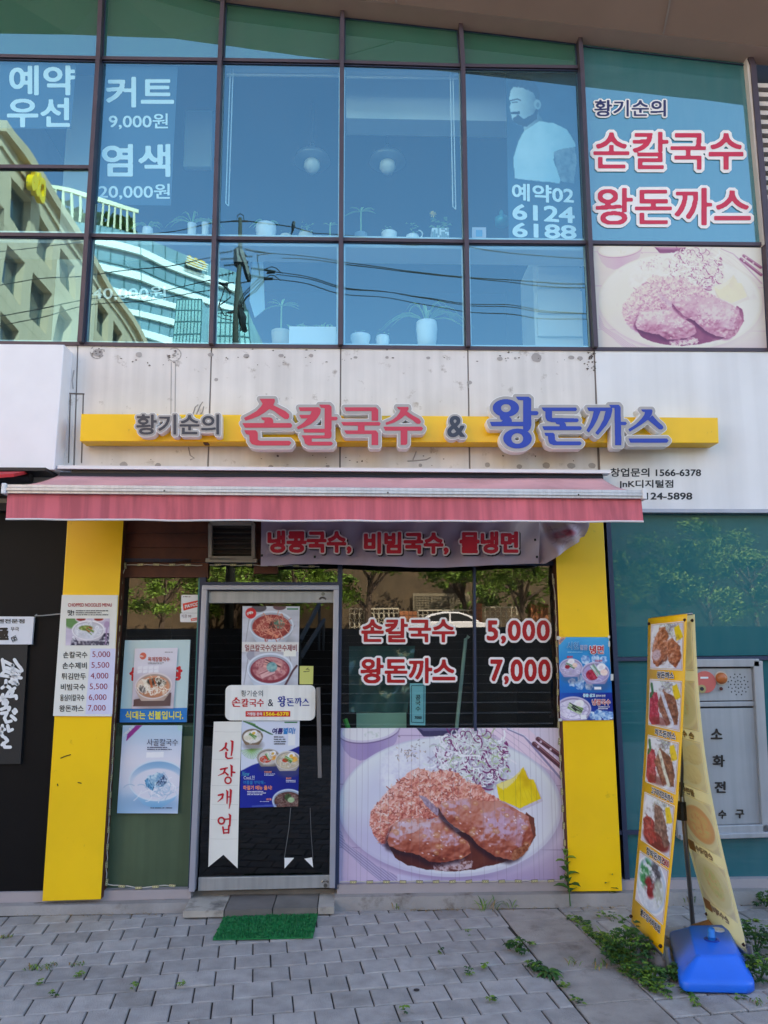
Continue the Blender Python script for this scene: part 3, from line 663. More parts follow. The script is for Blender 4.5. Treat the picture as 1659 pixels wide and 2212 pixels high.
GL['kal'] = tr([[(1400,176),(1565,176),(1582,192),(1575,230),(1545,275),(1500,312),(1450,337),(1395,355),(1385,337),(1435,305),(1475,265),(1500,225),(1505,206),(1412,206)], [(1405,238),(1510,238),(1478,266),(1420,266)]], R1)+tr([
 [(115,153),(200,153),(217,170),(217,352),(160,352),(160,182),(130,178)], [(210,252),(258,252),(268,267),(258,282),(210,282)],
 [(-15,352),(217,350),(212,365),(217,380),(217,415),(205,430),(55,430),(55,455),(215,455),(230,470),(215,487),(30,487),(0,470),(-10,430),(-30,403),(160,403),(160,382),(-5,382)]], R2)
GL['guk'] = tr([[(320,175),(580,175),(598,195),(598,285),(543,285),(543,206),(335,206)], [(295,295),(605,295),(620,310),(608,325),(312,325)], [(432,320),(487,320),(487,370),(432,370)], [(320,365),(580,365),(598,385),(598,483),(543,483),(543,394),(338,394)]], R2)
GL['su'] = tr([[(750,172),(845,172),(848,190),(830,218),(822,238),(790,265),(730,300),(665,320),(657,302),(710,280),(750,250),(775,215),(780,195),(765,193)], [(818,240),(835,210),(880,240),(935,270),(950,292),(940,312),(915,310),(880,280)], [(640,334),(955,334),(968,348),(955,366),(655,366)], [(783,360),(838,360),(838,470),(825,482),(783,482)]], R2)
GL['wang'] = tr([ring(231,181,107,73,231,182,40,33), [(180,247),(250,247),(270,262),(280,280),(280,300),(190,300),(205,282),(187,275)], [(100,293),(380,293),(380,330),(115,330)],
 [(310,87),(415,87),(435,105),(437,320),(430,350),(412,372),(370,362),(370,118),(330,115)], [(430,206),(485,206),(498,222),(485,240),(430,240)], ring(325,430,116,81,323,430,48,43)], R3)
GL['don'] = tr([[(520,177),(800,177),(810,192),(800,206),(605,206),(605,262),(812,266),(825,282),(812,297),(600,297),(565,285),(552,262),(550,210),(532,202)], [(628,292),(700,292),(718,312),(722,335),(668,335),(668,318),(640,312)], [(525,330),(838,330),(850,345),(838,362),(540,362)], [(543,383),(615,383),(628,398),(630,440),(645,453),(835,453),(848,468),(835,485),(620,485),(585,470),(575,445),(572,410),(552,408)]], R3)
GL['kka'] = tr([[(890,177),(1005,177),(998,215),(975,275),(945,330),(905,383),(885,365),(915,310),(935,255),(945,207),(905,206)], [(995,177),(1095,177),(1098,200),(1085,255),(1050,320),(980,402),(957,385),(990,340),(1025,275),(1040,215),(1043,207),(995,207)], [(1070,155),(1150,155),(1165,172),(1172,485),(1120,485),(1115,180),(1088,180)], [(1160,293),(1205,293),(1218,307),(1205,322),(1160,322)]], R3)
GL['seu'] = tr([[(1330,192),(1420,192),(1428,205),(1420,237),(1390,277),(1330,320),(1240,375),(1228,355),(1290,315),(1335,270),(1360,235),(1365,213),(1345,212)], [(1388,278),(1425,240),(1470,290),(1510,325),(1518,345),(1500,358),(1480,355),(1430,312)], [(1228,430),(1545,430),(1560,447),(1545,464),(1245,464)]], R3)
m_lbody = mat('letter_body', rgb(172, 167, 164), .4, var=.04); m_lside = mat('letter_side', rgb(236, 236, 236), .4)
m_red = mat('letter_red', rgb(202, 44, 72), .35, var=.04); m_blue = mat('letter_blue', rgb(24, 56, 166), .35, var=.05); m_ink = mat('letter_charcoal', rgb(46, 50, 66), .35)
def pxq(bx, Y): return [P(bx[0], -bx[3], Y), P(bx[2], -bx[3], Y), P(bx[2], -bx[1], Y), P(bx[0], -bx[1], Y)]
def channel(glyphs, mface, grow, Yf=-.225, dep=.078, res=2.2):
    polys = sum((GL[g] if isinstance(g, str) else g for g in glyphs), [])
    a, b, r = shapes_from(polys, [0, grow, grow+1.4], res)
    t = thing_part = bpy.data.objects.new('channel_letters', None); COL.objects.link(t); t.parent = sg; ORG[t.name] = ORG[sg.name]
    bx = bbox(r); mb = MB(); put_shape(mb, r, bx, pxq(bx, Yf), 0, (0, 0, 0), (0, dep, 0)); mb.build('letter_body', m_lside, t)
    bx = bbox(b); mb = MB(); put_shape(mb, b, bx, pxq(bx, Yf), 0, (0, -.003, 0)); mb.build('letter_face', m_lbody, t)
    bx = bbox(a); mb = MB(); put_shape(mb, a, bx, pxq(bx, Yf), 0, (0, -.0055, 0)); mb.build('letter_film', mface, t)
def fontpoly(body, x0, y0, x1, y1, bold):
    v, t = glyph_tris(body, 1.0); lo, hi = v.min(0), v.max(0); s = [(x1-x0)/(hi[0]-lo[0]), (y1-y0)/(hi[1]-lo[1])]
    return [[(x0+(p[0]-lo[0])*s[0], -(y1-(p[1]-lo[1])*s[1])) for p in v[i]] for i in t]
channel(['son', 'kal', 'guk', 'su'], m_red, 6.6); channel(['wang', 'don', 'kka', 'seu'], m_blue, 6.6)
def bolder(polys, g, res=3.):
    sh = shapes_from(polys, [g], res)[0]; return [[tuple(sh.pts[i]) for i in t] for t in sh.tri]
channel([bolder(fontpoly('황기순의', 296, 896, 473, 938, 0), 1.2)], m_ink, 4.0, -.215, .068, 2.6)
channel([bolder(fontpoly('&', 967.5, 899.5, 1003.5, 943.5, 0), 1.6)], m_ink, 4.0, -.215, .068, 2.6)
def glyph_word(mb, keys, px, Y, m=0, off=(0,0,0), bold=0., q=None):
    polys = sum((GL[k] for k in keys), []); sh = shapes_from(polys, [bold], 1.6)[0]; put_shape(mb, sh, bbox(sh), q or quadP(rectq(*px), Y), m, off)

# ------------------------------------------------------------------ lettering on the white panel at the right
mb = MB(); text(mb, '창업문의 1566-6378', (1318.5, 1011, 1514.5, 1030), -.0155, .03); text(mb, 'JnK디지털점', (1336, 1036.5, 1454.5, 1056.5), -.0155, .03); text(mb, '02)6124-5898', (1341, 1064, 1495.5, 1084), -.0155, .03)
tag(mb.build('panel_lettering', mat('black_vinyl', rgb(24, 26, 34), .4), origin=P(1415, 1045, -.016)), 'three lines of black phone lettering on the white panel right of the awning', 'lettering')

# ------------------------------------------------------------------ awning
aw = thing('awning', 'faded pink retractable awning with aluminium front bar over the shopfront', 'awning', P(720, 1040, 0))
xl, xr = -1.925, 1.592; YF = -.78
zl, zr = P(20, 1057, YF).z, P(1384, 1069, YF).z; zbl, zbr = P(133, 1027, -.1).z, P(1296, 1032, -.1).z
rnd = random.Random(2); nx, ny = 60, 8; vs = []; fs = []
for j in range(ny+1):
    for i in range(nx+1):
        u, v = i/nx, j/ny; x = xl+(xr-xl)*u; sag = -.04*sin(pi*v)*(1+.25*sin(u*9.))*(.6+.4*sin(pi*u))+.006*sin(u*37+v*3)*sin(pi*v)+.004*sin(u*83-v*5)*v
        vs.append((x, -.1+(YF+.1)*v, (zbl*(1-u)+zbr*u)*(1-v)+(zl*(1-u)+zr*u+.018)*v+sag))
fs = [(j*(nx+1)+i, j*(nx+1)+i+1, (j+1)*(nx+1)+i+1, (j+1)*(nx+1)+i) for j in range(ny) for i in range(nx)]
m_aw = mat('faded_canvas', rgb(226, 166, 166), .9, var=.16, vscale=2.5, bump=.25, bscale=14, stain=(rgb(196,142,138), 3, .5, .75))
m_val = mat('faded_valance', rgb(216, 110, 122), .9, var=.1, vscale=3, streak=(.26, 22), bump=.15, bscale=300)
mb = MB(); mb.add(vs, fs); o = mb.build('canopy', m_aw, aw, smooth=True); s = o.modifiers.new('thick', 'SOLIDIFY'); s.thickness = .002
m_bar = mat('awning_bar', rgb(206, 204, 206), .4, .3, var=.08, streak=(.1, 60))
mb = MB()
for k, (dz, h, pr) in enumerate(((.012, .014, .0), (-.006, .012, -.006), (-.020, .012, .003))):
    a, b = Vector((xl, YF-.012+pr, zl+dz)), Vector((xr, YF-.012+pr, zr+dz)); mb.bar(a, b, h+.002, .05)
mb.build('front_bar', m_bar, aw)
mb = MB()
for x, z in ((xl-.008, zl), (xr+.008, zr)): mb = MB(); mb.box((x-.012, YF-.05, z-.034), (x+.012, YF+.03, z+.026)); soften(mb.build('end_cap', mat('cap_white', rgb(225, 225, 228), .4), aw), .005)
vs = []; nx, ny = 120, 8; zvb = lambda u: P(20, 1122, YF).z*(1-u)+P(1387, 1128.5, YF).z*u
for j in range(ny+1):
    for i in range(nx+1):
        u, v = i/nx, j/ny; x = xl+(xr-xl)*u+(.0)*v; z0 = zl*(1-u)+zr*u-.026
        vs.append((x, YF-.012+v*(.006*sin(u*31)+.005*sin(u*77+1)+.012*sin(u*5)), z0*(1-v)+(zvb(u)+.0015*sin(u*40)*v)*v))
fs = [(j*(nx+1)+i, (j+1)*(nx+1)+i, (j+1)*(nx+1)+i+1, j*(nx+1)+i+1) for j in range(ny) for i in range(nx)]
mb = MB(); mb.add(vs, fs); mb.build('valance', m_val, aw, smooth=True)
mb = MB(); mb.tube([(vs[ny*(nx+1)+i][0], vs[ny*(nx+1)+i][1], vs[ny*(nx+1)+i][2]) for i in range(0, nx+1, 3)], .0055, 6); mb.build('hem', mat('hem_white', rgb(224, 218, 220), .7), aw)
mb = MB(); a, b = P(130, 1012, -.10), P(1315, 1022, -.10); mb.bar(a, b, .022, .09); mb.build('cover_rail', mat('rail_white', rgb(228, 228, 232), .4, var=.05), aw)
mb = MB(); mb.bar(P(160, 1026, -.07), P(1296, 1031, -.07), .06, .1); mb.tube([P(132, 1030, -.1), P(1300, 1034, -.1)], .03, 10); mb.build('roller', m_dark, aw)
mb = MB()
for x in (-1.2, .9): mb = MB(); mb.bar((x, -.1, 2.5), (x+.15, -.45, 2.44), .03, .03, 0, (0, 0, 1)); mb.bar((x+.15, -.45, 2.44), (x-.1, YF+.03, 2.37), .03, .03, 0, (0, 0, 1)); mb.build('folding_arm', m_bar, aw)
for x, y in ((355, 1060), (838, 1064), (1250, 1068.5)): mb = MB(); c = P(x, y, YF-.045); mb.lathe(c-Vector((0, 0, .004)), [(.004, 0), (.004, .008)], 8); mb.build('screw', m_dark, aw)

# ------------------------------------------------------------------ cloth banner under the awning
A = Art(420, 62, 564, 1108, 1264, 1225, (196, 182, 208))
A.mix(A.noise(120, 3)*.5, (176, 160, 196)); A.mix(np.clip((A.X-1080)/140, 0, 1)*.75, (224, 208, 220))
A.mix(A.ell(1150, 1150, 60, 50, 0, 40), (236, 222, 230)); A.mix(A.ell(1216, 1167, 20, 11, .2, 6)*np.clip(A.noise(14, 6)*2-.3, 0, 1), (206, 96, 118)); A.mix(A.ell(1205, 1140, 26, 8, -.3, 10), (232, 222, 190), .5)
r = np.random.RandomState(4)
for _ in range(24): A.curl(1195+r.rand()*55, 1145+r.rand()*55, 14, 1.2, (172, 148, 160), r, .6)
def drape(u, v):
    d = np.zeros(np.broadcast(u, v).shape); U = u[..., 0]; Vv = v[..., 0]
    z = .012*np.sin(U*23+Vv*2)+.008*np.sin(U*61+Vv*5)+np.where(U > .86, .05*np.sin((U-.86)*38+Vv*3.1)+.03*np.sin((U-.86)*90-Vv*6), 0)
    o = np.zeros(z.shape+(3,)); o[..., 1] = z
    cut = np.clip((U-.88)/.12, 0, 1); o[..., 2] = cut*Vv*.16*(Vv)+.012*np.sin(U*9)*Vv
    o[..., 0] = -np.clip((U-.93)/.07, 0, 1)*np.sin(pi*np.clip(Vv, 0, 1))*-.02
    return o
q = quadP([(564, 1106), (1264, 1106), (1262, 1221), (563, 1223)], -.16)
bn = print_mesh('cloth_banner', A, q, bulge=drape, gain=.8)
tag(bn, 'creased lilac cloth banner with red outlined lettering under the awning', 'banner')
mb = MB(); mS = mat('banner_shadow_ink', rgb(34, 26, 34), .6); mW = mat('banner_white_ink', rgb(230, 218, 226), .6); mR = mat('banner_red_ink', rgb(206, 36, 62), .6)
for body, bx in (('냉콩국수,', (575, 1143, 762, 1199)), ('비빔국수,', (783, 1146, 972, 1201)), ('물냉면', (989.5, 1145, 1122.6, 1199))):
    outlined(mb, body, bx, -.188, .05, .115, (0, 1), shadow=(2, .008, -.008))
mb.build('lettering', [mR, mW, mS], bn)
for x, y in ((566, 1200), (680, 1203), (1156, 1166), (1160, 1203)): mb = MB(); c = P(x, y, -.185); mb.lathe(c-Vector((0, 0, .007)), [(.007, 0), (.007, .014)], 8); mb.build('eyelet', m_dark, bn)

# ------------------------------------------------------------------ glued lettering on the glass
m_pr = mat('price_red', rgb(178, 8, 18), .4, var=.06); m_pw = mat('price_white', rgb(240, 238, 240), .45, var=.03)
for nm, body, bx, lab in (('dish_lettering', '손칼국수', (776, 1332, 986.5, 1392), 'red and white dish name lettering, upper left line on the shop window'), ('price_lettering', '5,000', (1047, 1335.5, 1191.5, 1395), 'red and white price 5,000 on the upper line of the shop window'),
                          ('dish_lettering', '왕돈까스', (774.5, 1416.5, 988, 1480.5), 'red and white dish name lettering, lower left line on the shop window'), ('price_lettering', '7,000', (1055, 1419.5, 1193, 1483.5), 'red and white price 7,000 on the lower line of the shop window')):
    mb = MB(); outlined(mb, body, bx, -.003, .035, .12, (0, 1), step=.002, spacing=1.0 if '0' not in body else 1.12)
    tag(mb.build(nm, [m_pr, m_pw], origin=P((bx[0]+bx[2])/2, bx[3], 0)), lab, 'lettering', 'menu lettering on the shop window')
m_wr = mat('window_red', rgb(206, 36, 72), .4, var=.06); m_wn = mat('window_navy', rgb(34, 40, 96), .4)
for body, bx, mm, lab in (('황기순의', (1280, 213, 1441.5, 255.5), m_wn, 'navy white-edged lettering at the top of the blue corner window'), ('손칼국수', (1274.5, 279, 1612.5, 374), m_wr, 'crimson white-edged lettering, middle line on the blue corner window'), ('왕돈까스', (1279.5, 400, 1628.5, 494), m_wr, 'crimson white-edged lettering, lowest line on the blue corner window')):
    mb = MB(); outlined(mb, body, bx, -.004, .03, .10, (0, 1)); tag(mb.build('window_lettering', [mm, m_pw], origin=P((bx[0]+bx[2])/2, bx[3], 0)), lab, 'lettering', 'lettering on the corner window')

# ------------------------------------------------------------------ strings of LED modules round the panes
m_led = mat('led_module', rgb(206, 198, 150), .4, var=.06); m_wire = mat('led_wire', rgb(196, 190, 178), .6)
def ledstring(name, lab, paths, Y=-.045, vert=32.5, horz=34):
    t = thing(name, lab, 'light string', P(*paths[0][0], Y)); proto = {}
    for path in paths:
        pts = [P(x, y, Y) for x, y in path]; mb = MB(); dense = []
        for a, b in zip(pts[:-1], pts[1:]):
            n = max(2, int((b-a).length/.03))
            for i in range(n): k = i/n; dense.append(a.lerp(b, k)+Vector((random.uniform(-.003, .003), 0, random.uniform(-.003, .003))))
        dense.append(pts[-1]); mb.tube(dense, .0032, 5); mb.build('wire', m_wire, t)
        acc = .055; step = .10
        for a, b in zip(pts[:-1], pts[1:]):
            L = (b-a).length; d = (b-a)/L
            while acc < L:
                c = a+d*acc+Vector((0, -.004, 0)); h = abs(d.x) > abs(d.z); key = h
                if key not in proto:
                    mm = MB(); dd = Vector((1, 0, 0)) if h else Vector((0, 0, 1)); O = ORG[t.name]
                    mm.bar(O-dd*.020, O+dd*.020, .0155, .006, 2); mm.bar(O-dd*.018+Vector((0, -.002, 0)), O+dd*.018+Vector((0, -.002, 0)), .0115, .006, 0)
                    for s in (-.012, 0, .012): mm.bar(O+dd*(s-.0022)+Vector((0, -.003, 0)), O+dd*(s+.0022)+Vector((0, -.003, 0)), .005, .005, 1)
                    o = mm.build('led_module', [m_led, mat('led_dot', rgb(110, 100, 76), .4), mat('led_rim', rgb(96, 90, 74), .5)], t); proto[key] = o
                else:
                    o = proto[key].copy(); COL.objects.link(o); o.parent = t
                o.location = c-ORG[t.name]; o.rotation_euler = (0, random.uniform(-.12, .12), 0); acc += step
            acc -= L
    return t
ledstring('led_light_string', 'string of small LED modules framing the left pane beside the door', [[(265, 1240), (272, 1220), (350, 1220), (437, 1221)], [(264, 1236), (229, 1900), (234, 1911), (300, 1917), (378, 1912)]])
ledstring('led_light_string', 'short string of small LED modules above the glass door', [[(452, 1220), (560, 1221), (690, 1224)]], -.05)
ledstring('led_light_string', 'string of small LED modules framing the big dish panel and right window', [[(1193, 1238), (1200, 1300), (1206, 1560), (1223, 1893), (1216, 1902), (1100, 1903), (734, 1905)]], -.05)
# ------------------------------------------------------------------ painters of the printed food pictures
def katsu(A, wrinkles=True):
    r = np.random.RandomState(11); n1 = A.noise(500, 1, 3); n2 = A.noise(60, 2, 5); nf = A.noise(16, 3, 3)
    A.a[:] = A.ramp(.35*n1+.3*A.noise(200, 5, 4, .3, 3)+.25, [(168,150,186),(204,186,216),(222,206,228)])
    for y in (105, 465, 920): A.mix(np.clip(1-np.abs(A.Y-y-(A.X-800)*.004)/5, 0, 1), (140,116,160), .8)
    A.mix(np.clip((A.Y-850)/300, 0, 1)*np.clip((A.X-900)/500, 0, 1), (150,130,178), .5)
    A.mix(A.poly([(1085,45),(1420,45),(1660,330),(1660,420),(1350,230)]), (236,214,232)); A.mix(A.poly([(1400,45),(1660,45),(1660,260),(1480,120)]), (226,216,236))
    for k in range(3): A.strand([(1090+k*60,50),(1250+k*70,180),(1420+k*60,330)], 5, (206,182,210))
    A.strand([(1260,55),(1380,110),(1640,420)], 16, (150,140,180)); A.strand([(1262,52),(1375,100),(1450,170)], 6, (236,230,246))
    for p in ([(1480,130),(1640,250)], [(1450,165),(1640,330)]): A.strand(p, 34, (96,56,70)); A.strand([(p[0][0]+4, p[0][1]-8), (p[1][0], p[1][1]-10)], 6, (176,120,130))
    for c in ((1500,150),(1570,205),(1480,185)): A.mix(A.ell(*c, 9, 9), (214,196,214))
    # bowls behind
    A.mix(A.poly([(25,120),(465,55),(440,150),(400,200),(300,262),(180,290),(110,265),(60,210)]), A.ramp(np.clip((A.X-25)/440, 0, 1)*.7+.3*n1, [(196,180,214),(160,140,190),(186,170,206)]))
    A.mix(A.ell(245,70,224,92,-.14), (128,108,150)); A.mix(A.ell(245,66,222,86,-.14), (214,206,226)); A.mix(A.ell(245,62,200,74,-.14), (232,232,236)); A.mix(A.ell(262,95,60,26)*np.clip(nf*3-1.2, 0, 1), (206,214,210))
    A.mix(A.poly([(585,45),(905,45),(880,85),(810,110),(640,112)]), (62,58,96)); A.mix(A.poly([(600,45),(890,45),(870,66),(640,70)]), (104,100,140))
    # cloth under the plate
    cl = A.poly([(25,745),(80,880),(300,1040),(460,1120),(450,1185),(370,1185),(200,1050),(25,890)]); A.mix(cl, A.ramp(.5+.5*np.sin((A.X*.8-A.Y)*.32), [(150,138,178),(196,184,214)]))
    A.mix(A.poly([(450,1100),(700,1130),(640,1185),(450,1185)]), (206,198,226))
    # plate
    A.mix(A.ell(835,640,815,508,0,30), (150,132,176), .55); A.mix(A.ell(830,612,805,507), (206,204,224))
    A.mix(A.ell(825,606,786,490,0,14), (228,232,238)); A.mix(A.ell(815,640,700,420,0,120), (214,214,232)); A.mix(A.ell(1100,760,460,280,0,160), (232,232,244), .8)
    A.mix(A.ell(300,900,300,120,.5,150)*A.ell(830,612,805,507), (196,186,220), .7)
    # rice and sesame
    mk = np.clip(A.ell(510,330,170,150,0,50)+A.ell(440,420,110,90,0,50), 0, 1); A.mix(mk, A.ramp(.4*nf+.6*A.noise(46, 7), [(196,190,220),(232,232,242),(244,246,248)]))
    for _ in range(46):
        x, y = 540+r.randn()*58, 230+r.randn()*34; A.curl(x, y, 13, 4.5, [(150,136,140),(196,170,150),(110,100,112)][r.randint(3)], r, .3)
    # shredded cabbage
    A.mix(A.ell(990,290,255,205,.1,40), (150,146,168), .85); A.mix(A.ell(1010,420,140,80,.3,40), (92,84,112), .8)
    for k in range(620):
        t = r.rand()*2*pi; q_ = math.sqrt(r.rand()); x, y = 985+cos(t)*q_*262, 285+sin(t)*q_*205
        col = [(238,236,244),(226,230,232),(214,220,222),(200,208,206),(246,246,250),(186,178,200)][r.randint(6)]
        if r.rand() < .17: col = (126,44,108)
        elif r.rand() < .06: col = (176,196,150)
        A.curl(x, y, 60+r.rand()*80, 6+r.rand()*6, col, r, 1.6)
    for k in range(26): 
        t = r.rand()*2*pi; A.curl(985+cos(t)*240, 290+sin(t)*190, 90, 6, [(120,40,104),(236,234,242)][k % 2], r, 2.2)
    # breaded cutlet at the back
    back = [(250,745),(262,650),(330,570),(385,500),(470,430),(535,365),(600,342),(700,372),(800,356),(890,376),(950,440),(1050,462),(1085,515),(1190,565),(1150,680),(760,700),(600,720),(440,740),(395,890),(330,885),(275,820)]
    mk = A.poly(back, 9, 16, 3); g = A.noise(22, 8, 3); d = A.relief(mk, 60, 24, g)
    A.mix(np.roll(mk, (6, 3), (0, 1)), (128,100,132), .6)
    A.mix(mk, A.ramp(.15+.55*d*1.0+.55*(g-.45)+.15*(n2-.5), [(120,44,46),(186,88,80),(218,136,120),(238,186,174),(252,236,234)]))
    for k in range(900):
        x, y = r.uniform(250, 1180), r.uniform(345, 880); iy = int((y-A.box[1])/(A.box[3]-A.box[1])*A.h); ix = int((x-A.box[0])/A.px)
        if 0 <= iy < A.h and 0 <= ix < A.w and mk[iy, ix] > .5: A.curl(x, y, 14+r.rand()*22, 5+r.rand()*4, [(240,210,198),(226,166,140),(178,92,80),(246,230,226),(206,124,98),(160,76,70)][r.randint(6)], r, 1.2, al=.85)
    # sauce
    pool = A.poly([(380,890),(430,985),(520,1040),(650,1072),(800,1082),(1000,1062),(1200,1012),(1350,960),(1442,820),(1430,700),(1380,660),(1300,800),(1000,800),(700,800),(480,850)], 10, 60, 4)
    A.mix(pool, A.ramp(n2*.5+np.clip((A.X-400)/1000, 0, 1)*.4, [(66,30,36),(104,50,44),(150,84,58)]))
    A.mix(A.poly([(700,1035),(860,1010),(900,985),(985,1010),(975,1050),(880,1068),(720,1078)], 14, 20, 8)*np.clip(A.noise(18, 44)*3-.6, 0, 1), (226,206,216), .85)
    # the two cutlets under sauce
    for pts, sd, drk in (([(378,860),(410,775),(440,730),(520,706),(600,704),(700,715),(760,705),(830,760),(880,815),(950,870),(972,945),(900,992),(780,1015),(680,1012),(600,962),(480,942),(395,905)], 21, 0),
                    ([(742,622),(800,580),(880,572),(960,566),(1100,580),(1205,572),(1300,632),(1395,690),(1422,830),(1385,920),(1335,972),(1270,1000),(1150,972),(1050,915),(960,822),(850,762),(780,690)], 31, 1)):
        mk = A.poly(pts, 8, 40, sd); big = A.noise(90, sd+2, 3); g = A.noise(44, sd+4, 4); d = A.relief(mk, 80, 46, .5*A.noise(64, sd+4, 3)+.7*big, -.35, -.75)
        sh = np.roll(np.roll(mk, int(A.h*.03), 0), -int(A.w*.012), 1); A.mix(A.blur(sh, 14)*(1-mk), (46,26,40), .8)
        A.mix(mk, A.ramp(.05+.85*d+.12*(n2-.5), [(74,28,26),(136,60,48),(178,94,74),(200,126,108),(214,166,156)]))
        n9 = A.noise(26, sd+8, 4); sh9 = np.clip((n9-.30)*5, 0, 1); gl = np.clip((big-.46)*6, 0, 1)*np.clip((d-.55)*5, 0, 1)*A.blur(mk, 16)**2*sh9; A.mix(gl, (212,180,206), .8)
        if not drk: A.mix(A.poly([(405,800),(440,735),(560,708),(700,722),(740,735),(660,770),(560,800),(480,830)], 16, 40, 5)*mk*sh9*(.5+.5*n2), (220,204,222), .9)
        else: A.mix(A.poly([(1080,760),(1120,660),(1210,600),(1320,660),(1370,760),(1330,900),(1240,890),(1180,830)], 26, 60, 6)*mk*sh9*(.35+.65*np.clip(big*1.6-.3, 0, 1)), (206,170,204), .75)
        for _ in range(34):
            x, y = pts[0][0]+r.rand()*650, 580+r.rand()*430; s_ = 6+r.rand()*16; A.mix(A.ell(x, y, s_*1.3, s_, r.rand())*mk, (206,146,96), .55); A.mix(A.ell(x-3, y-4, s_*.6, s_*.4, 0, 4)*mk, (232,190,180), .6)
        for _ in range(30):
            x, y = pts[0][0]+r.rand()*650, 580+r.rand()*430; A.mix(A.ell(x, y, 7, 4, r.rand(), 3)*mk, (248,236,250), .8)
    A.mix(A.poly([(1255,990),(1280,930),(1340,900),(1390,880),(1380,925),(1335,975),(1275,1002)], 8, 14, 9), A.ramp(nf, [(90,40,30),(160,90,60),(200,140,110)]))
    A.mix(A.poly([(600,535),(660,560),(745,640),(740,690),(690,650),(640,600)], 6, 14, 2), A.ramp(nf, [(120,90,110),(206,190,214)]))
    # pickled radish
    mk = A.poly([(1165,462),(1290,412),(1366,332),(1402,420),(1440,425),(1487,560),(1332,632),(1235,590),(1185,570)], 3, 20, 6); A.mix(np.roll(mk, (5, 4), (0, 1)), (190,170,190), .5)
    A.mix(mk, A.ramp(.6*A.noise(80, 12)+.3*np.clip((A.Y-400)/200, 0, 1), [(214,170,14),(244,214,30),(250,228,70)])); A.mix(A.poly([(1165,462),(1290,412),(1366,332),(1300,440),(1215,500)], 8, 20)*mk, (240,232,190), .7)
    for k in range(5): A.strand([(1290+k*35,430+k*24),(1320+k*36,560+k*8)], 3, (222,182,14), .6)
    if wrinkles:
        x = 60.
        while x < 1640:
            A.strand([(x, 47), (x+r.randn()*3, 500), (x+r.randn()*5, 1185)], 2.6, (110,96,120), .34); x += 26+r.rand()*70
def bowl(A, cx, cy, rx, ry, body, rim, soup, items, seed=1, depth=.75, body_w=.62):
    """a bowl of noodles seen from above at a slant: outer wall, rim, broth and what floats in it"""
    r = np.random.RandomState(seed); nz = A.noise(rx*.5, seed, 4); nf = A.noise(rx*.14, seed+1, 3)
    wall = [(cx-rx, cy)] + [(cx-rx*(1-(1-body_w)*t**1.5), cy+ry*.15+ry*depth*t*1.3) for t in (.3, .6, .85, 1.)] + [(cx+rx*(1-(1-body_w)*t**1.5), cy+ry*.15+ry*depth*t*1.3) for t in (1., .85, .6, .3)] + [(cx+rx, cy)]
    A.mix(A.ell(cx+rx*.1, cy+ry*1.15, rx*.9, ry*.7, 0, rx*.3), [c*.55 for c in body], .45)
    A.mix(A.poly(wall), A.ramp(np.clip((A.X-cx+rx)/(2*rx), 0, 1), [[c*.92 for c in body], body, [c*.78 for c in body]]))
    A.mix(A.ell(cx, cy, rx, ry), rim); A.mix(A.ell(cx, cy+ry*.03, rx*.93, ry*.9), [c*.86 for c in body]); A.mix(A.ell(cx, cy+ry*.08, rx*.86, ry*.82), A.ramp(nz, [[c*.8 for c in soup], soup, [min(255, c*1.12) for c in soup]]))
    mkin = A.ell(cx, cy+ry*.08, rx*.86, ry*.82)
    for it in items:
        k = it[0]
        if k == 'noodle':
            for _ in range(it[2]):
                t = r.rand()*2*pi; q_ = math.sqrt(r.rand())*.72; c = it[1][r.randint(len(it[1]))]; A.curl(cx+cos(t)*q_*rx, cy+ry*.08+sin(t)*q_*ry*.9, rx*.35, max(A.px*1.1, rx*.035), c, r, 1.8, al=.9)
        elif k == 'blob':                     # dx, dy, sx, sy, colours, ang
            _, dx, dy, sx, sy, cols, ang = it; mk = A.ell(cx+dx*rx, cy+dy*ry, sx*rx, sy*ry, ang, rx*.06)*np.clip(nf*2.2-.1+.4, 0, 1); A.mix(np.clip(mk*1.6, 0, 1), A.ramp(nf*1.2-.1, cols))
        elif k == 'sticks':
            _, dx, dy, L, cols, ang, num = it
            for i in range(num):
                o = (r.rand()-.5)*.3*rx; a = ang+(r.rand()-.5)*.3; x, y = cx+dx*rx-sin(ang)*o, cy+dy*ry+cos(ang)*o; A.strand([(x-cos(a)*L*rx/2, y-sin(a)*L*rx/2), (x+cos(a)*L*rx/2, y+sin(a)*L*rx/2)], max(A.px, rx*.05), cols[r.randint(len(cols))])
        elif k == 'egg':
            dx, dy, s_ = it[1:4]; A.mix(A.ell(cx+dx*rx, cy+dy*ry, s_*rx, s_*rx*.72, -.4), (240,238,240)); A.mix(A.ell(cx+dx*rx, cy+dy*ry+s_*rx*.08, s_*rx*.5, s_*rx*.38, -.4), it[5] if len(it) > 5 else (232,190,80))
def wood(A, c0, c1, sd=1, ang=0):
    A.a[:] = A.ramp(A.noise((A.box[2]-A.box[0])*.3, sd, 4, 3 if ang else .4, .4 if ang else 3), [c0, c1])
def fine(mb, px, Y, rows, m=0, seed=1, h=.55):
    """lines of print too small to read in the photograph: broken runs of small marks"""
    r = random.Random(seed); x0, y0, x1, y1 = px; d = (y1-y0)/rows
    for i in range(rows):
        x = x0; yy = y0+i*d; end = x1-(x1-x0)*r.uniform(0, .25)
        while x < end:
            w = r.uniform(1.2, 2.4); q = quadP(rectq(x, yy+r.uniform(0, .15)*d, min(x+w, end), yy+d*h), Y); mb.poly([q[0], q[3], q[2], q[1]], m); x += w+r.choice((.4, .4, .5, 1.4))
CREAM = [(244,236,220),(230,216,190),(250,246,236)]
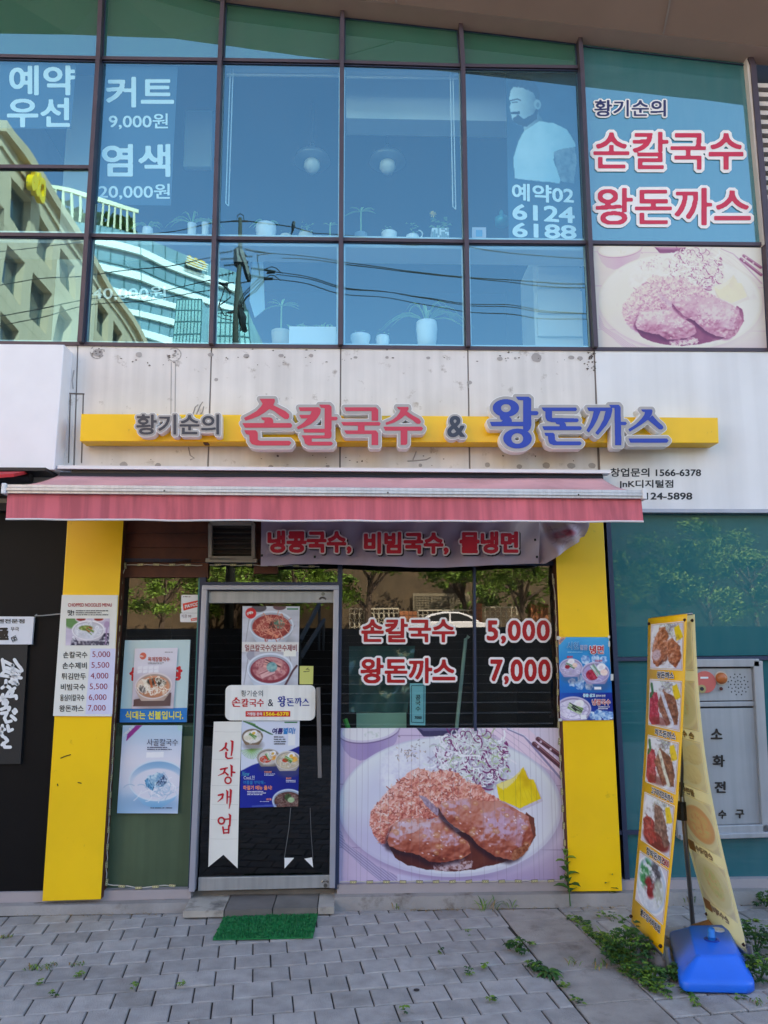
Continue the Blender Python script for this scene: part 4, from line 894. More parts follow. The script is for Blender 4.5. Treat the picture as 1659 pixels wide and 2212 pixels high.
def poster(name, label, cat, pts, Y, A, group=None, bulge=None, thick=None, gain=None, backing=None):
    q = quadP(pts, Y); o = print_mesh(name, A, q, bulge=bulge, gain=gain)
    if backing:                                               # rigid board behind the print
        mb = MB(); k = quadP(pts, Y+.002); mb.slab([k[0], k[3], k[2], k[1]], (0, backing, 0)); mb.build('backing', m_white, o)
    return tag(o, label, cat, group)
def curlb(a=.006, s=0):
    return lambda u, v: np.concatenate([np.zeros((v.shape[0], u.shape[1], 1)), -np.abs(a*np.sin(u*3.1+s)*np.cos(v*2.3+s))-np.where(v > .93, (v-.93)*a*4*u, 0), np.zeros((v.shape[0], u.shape[1], 1))], 2)

# ---- the big dish panel below the window and its faded twin upstairs
A = Art(460, 324, 25, 47, 1645, 1175, (200, 186, 212)); katsu(A)
bp = poster('dish_poster', 'large printed panel of pork cutlet on a white plate under the shop window', 'poster', [(733.5, 1573), (1209, 1572.5), (1222, 1914), (728.5, 1909)], -.012, A, backing=.008)
A2 = Art(330, 190, -20, 35, 1700, 1110, (200, 186, 212)); katsu(A2, False)
l = A2.a@np.array([.3, .5, .2]); l = np.where(A2.poly([(1150,462),(1290,405),(1368,325),(1405,415),(1445,420),(1495,565),(1332,640),(1225,595)]) > .5, l*.3+.62, l)
A2.a = A2.ramp(np.clip((l-.10)*1.16, 0, 1), [(96,52,96),(150,84,128),(196,126,160),(214,160,190),(226,190,206),(234,220,216),(240,236,220),(244,242,236)])*.92+A2.a*.08
A2.mix(np.clip(A2.noise(90, 4, 4)*5-3.2, 0, 1), (228,216,214), .35)
poster('dish_poster', 'sun-faded pink print of a cutlet plate in the lower right upstairs window', 'poster', [(1282, 531), (1652, 535), (1668, 754), (1284.5, 752)], -.006, A2, bulge=curlb(.003), backing=.006, gain=.9)

# ---- menu board on the left pilaster
A = Art(70, 44, 0, 0, 350, 220, (206, 196, 214)); wood(A, (186,176,200), (220,208,226), 4); A.mix(A.ell(40, 30, 60, 50, .5, 20), (96,140,84)); A.mix(A.poly([(60,130),(350,120),(350,220),(40,220)]), A.ramp(A.noise(14, 3, 2)*1.6-.3, [(30,28,52),(60,56,84),(236,234,244)]))
for x in (120, 260): A.mix(A.ell(x, 8, 46, 22), (226,220,230)); A.mix(A.ell(x, 8, 36, 15), (150,40,40))
A.strand([(330,60),(318,210)], 9, (160,130,170)); A.mix(A.ell(326, 50, 22, 26), (176,150,184))
bowl(A, 180, 95, 130, 78, (220,214,226), (242,240,244), (206,206,216), [('noodle', [(240,240,244),(220,222,230),(196,200,212)], 60), ('blob', -.15, -.2, .4, .26, [(60,80,40),(120,140,60),(200,206,150)], 0.), ('blob', .05, -.05, .16, .24, [(150,40,20),(220,80,40)], .2), ('sticks', .1, .1, .4, [(96,130,60),(210,214,170)], .6, 8)], 5)
menu = thing('menu_board', 'tall white noodle menu board with six prices on the left yellow pilaster', 'menu board', P(185, 1547, -.11))
mb = MB(); q = quadP([(133.7, 1285), (254.5, 1285.5), (240.5, 1547.5), (114.5, 1546.5)], -.112); mb.slab([q[0], q[3], q[2], q[1]], (0, .012, 0)); mb.build('board', mat('menu_white', rgb(232, 232, 226), .45, var=.03), menu)
print_mesh('dish_photo', A, quadP([(143, 1336), (237, 1336), (235.5, 1394), (141.5, 1394)], -.1135), menu)
mb = MB(); q = quadP([(195.5, 1401), (250, 1401), (242.5, 1543), (184.5, 1543)], -.1133); mb.poly([q[0], q[3], q[2], q[1]]); mb.build('price_strip', mat('lilac_paper', rgb(214, 214, 240), .6), menu)
mb = MB(); Yt = -.1145; text(mb, 'CHOPPED NOODLES MENU', (146.8, 1303, 241.3, 1310.6), Yt, .018, 1); text(mb, '맛!', (146, 1317.5, 160, 1330), Yt, .03, 0); fine(mb, (164, 1318, 238, 1331), Yt, 3, 0, 4)
for i, (a, b) in enumerate((('손칼국수', '5,000'), ('손수제비', '5,500'), ('튀김만두', '4,000'), ('비빔국수', '5,500'), ('옹심이칼국수', '6,000'), ('왕돈까스', '7,000'))):
    x = 136.3-i*1.66; y = 1407.5+i*23.15; text(mb, a, (x, y, x+52.6, y+14.2), Yt, .022, 0); text(mb, b, (199.4-i*1.9, y-.4, 238-i*2, y+13.6), Yt, .012, 2)
mb.build('lettering', [m_dark, mat('ink_red', rgb(176, 30, 36), .5), mat('ink_maroon', rgb(150, 16, 66), .5)], menu)

# ---- posters on the left pane
pb = thing('prepay_board', 'pale green board with a blue band and yellow lettering on the left pane', 'notice board', P(330, 1560, 0))
mb = MB(); q = quadP([(270, 1383), (411, 1382), (403, 1560), (258.4, 1560.5)], -.02); mb.slab([q[0], q[3], q[2], q[1]], (0, .012, 0)); mb.build('board', mat('pale_green_board', rgb(196, 220, 222), .4, var=.03), pb)
mb = MB(); q = quadP([(259.6, 1531), (404.3, 1529), (403, 1560), (258.4, 1560.5)], -.0215); mb.poly([q[0], q[3], q[2], q[1]], 0); text(mb, '식대는 선불입니다.', (271, 1536, 396, 1554), -.0235, .035, 1); text(mb, '설', (279.5, 1441, 303, 1471), -.0215, .07, 2); text(mb, '장', (369, 1439, 394, 1470), -.0215, .07, 2)
mb.build('lettering', [mat('band_blue', rgb(28, 124, 200), .4), mat('ink_yellow', rgb(238, 226, 70), .5), mat('ink_crimson', rgb(206, 26, 40), .5)], pb)
A = Art(92, 130, 240, 160, 790, 892, (226, 222, 232)); A.mix(np.clip((A.Y-380)/120, 0, 1), (206,196,206)); A.mix(A.poly([(265,780),(745,700),(745,860),(262,860)]), (96,66,66))
for i in range(4):
    for j in range(2): A.mix(A.poly([(290+i*70,385+j*45),(350+i*70,372+j*45),(352+i*70,410+j*45),(295+i*70,422+j*45)]), (236,234,240))
bowl(A, 510, 615, 238, 160, (206,180,166), (226,214,214), (206,140,104), [('blob', -.55, 0, .35, .5, [(226,196,170),(236,214,196)], 0), ('noodle', [(244,236,220),(226,206,180),(250,244,234)], 60), ('blob', .15, -.25, .5, .3, [(40,34,36),(96,84,70),(236,226,206)], .1), ('blob', -.6, .25, .2, .2, [(50,44,46),(190,180,170)], .8), ('sticks', -.05, -.2, .4, [(196,96,50)], 1.3, 4), ('noodle', [(246,238,222)], 20)], 7)
A.mix(A.ell(352, 255, 42, 42), (226,110,84))
p1 = poster('soup_poster', 'small white poster of red spicy noodle soup taped over the pale green board', 'poster', [(291.4, 1401), (384.3, 1399.5), (374.5, 1530), (284.3, 1531)], -.028, A, bulge=curlb(.003))
mb = MB(); text(mb, '육개장칼국수', (319.4, 1419, 366.4, 1429), -.0335, .025, 0); fine(mb, (319.4, 1431, 356, 1435.5), -.0335, 2, 1, 3); fine(mb, (356, 1408, 374, 1410.5), -.0335, 1, 1, 8); text(mb, '신메뉴', (299, 1415, 310, 1420), -.0335, .03, 2); mb.build('lettering', [mat('ink_brick', rgb(190, 84, 60), .5), mat('ink_grey', rgb(100, 96, 100), .6), m_white], p1)
A = Art(110, 160, 65, 1090, 860, 2160, (206, 216, 234)); A.mix(np.clip((A.Y-1300)/250, 0, 1)*np.clip(1-(A.Y-1500)/500, 0, 1), (228,226,236)); A.mix(np.clip((A.Y-1800)/300, 0, 1)*np.clip((500-A.X)/500+.3, 0, 1), (150,190,222)); A.mix(np.clip((1350-A.Y)/200, 0, 1), (176,206,226), .8)
A.mix(A.ell(560, 2040, 380, 90, .06, 100), (120,164,206), .7)
wl_ = [(195,1760),(230,1880),(300,1960),(400,2050),(520,2085),(640,2085),(800,2000),(860,1900),(860,1720)]; A.mix(A.poly(wl_), A.ramp(np.clip((A.Y-1780)/300, 0, 1), [(206,222,238),(120,176,216)])); A.mix(A.ell(570,1765,378,248), (216,228,240)); A.mix(A.ell(572,1770,362,234), A.ramp(np.clip((A.Y-1520)/420, 0, 1), [(120,170,210),(196,212,230),(222,226,236)])); A.mix(A.ell(572,1805,330,186,0,20), (222,222,234))
r = np.random.RandomState(3)
for _ in range(60): A.curl(590+r.randn()*110, 1860+r.randn()*34, 150, 8, [(196,212,230),(236,238,244),(160,190,216)][r.randint(3)], r, 1.6)
A.mix(A.poly([(405,1770),(440,1700),(520,1690),(560,1665),(640,1680),(700,1780),(650,1840),(520,1850),(480,1880)], 14, 40, 3), A.ramp(A.noise(34, 4, 4), [(20,60,110),(96,150,190),(206,226,236),(240,244,246)])); A.mix(A.poly([(400,1770),(440,1730),(530,1850),(510,1890),(430,1840)], 4, 30), A.ramp(A.noise(20, 6, 2, 3, 1), [(14,48,90),(80,150,196),(200,226,240)])); A.mix(A.poly([(540,1820),(580,1760),(650,1690),(700,1770),(650,1830)], 10, 20, 5), A.ramp(A.noise(15, 7, 2)*1.5-.2, [(20,34,70),(120,150,186),(236,240,246)]))
A.mix(A.poly([(400,1425),(630,1418),(628,1485),(400,1490)]), (240,240,244)); A.mix(A.poly([(135,1200),(245,1093),(325,1095),(125,1290)]), (150,50,140)); A.mix(A.poly([(790,1093),(860,1093),(855,1170),(800,1150)]), (180,216,216))
p2 = poster('noodle_poster', 'pale blue poster of a white noodle bowl taped on the olive film', 'poster', [(265.5, 1566.7), (394, 1566.7), (384.3, 1757), (253, 1756.4)], -.016, A, bulge=curlb(.004, 1))
mb = MB(); text(mb, '사골칼국수', (317.3, 1596, 384.3, 1611), -.0215, .006, 0); fine(mb, (318, 1613, 372, 1622), -.0215, 2, 0, 6); fine(mb, (325, 1744, 378, 1748), -.0215, 1, 0, 9)
text(mb, '신메뉴출시!', None, 0, .03, 1, q=[P(264, 1587, -.0218), P(287, 1566, -.0218), P(290.5, 1570.5, -.0218), P(267.5, 1592, -.0218)]); mb.build('lettering', [mat('ink_navy', rgb(40, 40, 84), .5), m_white], p2)
for nm, lab, x0, y0, x1, y1, big in (('payment_sticker', 'larger white payment sticker with a slanting red band on the left pane', 391.5, 1285, 430.5, 1324, 1), ('payment_sticker', 'smaller white meal-voucher sticker with a red corner band on the left pane', 389, 1324.5, 428.5, 1344, 0)):
    t = MB(); q = quadP(rectq(x0, y0, x1, y1), -.006); n = 5; pts = []
    for cx, cy, a0 in ((x0+3, y0+3, pi), (x1-3, y0+3, 1.5*pi), (x1-3, y1-3, 0), (x0+3, y1-3, .5*pi)):
        for k in range(5): a = a0+k*pi/8; pts.append(P(cx+3*cos(a), cy+3*sin(a), -.006))
    t.poly(pts[::-1], 0)
    if big:
        qq = [P(394.5, 1304, -.0075), P(430.5, 1296, -.0075), P(430.5, 1310, -.0075), P(396.5, 1319, -.0075)]; t.poly([qq[0], qq[3], qq[2], qq[1]], 1); text(t, 'PAYCO', None, 0, .04, 0, q=[P(399, 1307, -.009), P(429.5, 1300, -.009), P(429.5, 1307, -.009), P(400, 1314.5, -.009)]); fine(t, (396, 1288, 414, 1291.5), -.0075, 1, 2, 3)
    else:
        text(t, '식권 99', (392, 1327, 413, 1335), -.0075, .0, 2); qq = [P(412, 1336.5, -.0075), P(428, 1333.5, -.0075), P(428, 1339.5, -.0075), P(413, 1342, -.0075)]; t.poly([qq[0], qq[3], qq[2], qq[1]], 1); text(t, 'PAYCO', None, 0, .03, 0, q=[P(414, 1338, -.009), P(427.5, 1335.3, -.009), P(427.5, 1338.3, -.009), P(414.6, 1340.8, -.009)])
    tag(t.build(nm, [m_white, mat('sticker_red', rgb(226, 62, 44), .45), mat('sticker_text', rgb(110, 60, 70), .5)], origin=P((x0+x1)/2, y1, -.006)), lab, 'sticker')

# ---- posters on the door
YD = -.026
A = Art(110, 152, 560, 495, 1180, 1335, (200, 204, 214)); wood(A, (178,180,192), (216,220,230), 6); r = np.random.RandomState(8)
for p in ([(640,600),(600,900)], [(1130,700),(1060,820)], [(640,980),(590,1330)], [(1060,960),(1110,1150)]): A.strand(p, 5, (120,120,130))
A.mix(A.ell(740, 515, 80, 45), (90,84,92)); A.mix(A.ell(960, 505, 70, 34), (110,80,84)); A.mix(A.ell(680, 1020, 65, 55), (150,150,170)); A.mix(A.ell(960, 985, 50, 20), (210,206,214))
red = [('noodle', [(206,140,120),(186,104,90),(226,170,146),(160,70,66)], 90), ('blob', .1, 0, .18, .4, [(70,40,36),(120,60,50)], .5), ('blob', .35, -.12, .24, .3, [(40,70,64),(110,140,120),(200,214,200)], .3), ('sticks', .1, .45, .5, [(206,110,90),(226,150,120)], .4, 6), ('noodle', [(216,150,126),(170,80,72)], 40)]
bowl(A, 876, 705, 240, 160, (196,206,222), (214,222,234), (150,56,52), red, 12); A.mix(A.poly([(560,880),(1180,880),(1180,985),(560,985)]), A.ramp(A.noise(200, 3), [(214,214,214),(232,230,228)]))
A.mix(A.ell(680, 1020, 65, 55), (160,160,176)); A.mix(A.poly([(695,980),(755,975),(760,1020),(700,1030)]), (190,186,196))
bowl(A, 870, 1160, 248, 168, (196,206,224), (218,226,238), (140,50,66), [('blob', 0, 0, .75, .7, [(120,50,64),(176,100,108),(206,150,150),(150,70,90)], 0), ('sticks', .1, -.2, .7, [(206,140,140),(226,170,160),(96,50,60)], .3, 14), ('sticks', -.1, .3, .6, [(226,180,180),(160,90,100)], -.4, 12), ('blob', .08, -.1, .22, .3, [(50,96,110),(110,160,166),(170,206,200)], 0)], 14)
A.strand([(1160,1130),(1120,1180),(1040,1330)], 22, (84,50,60)); A.mix(A.ell(653, 573, 58, 58), (206,44,48)); A.mix(A.poly([(1015,970),(1150,968),(1150,1030),(1015,1030)]), (238,238,230))
p3 = poster('spicy_noodle_poster', 'grey poster of two bowls of red spicy noodles at the top of the door', 'poster', [(524, 1309.4), (647.5, 1310), (643.5, 1480), (521.4, 1480)], YD, A)
mb = MB(); text(mb, '얼큰칼국수/얼큰수제비', (529, 1392, 640.8, 1407), YD-.002, .022, 0); text(mb, '신메뉴', None, 0, .04, 1, q=[P(532.5, 1322.5, YD-.002), P(546.5, 1318.5, YD-.002), P(547.5, 1325.5, YD-.002), P(533.5, 1329.5, YD-.002)]); q = quadP(rectq(620, 1314, 644, 1317), YD-.002); mb.poly([q[0], q[3], q[2], q[1]], 2)
mb.build('lettering', [mat('ink_darkred', rgb(140, 34, 40), .5), m_white, mat('ink_green', rgb(60, 130, 90), .5)], p3)
mb = MB(); q = quadP([(647.5, 1438.6), (677, 1438.8), (676, 1478), (646.9, 1478)], YD); mb.poly([q[0], q[3], q[2], q[1]], 0); mb.bar(P(655.5, 1451, YD-.002), P(661.5, 1451, YD-.002), .004, .001, 1)
for pts in ([(662,1450.5),(668,1450.5),(668,1446),(664,1446),(664,1443.5)], [(661,1446.5),(665,1443),(667,1443)]): mb.tube([P(x, y, YD-.002) for x, y in pts], .0016, 4, 1)
tag(mb.build('smoking_notice', [mat('lime_card', rgb(206, 208, 116), .5, var=.05), m_dark], origin=P(662, 1478, YD)), 'yellow-green notice card with a black cigarette mark on the door', 'notice')
ds = thing('door_sign', 'white round-cornered sign board with red and blue lettering across the door', 'sign', P(584, 1556, YD))
mb = MB(); pts = []; x0, y0, x1, y1 = 487, 1480, 682, 1556.5; R_ = 13
for cx, cy, a0 in ((x0+R_, y0+R_, pi), (x1-R_, y0+R_, 1.5*pi), (x1-R_, y1-R_, 0), (x0+R_, y1-R_, .5*pi)):
    for k in range(7): a = a0+k*pi/12; pts.append(P(cx+R_*cos(a)-(cy-1480)*.015, cy+R_*sin(a), YD-.012))
mb.slab(pts[::-1], (0, .012, 0)); soften(mb.build('board', mat('door_sign_white', rgb(236, 236, 232), .4, var=.03, streak=(.04, 30)), ds), .002)
mb = MB(); Yd = YD-.0145; text(mb, '황기순의', (520.8, 1491, 567.6, 1504.5), Yd, .012, 0); glyph_word(mb, ['son', 'kal', 'guk', 'su'], (500.3, 1506.5, 570, 1527), Yd, 1); text(mb, '&', (578.8, 1510.5, 590, 1525.5), Yd, .0, 0); glyph_word(mb, ['wang', 'don', 'kka', 'seu'], (599.3, 1503.5, 668.4, 1527), Yd, 2)
q = quadP(rectq(530.5, 1536, 626.8, 1548), Yd); mb.poly([q[0], q[3], q[2], q[1]], 3); text(mb, '가맹점 문의', (533.5, 1538.8, 566, 1545.8), Yd-.002, .03, 4); text(mb, '1566-6378', (569.4, 1538, 623.7, 1546), Yd-.002, .04, 5)
mb.build('lettering', [m_ink, mat('ink_sign_red', rgb(196, 26, 44), .5), mat('ink_sign_blue', rgb(30, 56, 150), .5), mat('label_red', rgb(206, 36, 36), .5), m_white, mat('ink_amber', rgb(250, 210, 40), .5)], ds)
rb = thing('ribbon_banner', 'long cream swallow-tailed ribbon with red brush lettering on the door', 'banner', P(485, 1875, YD))
mb = MB(); out = [(461.8, 1559), (522.4, 1558.5), (517, 1700), (513.2, 1875.7), (482.6, 1846.3), (449.9, 1873), (455, 1700)]; o3 = [P(x, y, YD-.003) for x, y in out]; mb.slab(o3[::-1], (0, .002, 0), 0); mb.build('cloth', mat('ribbon_cloth', rgb(236, 234, 226), .75, var=.05, vscale=6), rb)
mb = MB()
for x0, y0, x1, y1, y2 in [(458, 1640, 519, 1639, 0), (456, 1697, 517, 1696, 0), (455, 1737, 516, 1738, 0), (453, 1770, 515, 1771, 0), (461, 1580, 521, 1581, 0), (452, 1812, 514, 1812, 0)]: mb.tube([P(x0+2, y0, YD-.0036), P((x0+x1)/2, (y0+y1)/2+.7, YD-.0036), P(x1-2, y1, YD-.0036)], .0007, 4, 1)
BR = {'s': 1}
def brushpoly(strokes, mb, Y, m):
    """strokes: list of (points, widths) in photo pixels, swelling and thinning like a brush"""
    for pts, ws in strokes:
        for (a, b), (wa, wb) in zip(zip(pts[:-1], pts[1:]), zip(ws[:-1], ws[1:])):
            dx, dy = b[0]-a[0], b[1]-a[1]; L = math.hypot(dx, dy)+1e-6; nx, ny = -dy/L, dx/L
            mb.poly([P(a[0]+nx*wa/2, a[1]+ny*wa/2, Y), P(b[0]+nx*wb/2, b[1]+ny*wb/2, Y), P(b[0]-nx*wb/2, b[1]-ny*wb/2, Y), P(a[0]-nx*wa/2, a[1]-ny*wa/2, Y)], m)
        for p, w in zip(pts, ws): mb.poly([P(p[0]+w*.5*cos(t*pi/4), p[1]+w*.5*sin(t*pi/4), Y-.0004) for t in range(8)][::-1], m)
z = lambda L: [((438.9+x*.18358), (1547.1+y*.18358)) for x, y in L]
def arc(cx, cy, rx, ry, n=14): return [(cx+rx*cos(t*2*pi/n), cy+ry*sin(t*2*pi/n)) for t in range(n+1)]
brushpoly([(z([(270,320),(262,360),(225,395),(190,412)]), [5,4,3.4,1.2]), (z([(258,368),(285,400)]), [3,4.5]), (z([(325,288),(345,300),(340,400),(330,462)]), [2,5,4,3]), (z([(270,430),(268,480),(290,498),(345,490)]), [5,3.4,3.4,2.6]),
 (z([(205,625),(285,608)]), [4,3]), (z([(262,612),(240,670),(175,700)]), [4,3.6,1.2]), (z([(252,655),(290,690)]), [2.6,4.4]), (z([(320,572),(335,590),(332,705)]), [2,5,3.6]), (z([(335,655),(370,662)]), [3,4]), (z(arc(292,755,36,38)), [3.4]*15),
 (z([(178,930),(232,918),(225,960),(170,1008)]), [3.6,4.6,4,1.2]), (z([(272,870),(285,890),(280,1025)]), [2,4.4,2.6]), (z([(315,858),(326,875),(318,1010),(305,1090)]), [2,5,3.8,1.4]), (z([(284,950),(318,950)]), [3,3]),
 (z(arc(214,1230,36,38)), [3.8]*15), (z([(302,1150),(318,1170),(312,1290)]), [2,4.6,3.4]), (z([(258,1212),(312,1208)]), [3,3]), (z([(232,1305),(242,1380)]), [4,3]), (z([(302,1290),(298,1375)]), [4,3]), (z([(238,1335),(300,1332)]), [2.6,2.6]), (z([(240,1375),(300,1370)]), [3,3.4])], mb, YD-.006, 0)
mb.build('lettering', [mat('ink_brush_red', rgb(196, 18, 40), .5), mat('crease_grey', rgb(190, 188, 180), .7)], rb)
A = Art(112, 166, 430, 45, 1138, 1080, (206, 214, 232)); A.mix(A.noise(300, 2), (224,226,238), .6); r = np.random.RandomState(5)
for k in range(16): A.strand([(455+k*8, 60+k*3), (560+k*16+r.randn()*8, 90+k*9+r.randn()*8)], 12, [(60,110,70),(96,150,84),(40,84,66)][k % 3])
for k in range(20): A.strand([(560, 390), (560+cos(2.9-k*.15)*130, 400+sin(2.9-k*.15)*110*1.0+abs(k-10)*-2)], 5, [(96,160,70),(140,190,96)][k % 2])
A.mix(A.poly([(430,650),(560,585),(760,520),(1000,420),(1140,360),(1140,1080),(430,1080)]), A.ramp(np.clip((A.X-430)/700, 0, 1), [(20,40,150),(16,30,132)]))
E4 = (226,180,70)
top_ = lambda: [('noodle', [(240,236,226),(220,214,200)], 40)]
bowl(A, 565, 240, 128, 90, (140,110,84), (120,110,96), (226,222,216), top_()+[('egg', .12, -.45, .34, None, E4), ('sticks', .0, -.02, .7, [(90,140,60),(206,220,180),(60,110,40)], .5, 14), ('blob', -.45, .2, .35, .3, [(236,232,216),(206,196,170)], 0)], 3)
bowl(A, 765, 490, 140, 98, (150,140,130), (176,168,156), (206,196,190), [('blob', -.25, .25, .48, .42, [(150,24,20),(206,60,36),(226,96,60)], 0), ('blob', .45, .05, .25, .3, [(226,140,40),(246,190,90)], 0), ('egg', .35, -.45, .3, None, E4), ('sticks', .0, -.1, .6, [(206,226,190),(84,140,70),(236,240,226)], 1.0, 12), ('noodle', [(206,200,200),(180,176,180)], 16)], 4)
bowl(A, 1000, 530, 155, 112, (190,180,170), (216,210,204), (196,180,150), [('noodle', [(206,196,180),(180,170,160),(226,220,210)], 70), ('egg', .25, -.5, .3, None, E4), ('blob', -.2, .0, .22, .2, [(170,40,26),(220,84,50)], 0), ('blob', .45, -.1, .28, .28, [(236,160,50),(250,206,110)], 0), ('sticks', .05, -.1, .6, [(96,160,70),(214,230,190),(60,120,50)], .5, 12)], 5)
bowl(A, 1010, 1000, 190, 130, (170,190,214), (206,218,232), (84,50,44), [('blob', 0, .1, .8, .75, [(50,28,28),(96,60,56),(150,110,100)], 0), ('noodle', [(150,130,120),(110,84,80)], 50), ('blob', .0, -.25, .2, .3, [(30,40,30),(96,130,70)], 0), ('blob', .2, .0, .2, .22, [(150,180,130),(190,210,170)], 0)], 6)
A.mix(A.poly([(1000,215),(1085,215),(1085,355),(1000,355)]), (232,234,236)); A.mix(A.poly([(580,1055),(900,1045),(860,1070),(580,1070)]), (120,140,206), .5)
p4 = poster('summer_poster', 'blue and white summer menu poster with four noodle bowls low on the door', 'poster', [(522.4, 1556), (647.5, 1555.5), (644, 1741.8), (518, 1745)], YD, A)
mb = MB(); Yp = YD-.002; T_ = lambda x0, y0, x1, y1: (438.9+x0*.18358, 1547.1+y0*.18358, 438.9+x1*.18358, 1547.1+y1*.18358)
text(mb, '여름', T_(812,138,938,212), Yp, .04, 0, shear=.2); text(mb, '별미!', T_(942,132,1085,212), Yp, .04, 1, shear=.2); text(mb, 'New', T_(455,648,545,706), Yp, .0, 2, shear=.4); text(mb, 'CooL한', T_(476,698,608,746), Yp, .0, 3); text(mb, '여름을 부탁해~', T_(472,758,735,802), Yp, .02, 1); text(mb, '하절기 메뉴 출시!', T_(470,815,810,868), Yp, .03, 4)
text(mb, '비빔냉면', T_(720,645,804,668), Yp, .03, 4); text(mb, '물냉면', T_(975,720,1036,742), Yp, .03, 4); text(mb, '냉모밀', T_(742,966,803,990), Yp, .03, 4); fine(mb, T_(832,236,990,345), Yp, 4, 5, 2); fine(mb, T_(720,675,855,705), Yp, 2, 3, 3); fine(mb, T_(975,750,1095,785), Yp, 2, 3, 4); fine(mb, T_(520,880,740,935), Yp, 3, 3, 5); fine(mb, T_(668,1000,803,1012), Yp, 1, 3, 6); q = quadP(rectq(*T_(957,65,1108,80)), Yp); mb.poly([q[0], q[3], q[2], q[1]], 6)
mb.build('lettering', [mat('ink_indigo', rgb(40, 30, 110), .5), mat('ink_sky', rgb(30, 130, 200), .5), mat('ink_teal', rgb(70, 170, 200), .5), mat('ink_white', rgb(226, 228, 240), .5), mat('ink_peach', rgb(246, 150, 110), .5), m_ink, mat('ink_green', rgb(60, 130, 90), .5)], p4)

# ---- poster on the right pilaster
A = Art(92, 152, 105, 160, 1370, 2075, (30, 130, 206)); A.a[:] = A.ramp(np.clip((A.Y-160)/1300, 0, 1)*.8+.2*A.noise(500, 3), [(84,176,220),(20,130,200),(10,96,186)]); A.mix(np.clip((A.Y-1440)/12, 0, 1), A.ramp(np.clip((A.X-100)/1200, 0, 1), [(24,84,180),(18,40,140)])); A.mix(A.poly([(105,160),(310,165),(120,360)]), (226,160,110)); A.mix(A.poly([(105,160),(190,160),(110,250)]), (236,236,240)); r = np.random.RandomState(6)
def ice(cx, cy, s_):
    mk = A.poly([(cx-s_, cy-.4*s_), (cx-.3*s_, cy-s_), (cx+.7*s_, cy-.8*s_), (cx+s_, cy+.2*s_), (cx+.4*s_, cy+s_), (cx-.7*s_, cy+.8*s_)], s_*.15, s_*.6, int(cx) % 50); A.mix(mk, A.ramp(A.noise(s_*.55, int(cy) % 40, 3)*1.5-.25, [(60,110,190),(160,196,230),(232,240,248)]))
for c in ((760,690,110),(1000,680,110),(1200,690,90),(420,1210,100),(600,1270,110),(640,1130,90),(820,1290,100),(880,1960,90),(1010,1930,100),(1160,1950,100),(1300,1960,90),(1000,2040,80),(1200,2040,80)): ice(*c)
cold = lambda: [('noodle', [(196,184,214),(220,212,232),(170,156,196)], 50)]
bowl(A, 400, 860, 285, 200, (176,162,200), (206,196,220), (196,184,214), cold()+[('egg', .02, -.62, .32, None, (236,226,230)), ('sticks', -.05, -.15, .8, [(226,236,236),(150,180,160),(84,120,80)], .45, 12), ('blob', -.3, -.02, .2, .2, [(140,20,40),(190,50,70)], 0), ('blob', .35, -.22, .2, .25, [(236,190,160),(246,226,216)], 0)], 7)
bowl(A, 990, 980, 340, 240, (170,154,196), (206,196,222), (170,156,200), cold()+[('blob', -.25, .25, .42, .5, [(110,16,40),(180,40,66),(214,110,130)], 0), ('egg', .42, -.5, .34, None, (226,216,222)), ('sticks', .02, -.2, .8, [(226,236,232),(190,210,206),(110,150,120)], 1.0, 14), ('blob', .6, .02, .26, .3, [(236,190,170),(250,236,230)], 0)], 8)
bowl(A, 430, 1800, 420, 270, (176,160,200), (206,196,222), (220,214,232), cold()+[('egg', .3, -.35, .32, None, (236,226,232)), ('sticks', .1, .02, .8, [(150,180,120),(206,220,196),(40,60,40)], .45, 16), ('sticks', .05, .0, .3, [(30,34,30)], .6, 5)], 9)
A.mix(A.poly([(590,1950),(730,1950),(735,2040),(600,2050)]), (236,236,240)); A.mix(A.poly([(940,1315),(1110,1312),(1112,1375),(942,1378)]), (240,240,244))
p5 = poster('cold_noodle_poster', 'glossy blue poster of iced noodle bowls taped across the right yellow pilaster', 'poster', [(1206, 1376), (1315, 1376.5), (1325, 1555), (1210, 1556.5)], -.108, A, bulge=curlb(.004, 2))
mb = MB(); T5 = lambda x0, y0, x1, y1: (1196+x0*.09426, 1360.5+y0*.09426, 1196+x1*.09426, 1360.5+y1*.09426); Yq = -.115
outlined(mb, '시원', T5(300,270,575,455), Yq, .0, .05, (4, 3)); outlined(mb, '깔끔', T5(598,345,780,465), Yq, .0, .05, (4, 1)); outlined(mb, '냉면', T5(810,345,1155,565), Yq, .04, .10, (0, 1)); outlined(mb, '냉콩국수', T5(870,1580,1305,1735), Yq, .03, .09, (0, 1)); outlined(mb, '콩을 삶고', T5(668,1460,950,1545), Yq, .03, .08, (3, 1)); text(mb, '갈아서 만든', T5(970,1485,1190,1540), Yq, .03, 1)
text(mb, '물냉면', T5(305,595,438,648), Yq, .04, 2); text(mb, '비빔냉면', T5(950,685,1115,735), Yq, .03, 2); fine(mb, T5(318,500,770,535), Yq, 1, 3, 2); fine(mb, T5(1020,1755,1300,1835), Yq, 2, 1, 4); text(mb, '신메뉴', None, 0, .03, 4, q=[P(1207.5, 1385.5, Yq), P(1216.5, 1377.5, Yq), P(1219.5, 1380, Yq), P(1210, 1389.5, Yq)])
mb.build('lettering', [mat('ink_coldred', rgb(190, 24, 46), .5), m_white, mat('ink_rose', rgb(206, 70, 80), .5), mat('ink_ice', rgb(150, 214, 240), .5), mat('ink_midblue', rgb(20, 90, 170), .5)], p5)
mb = MB()
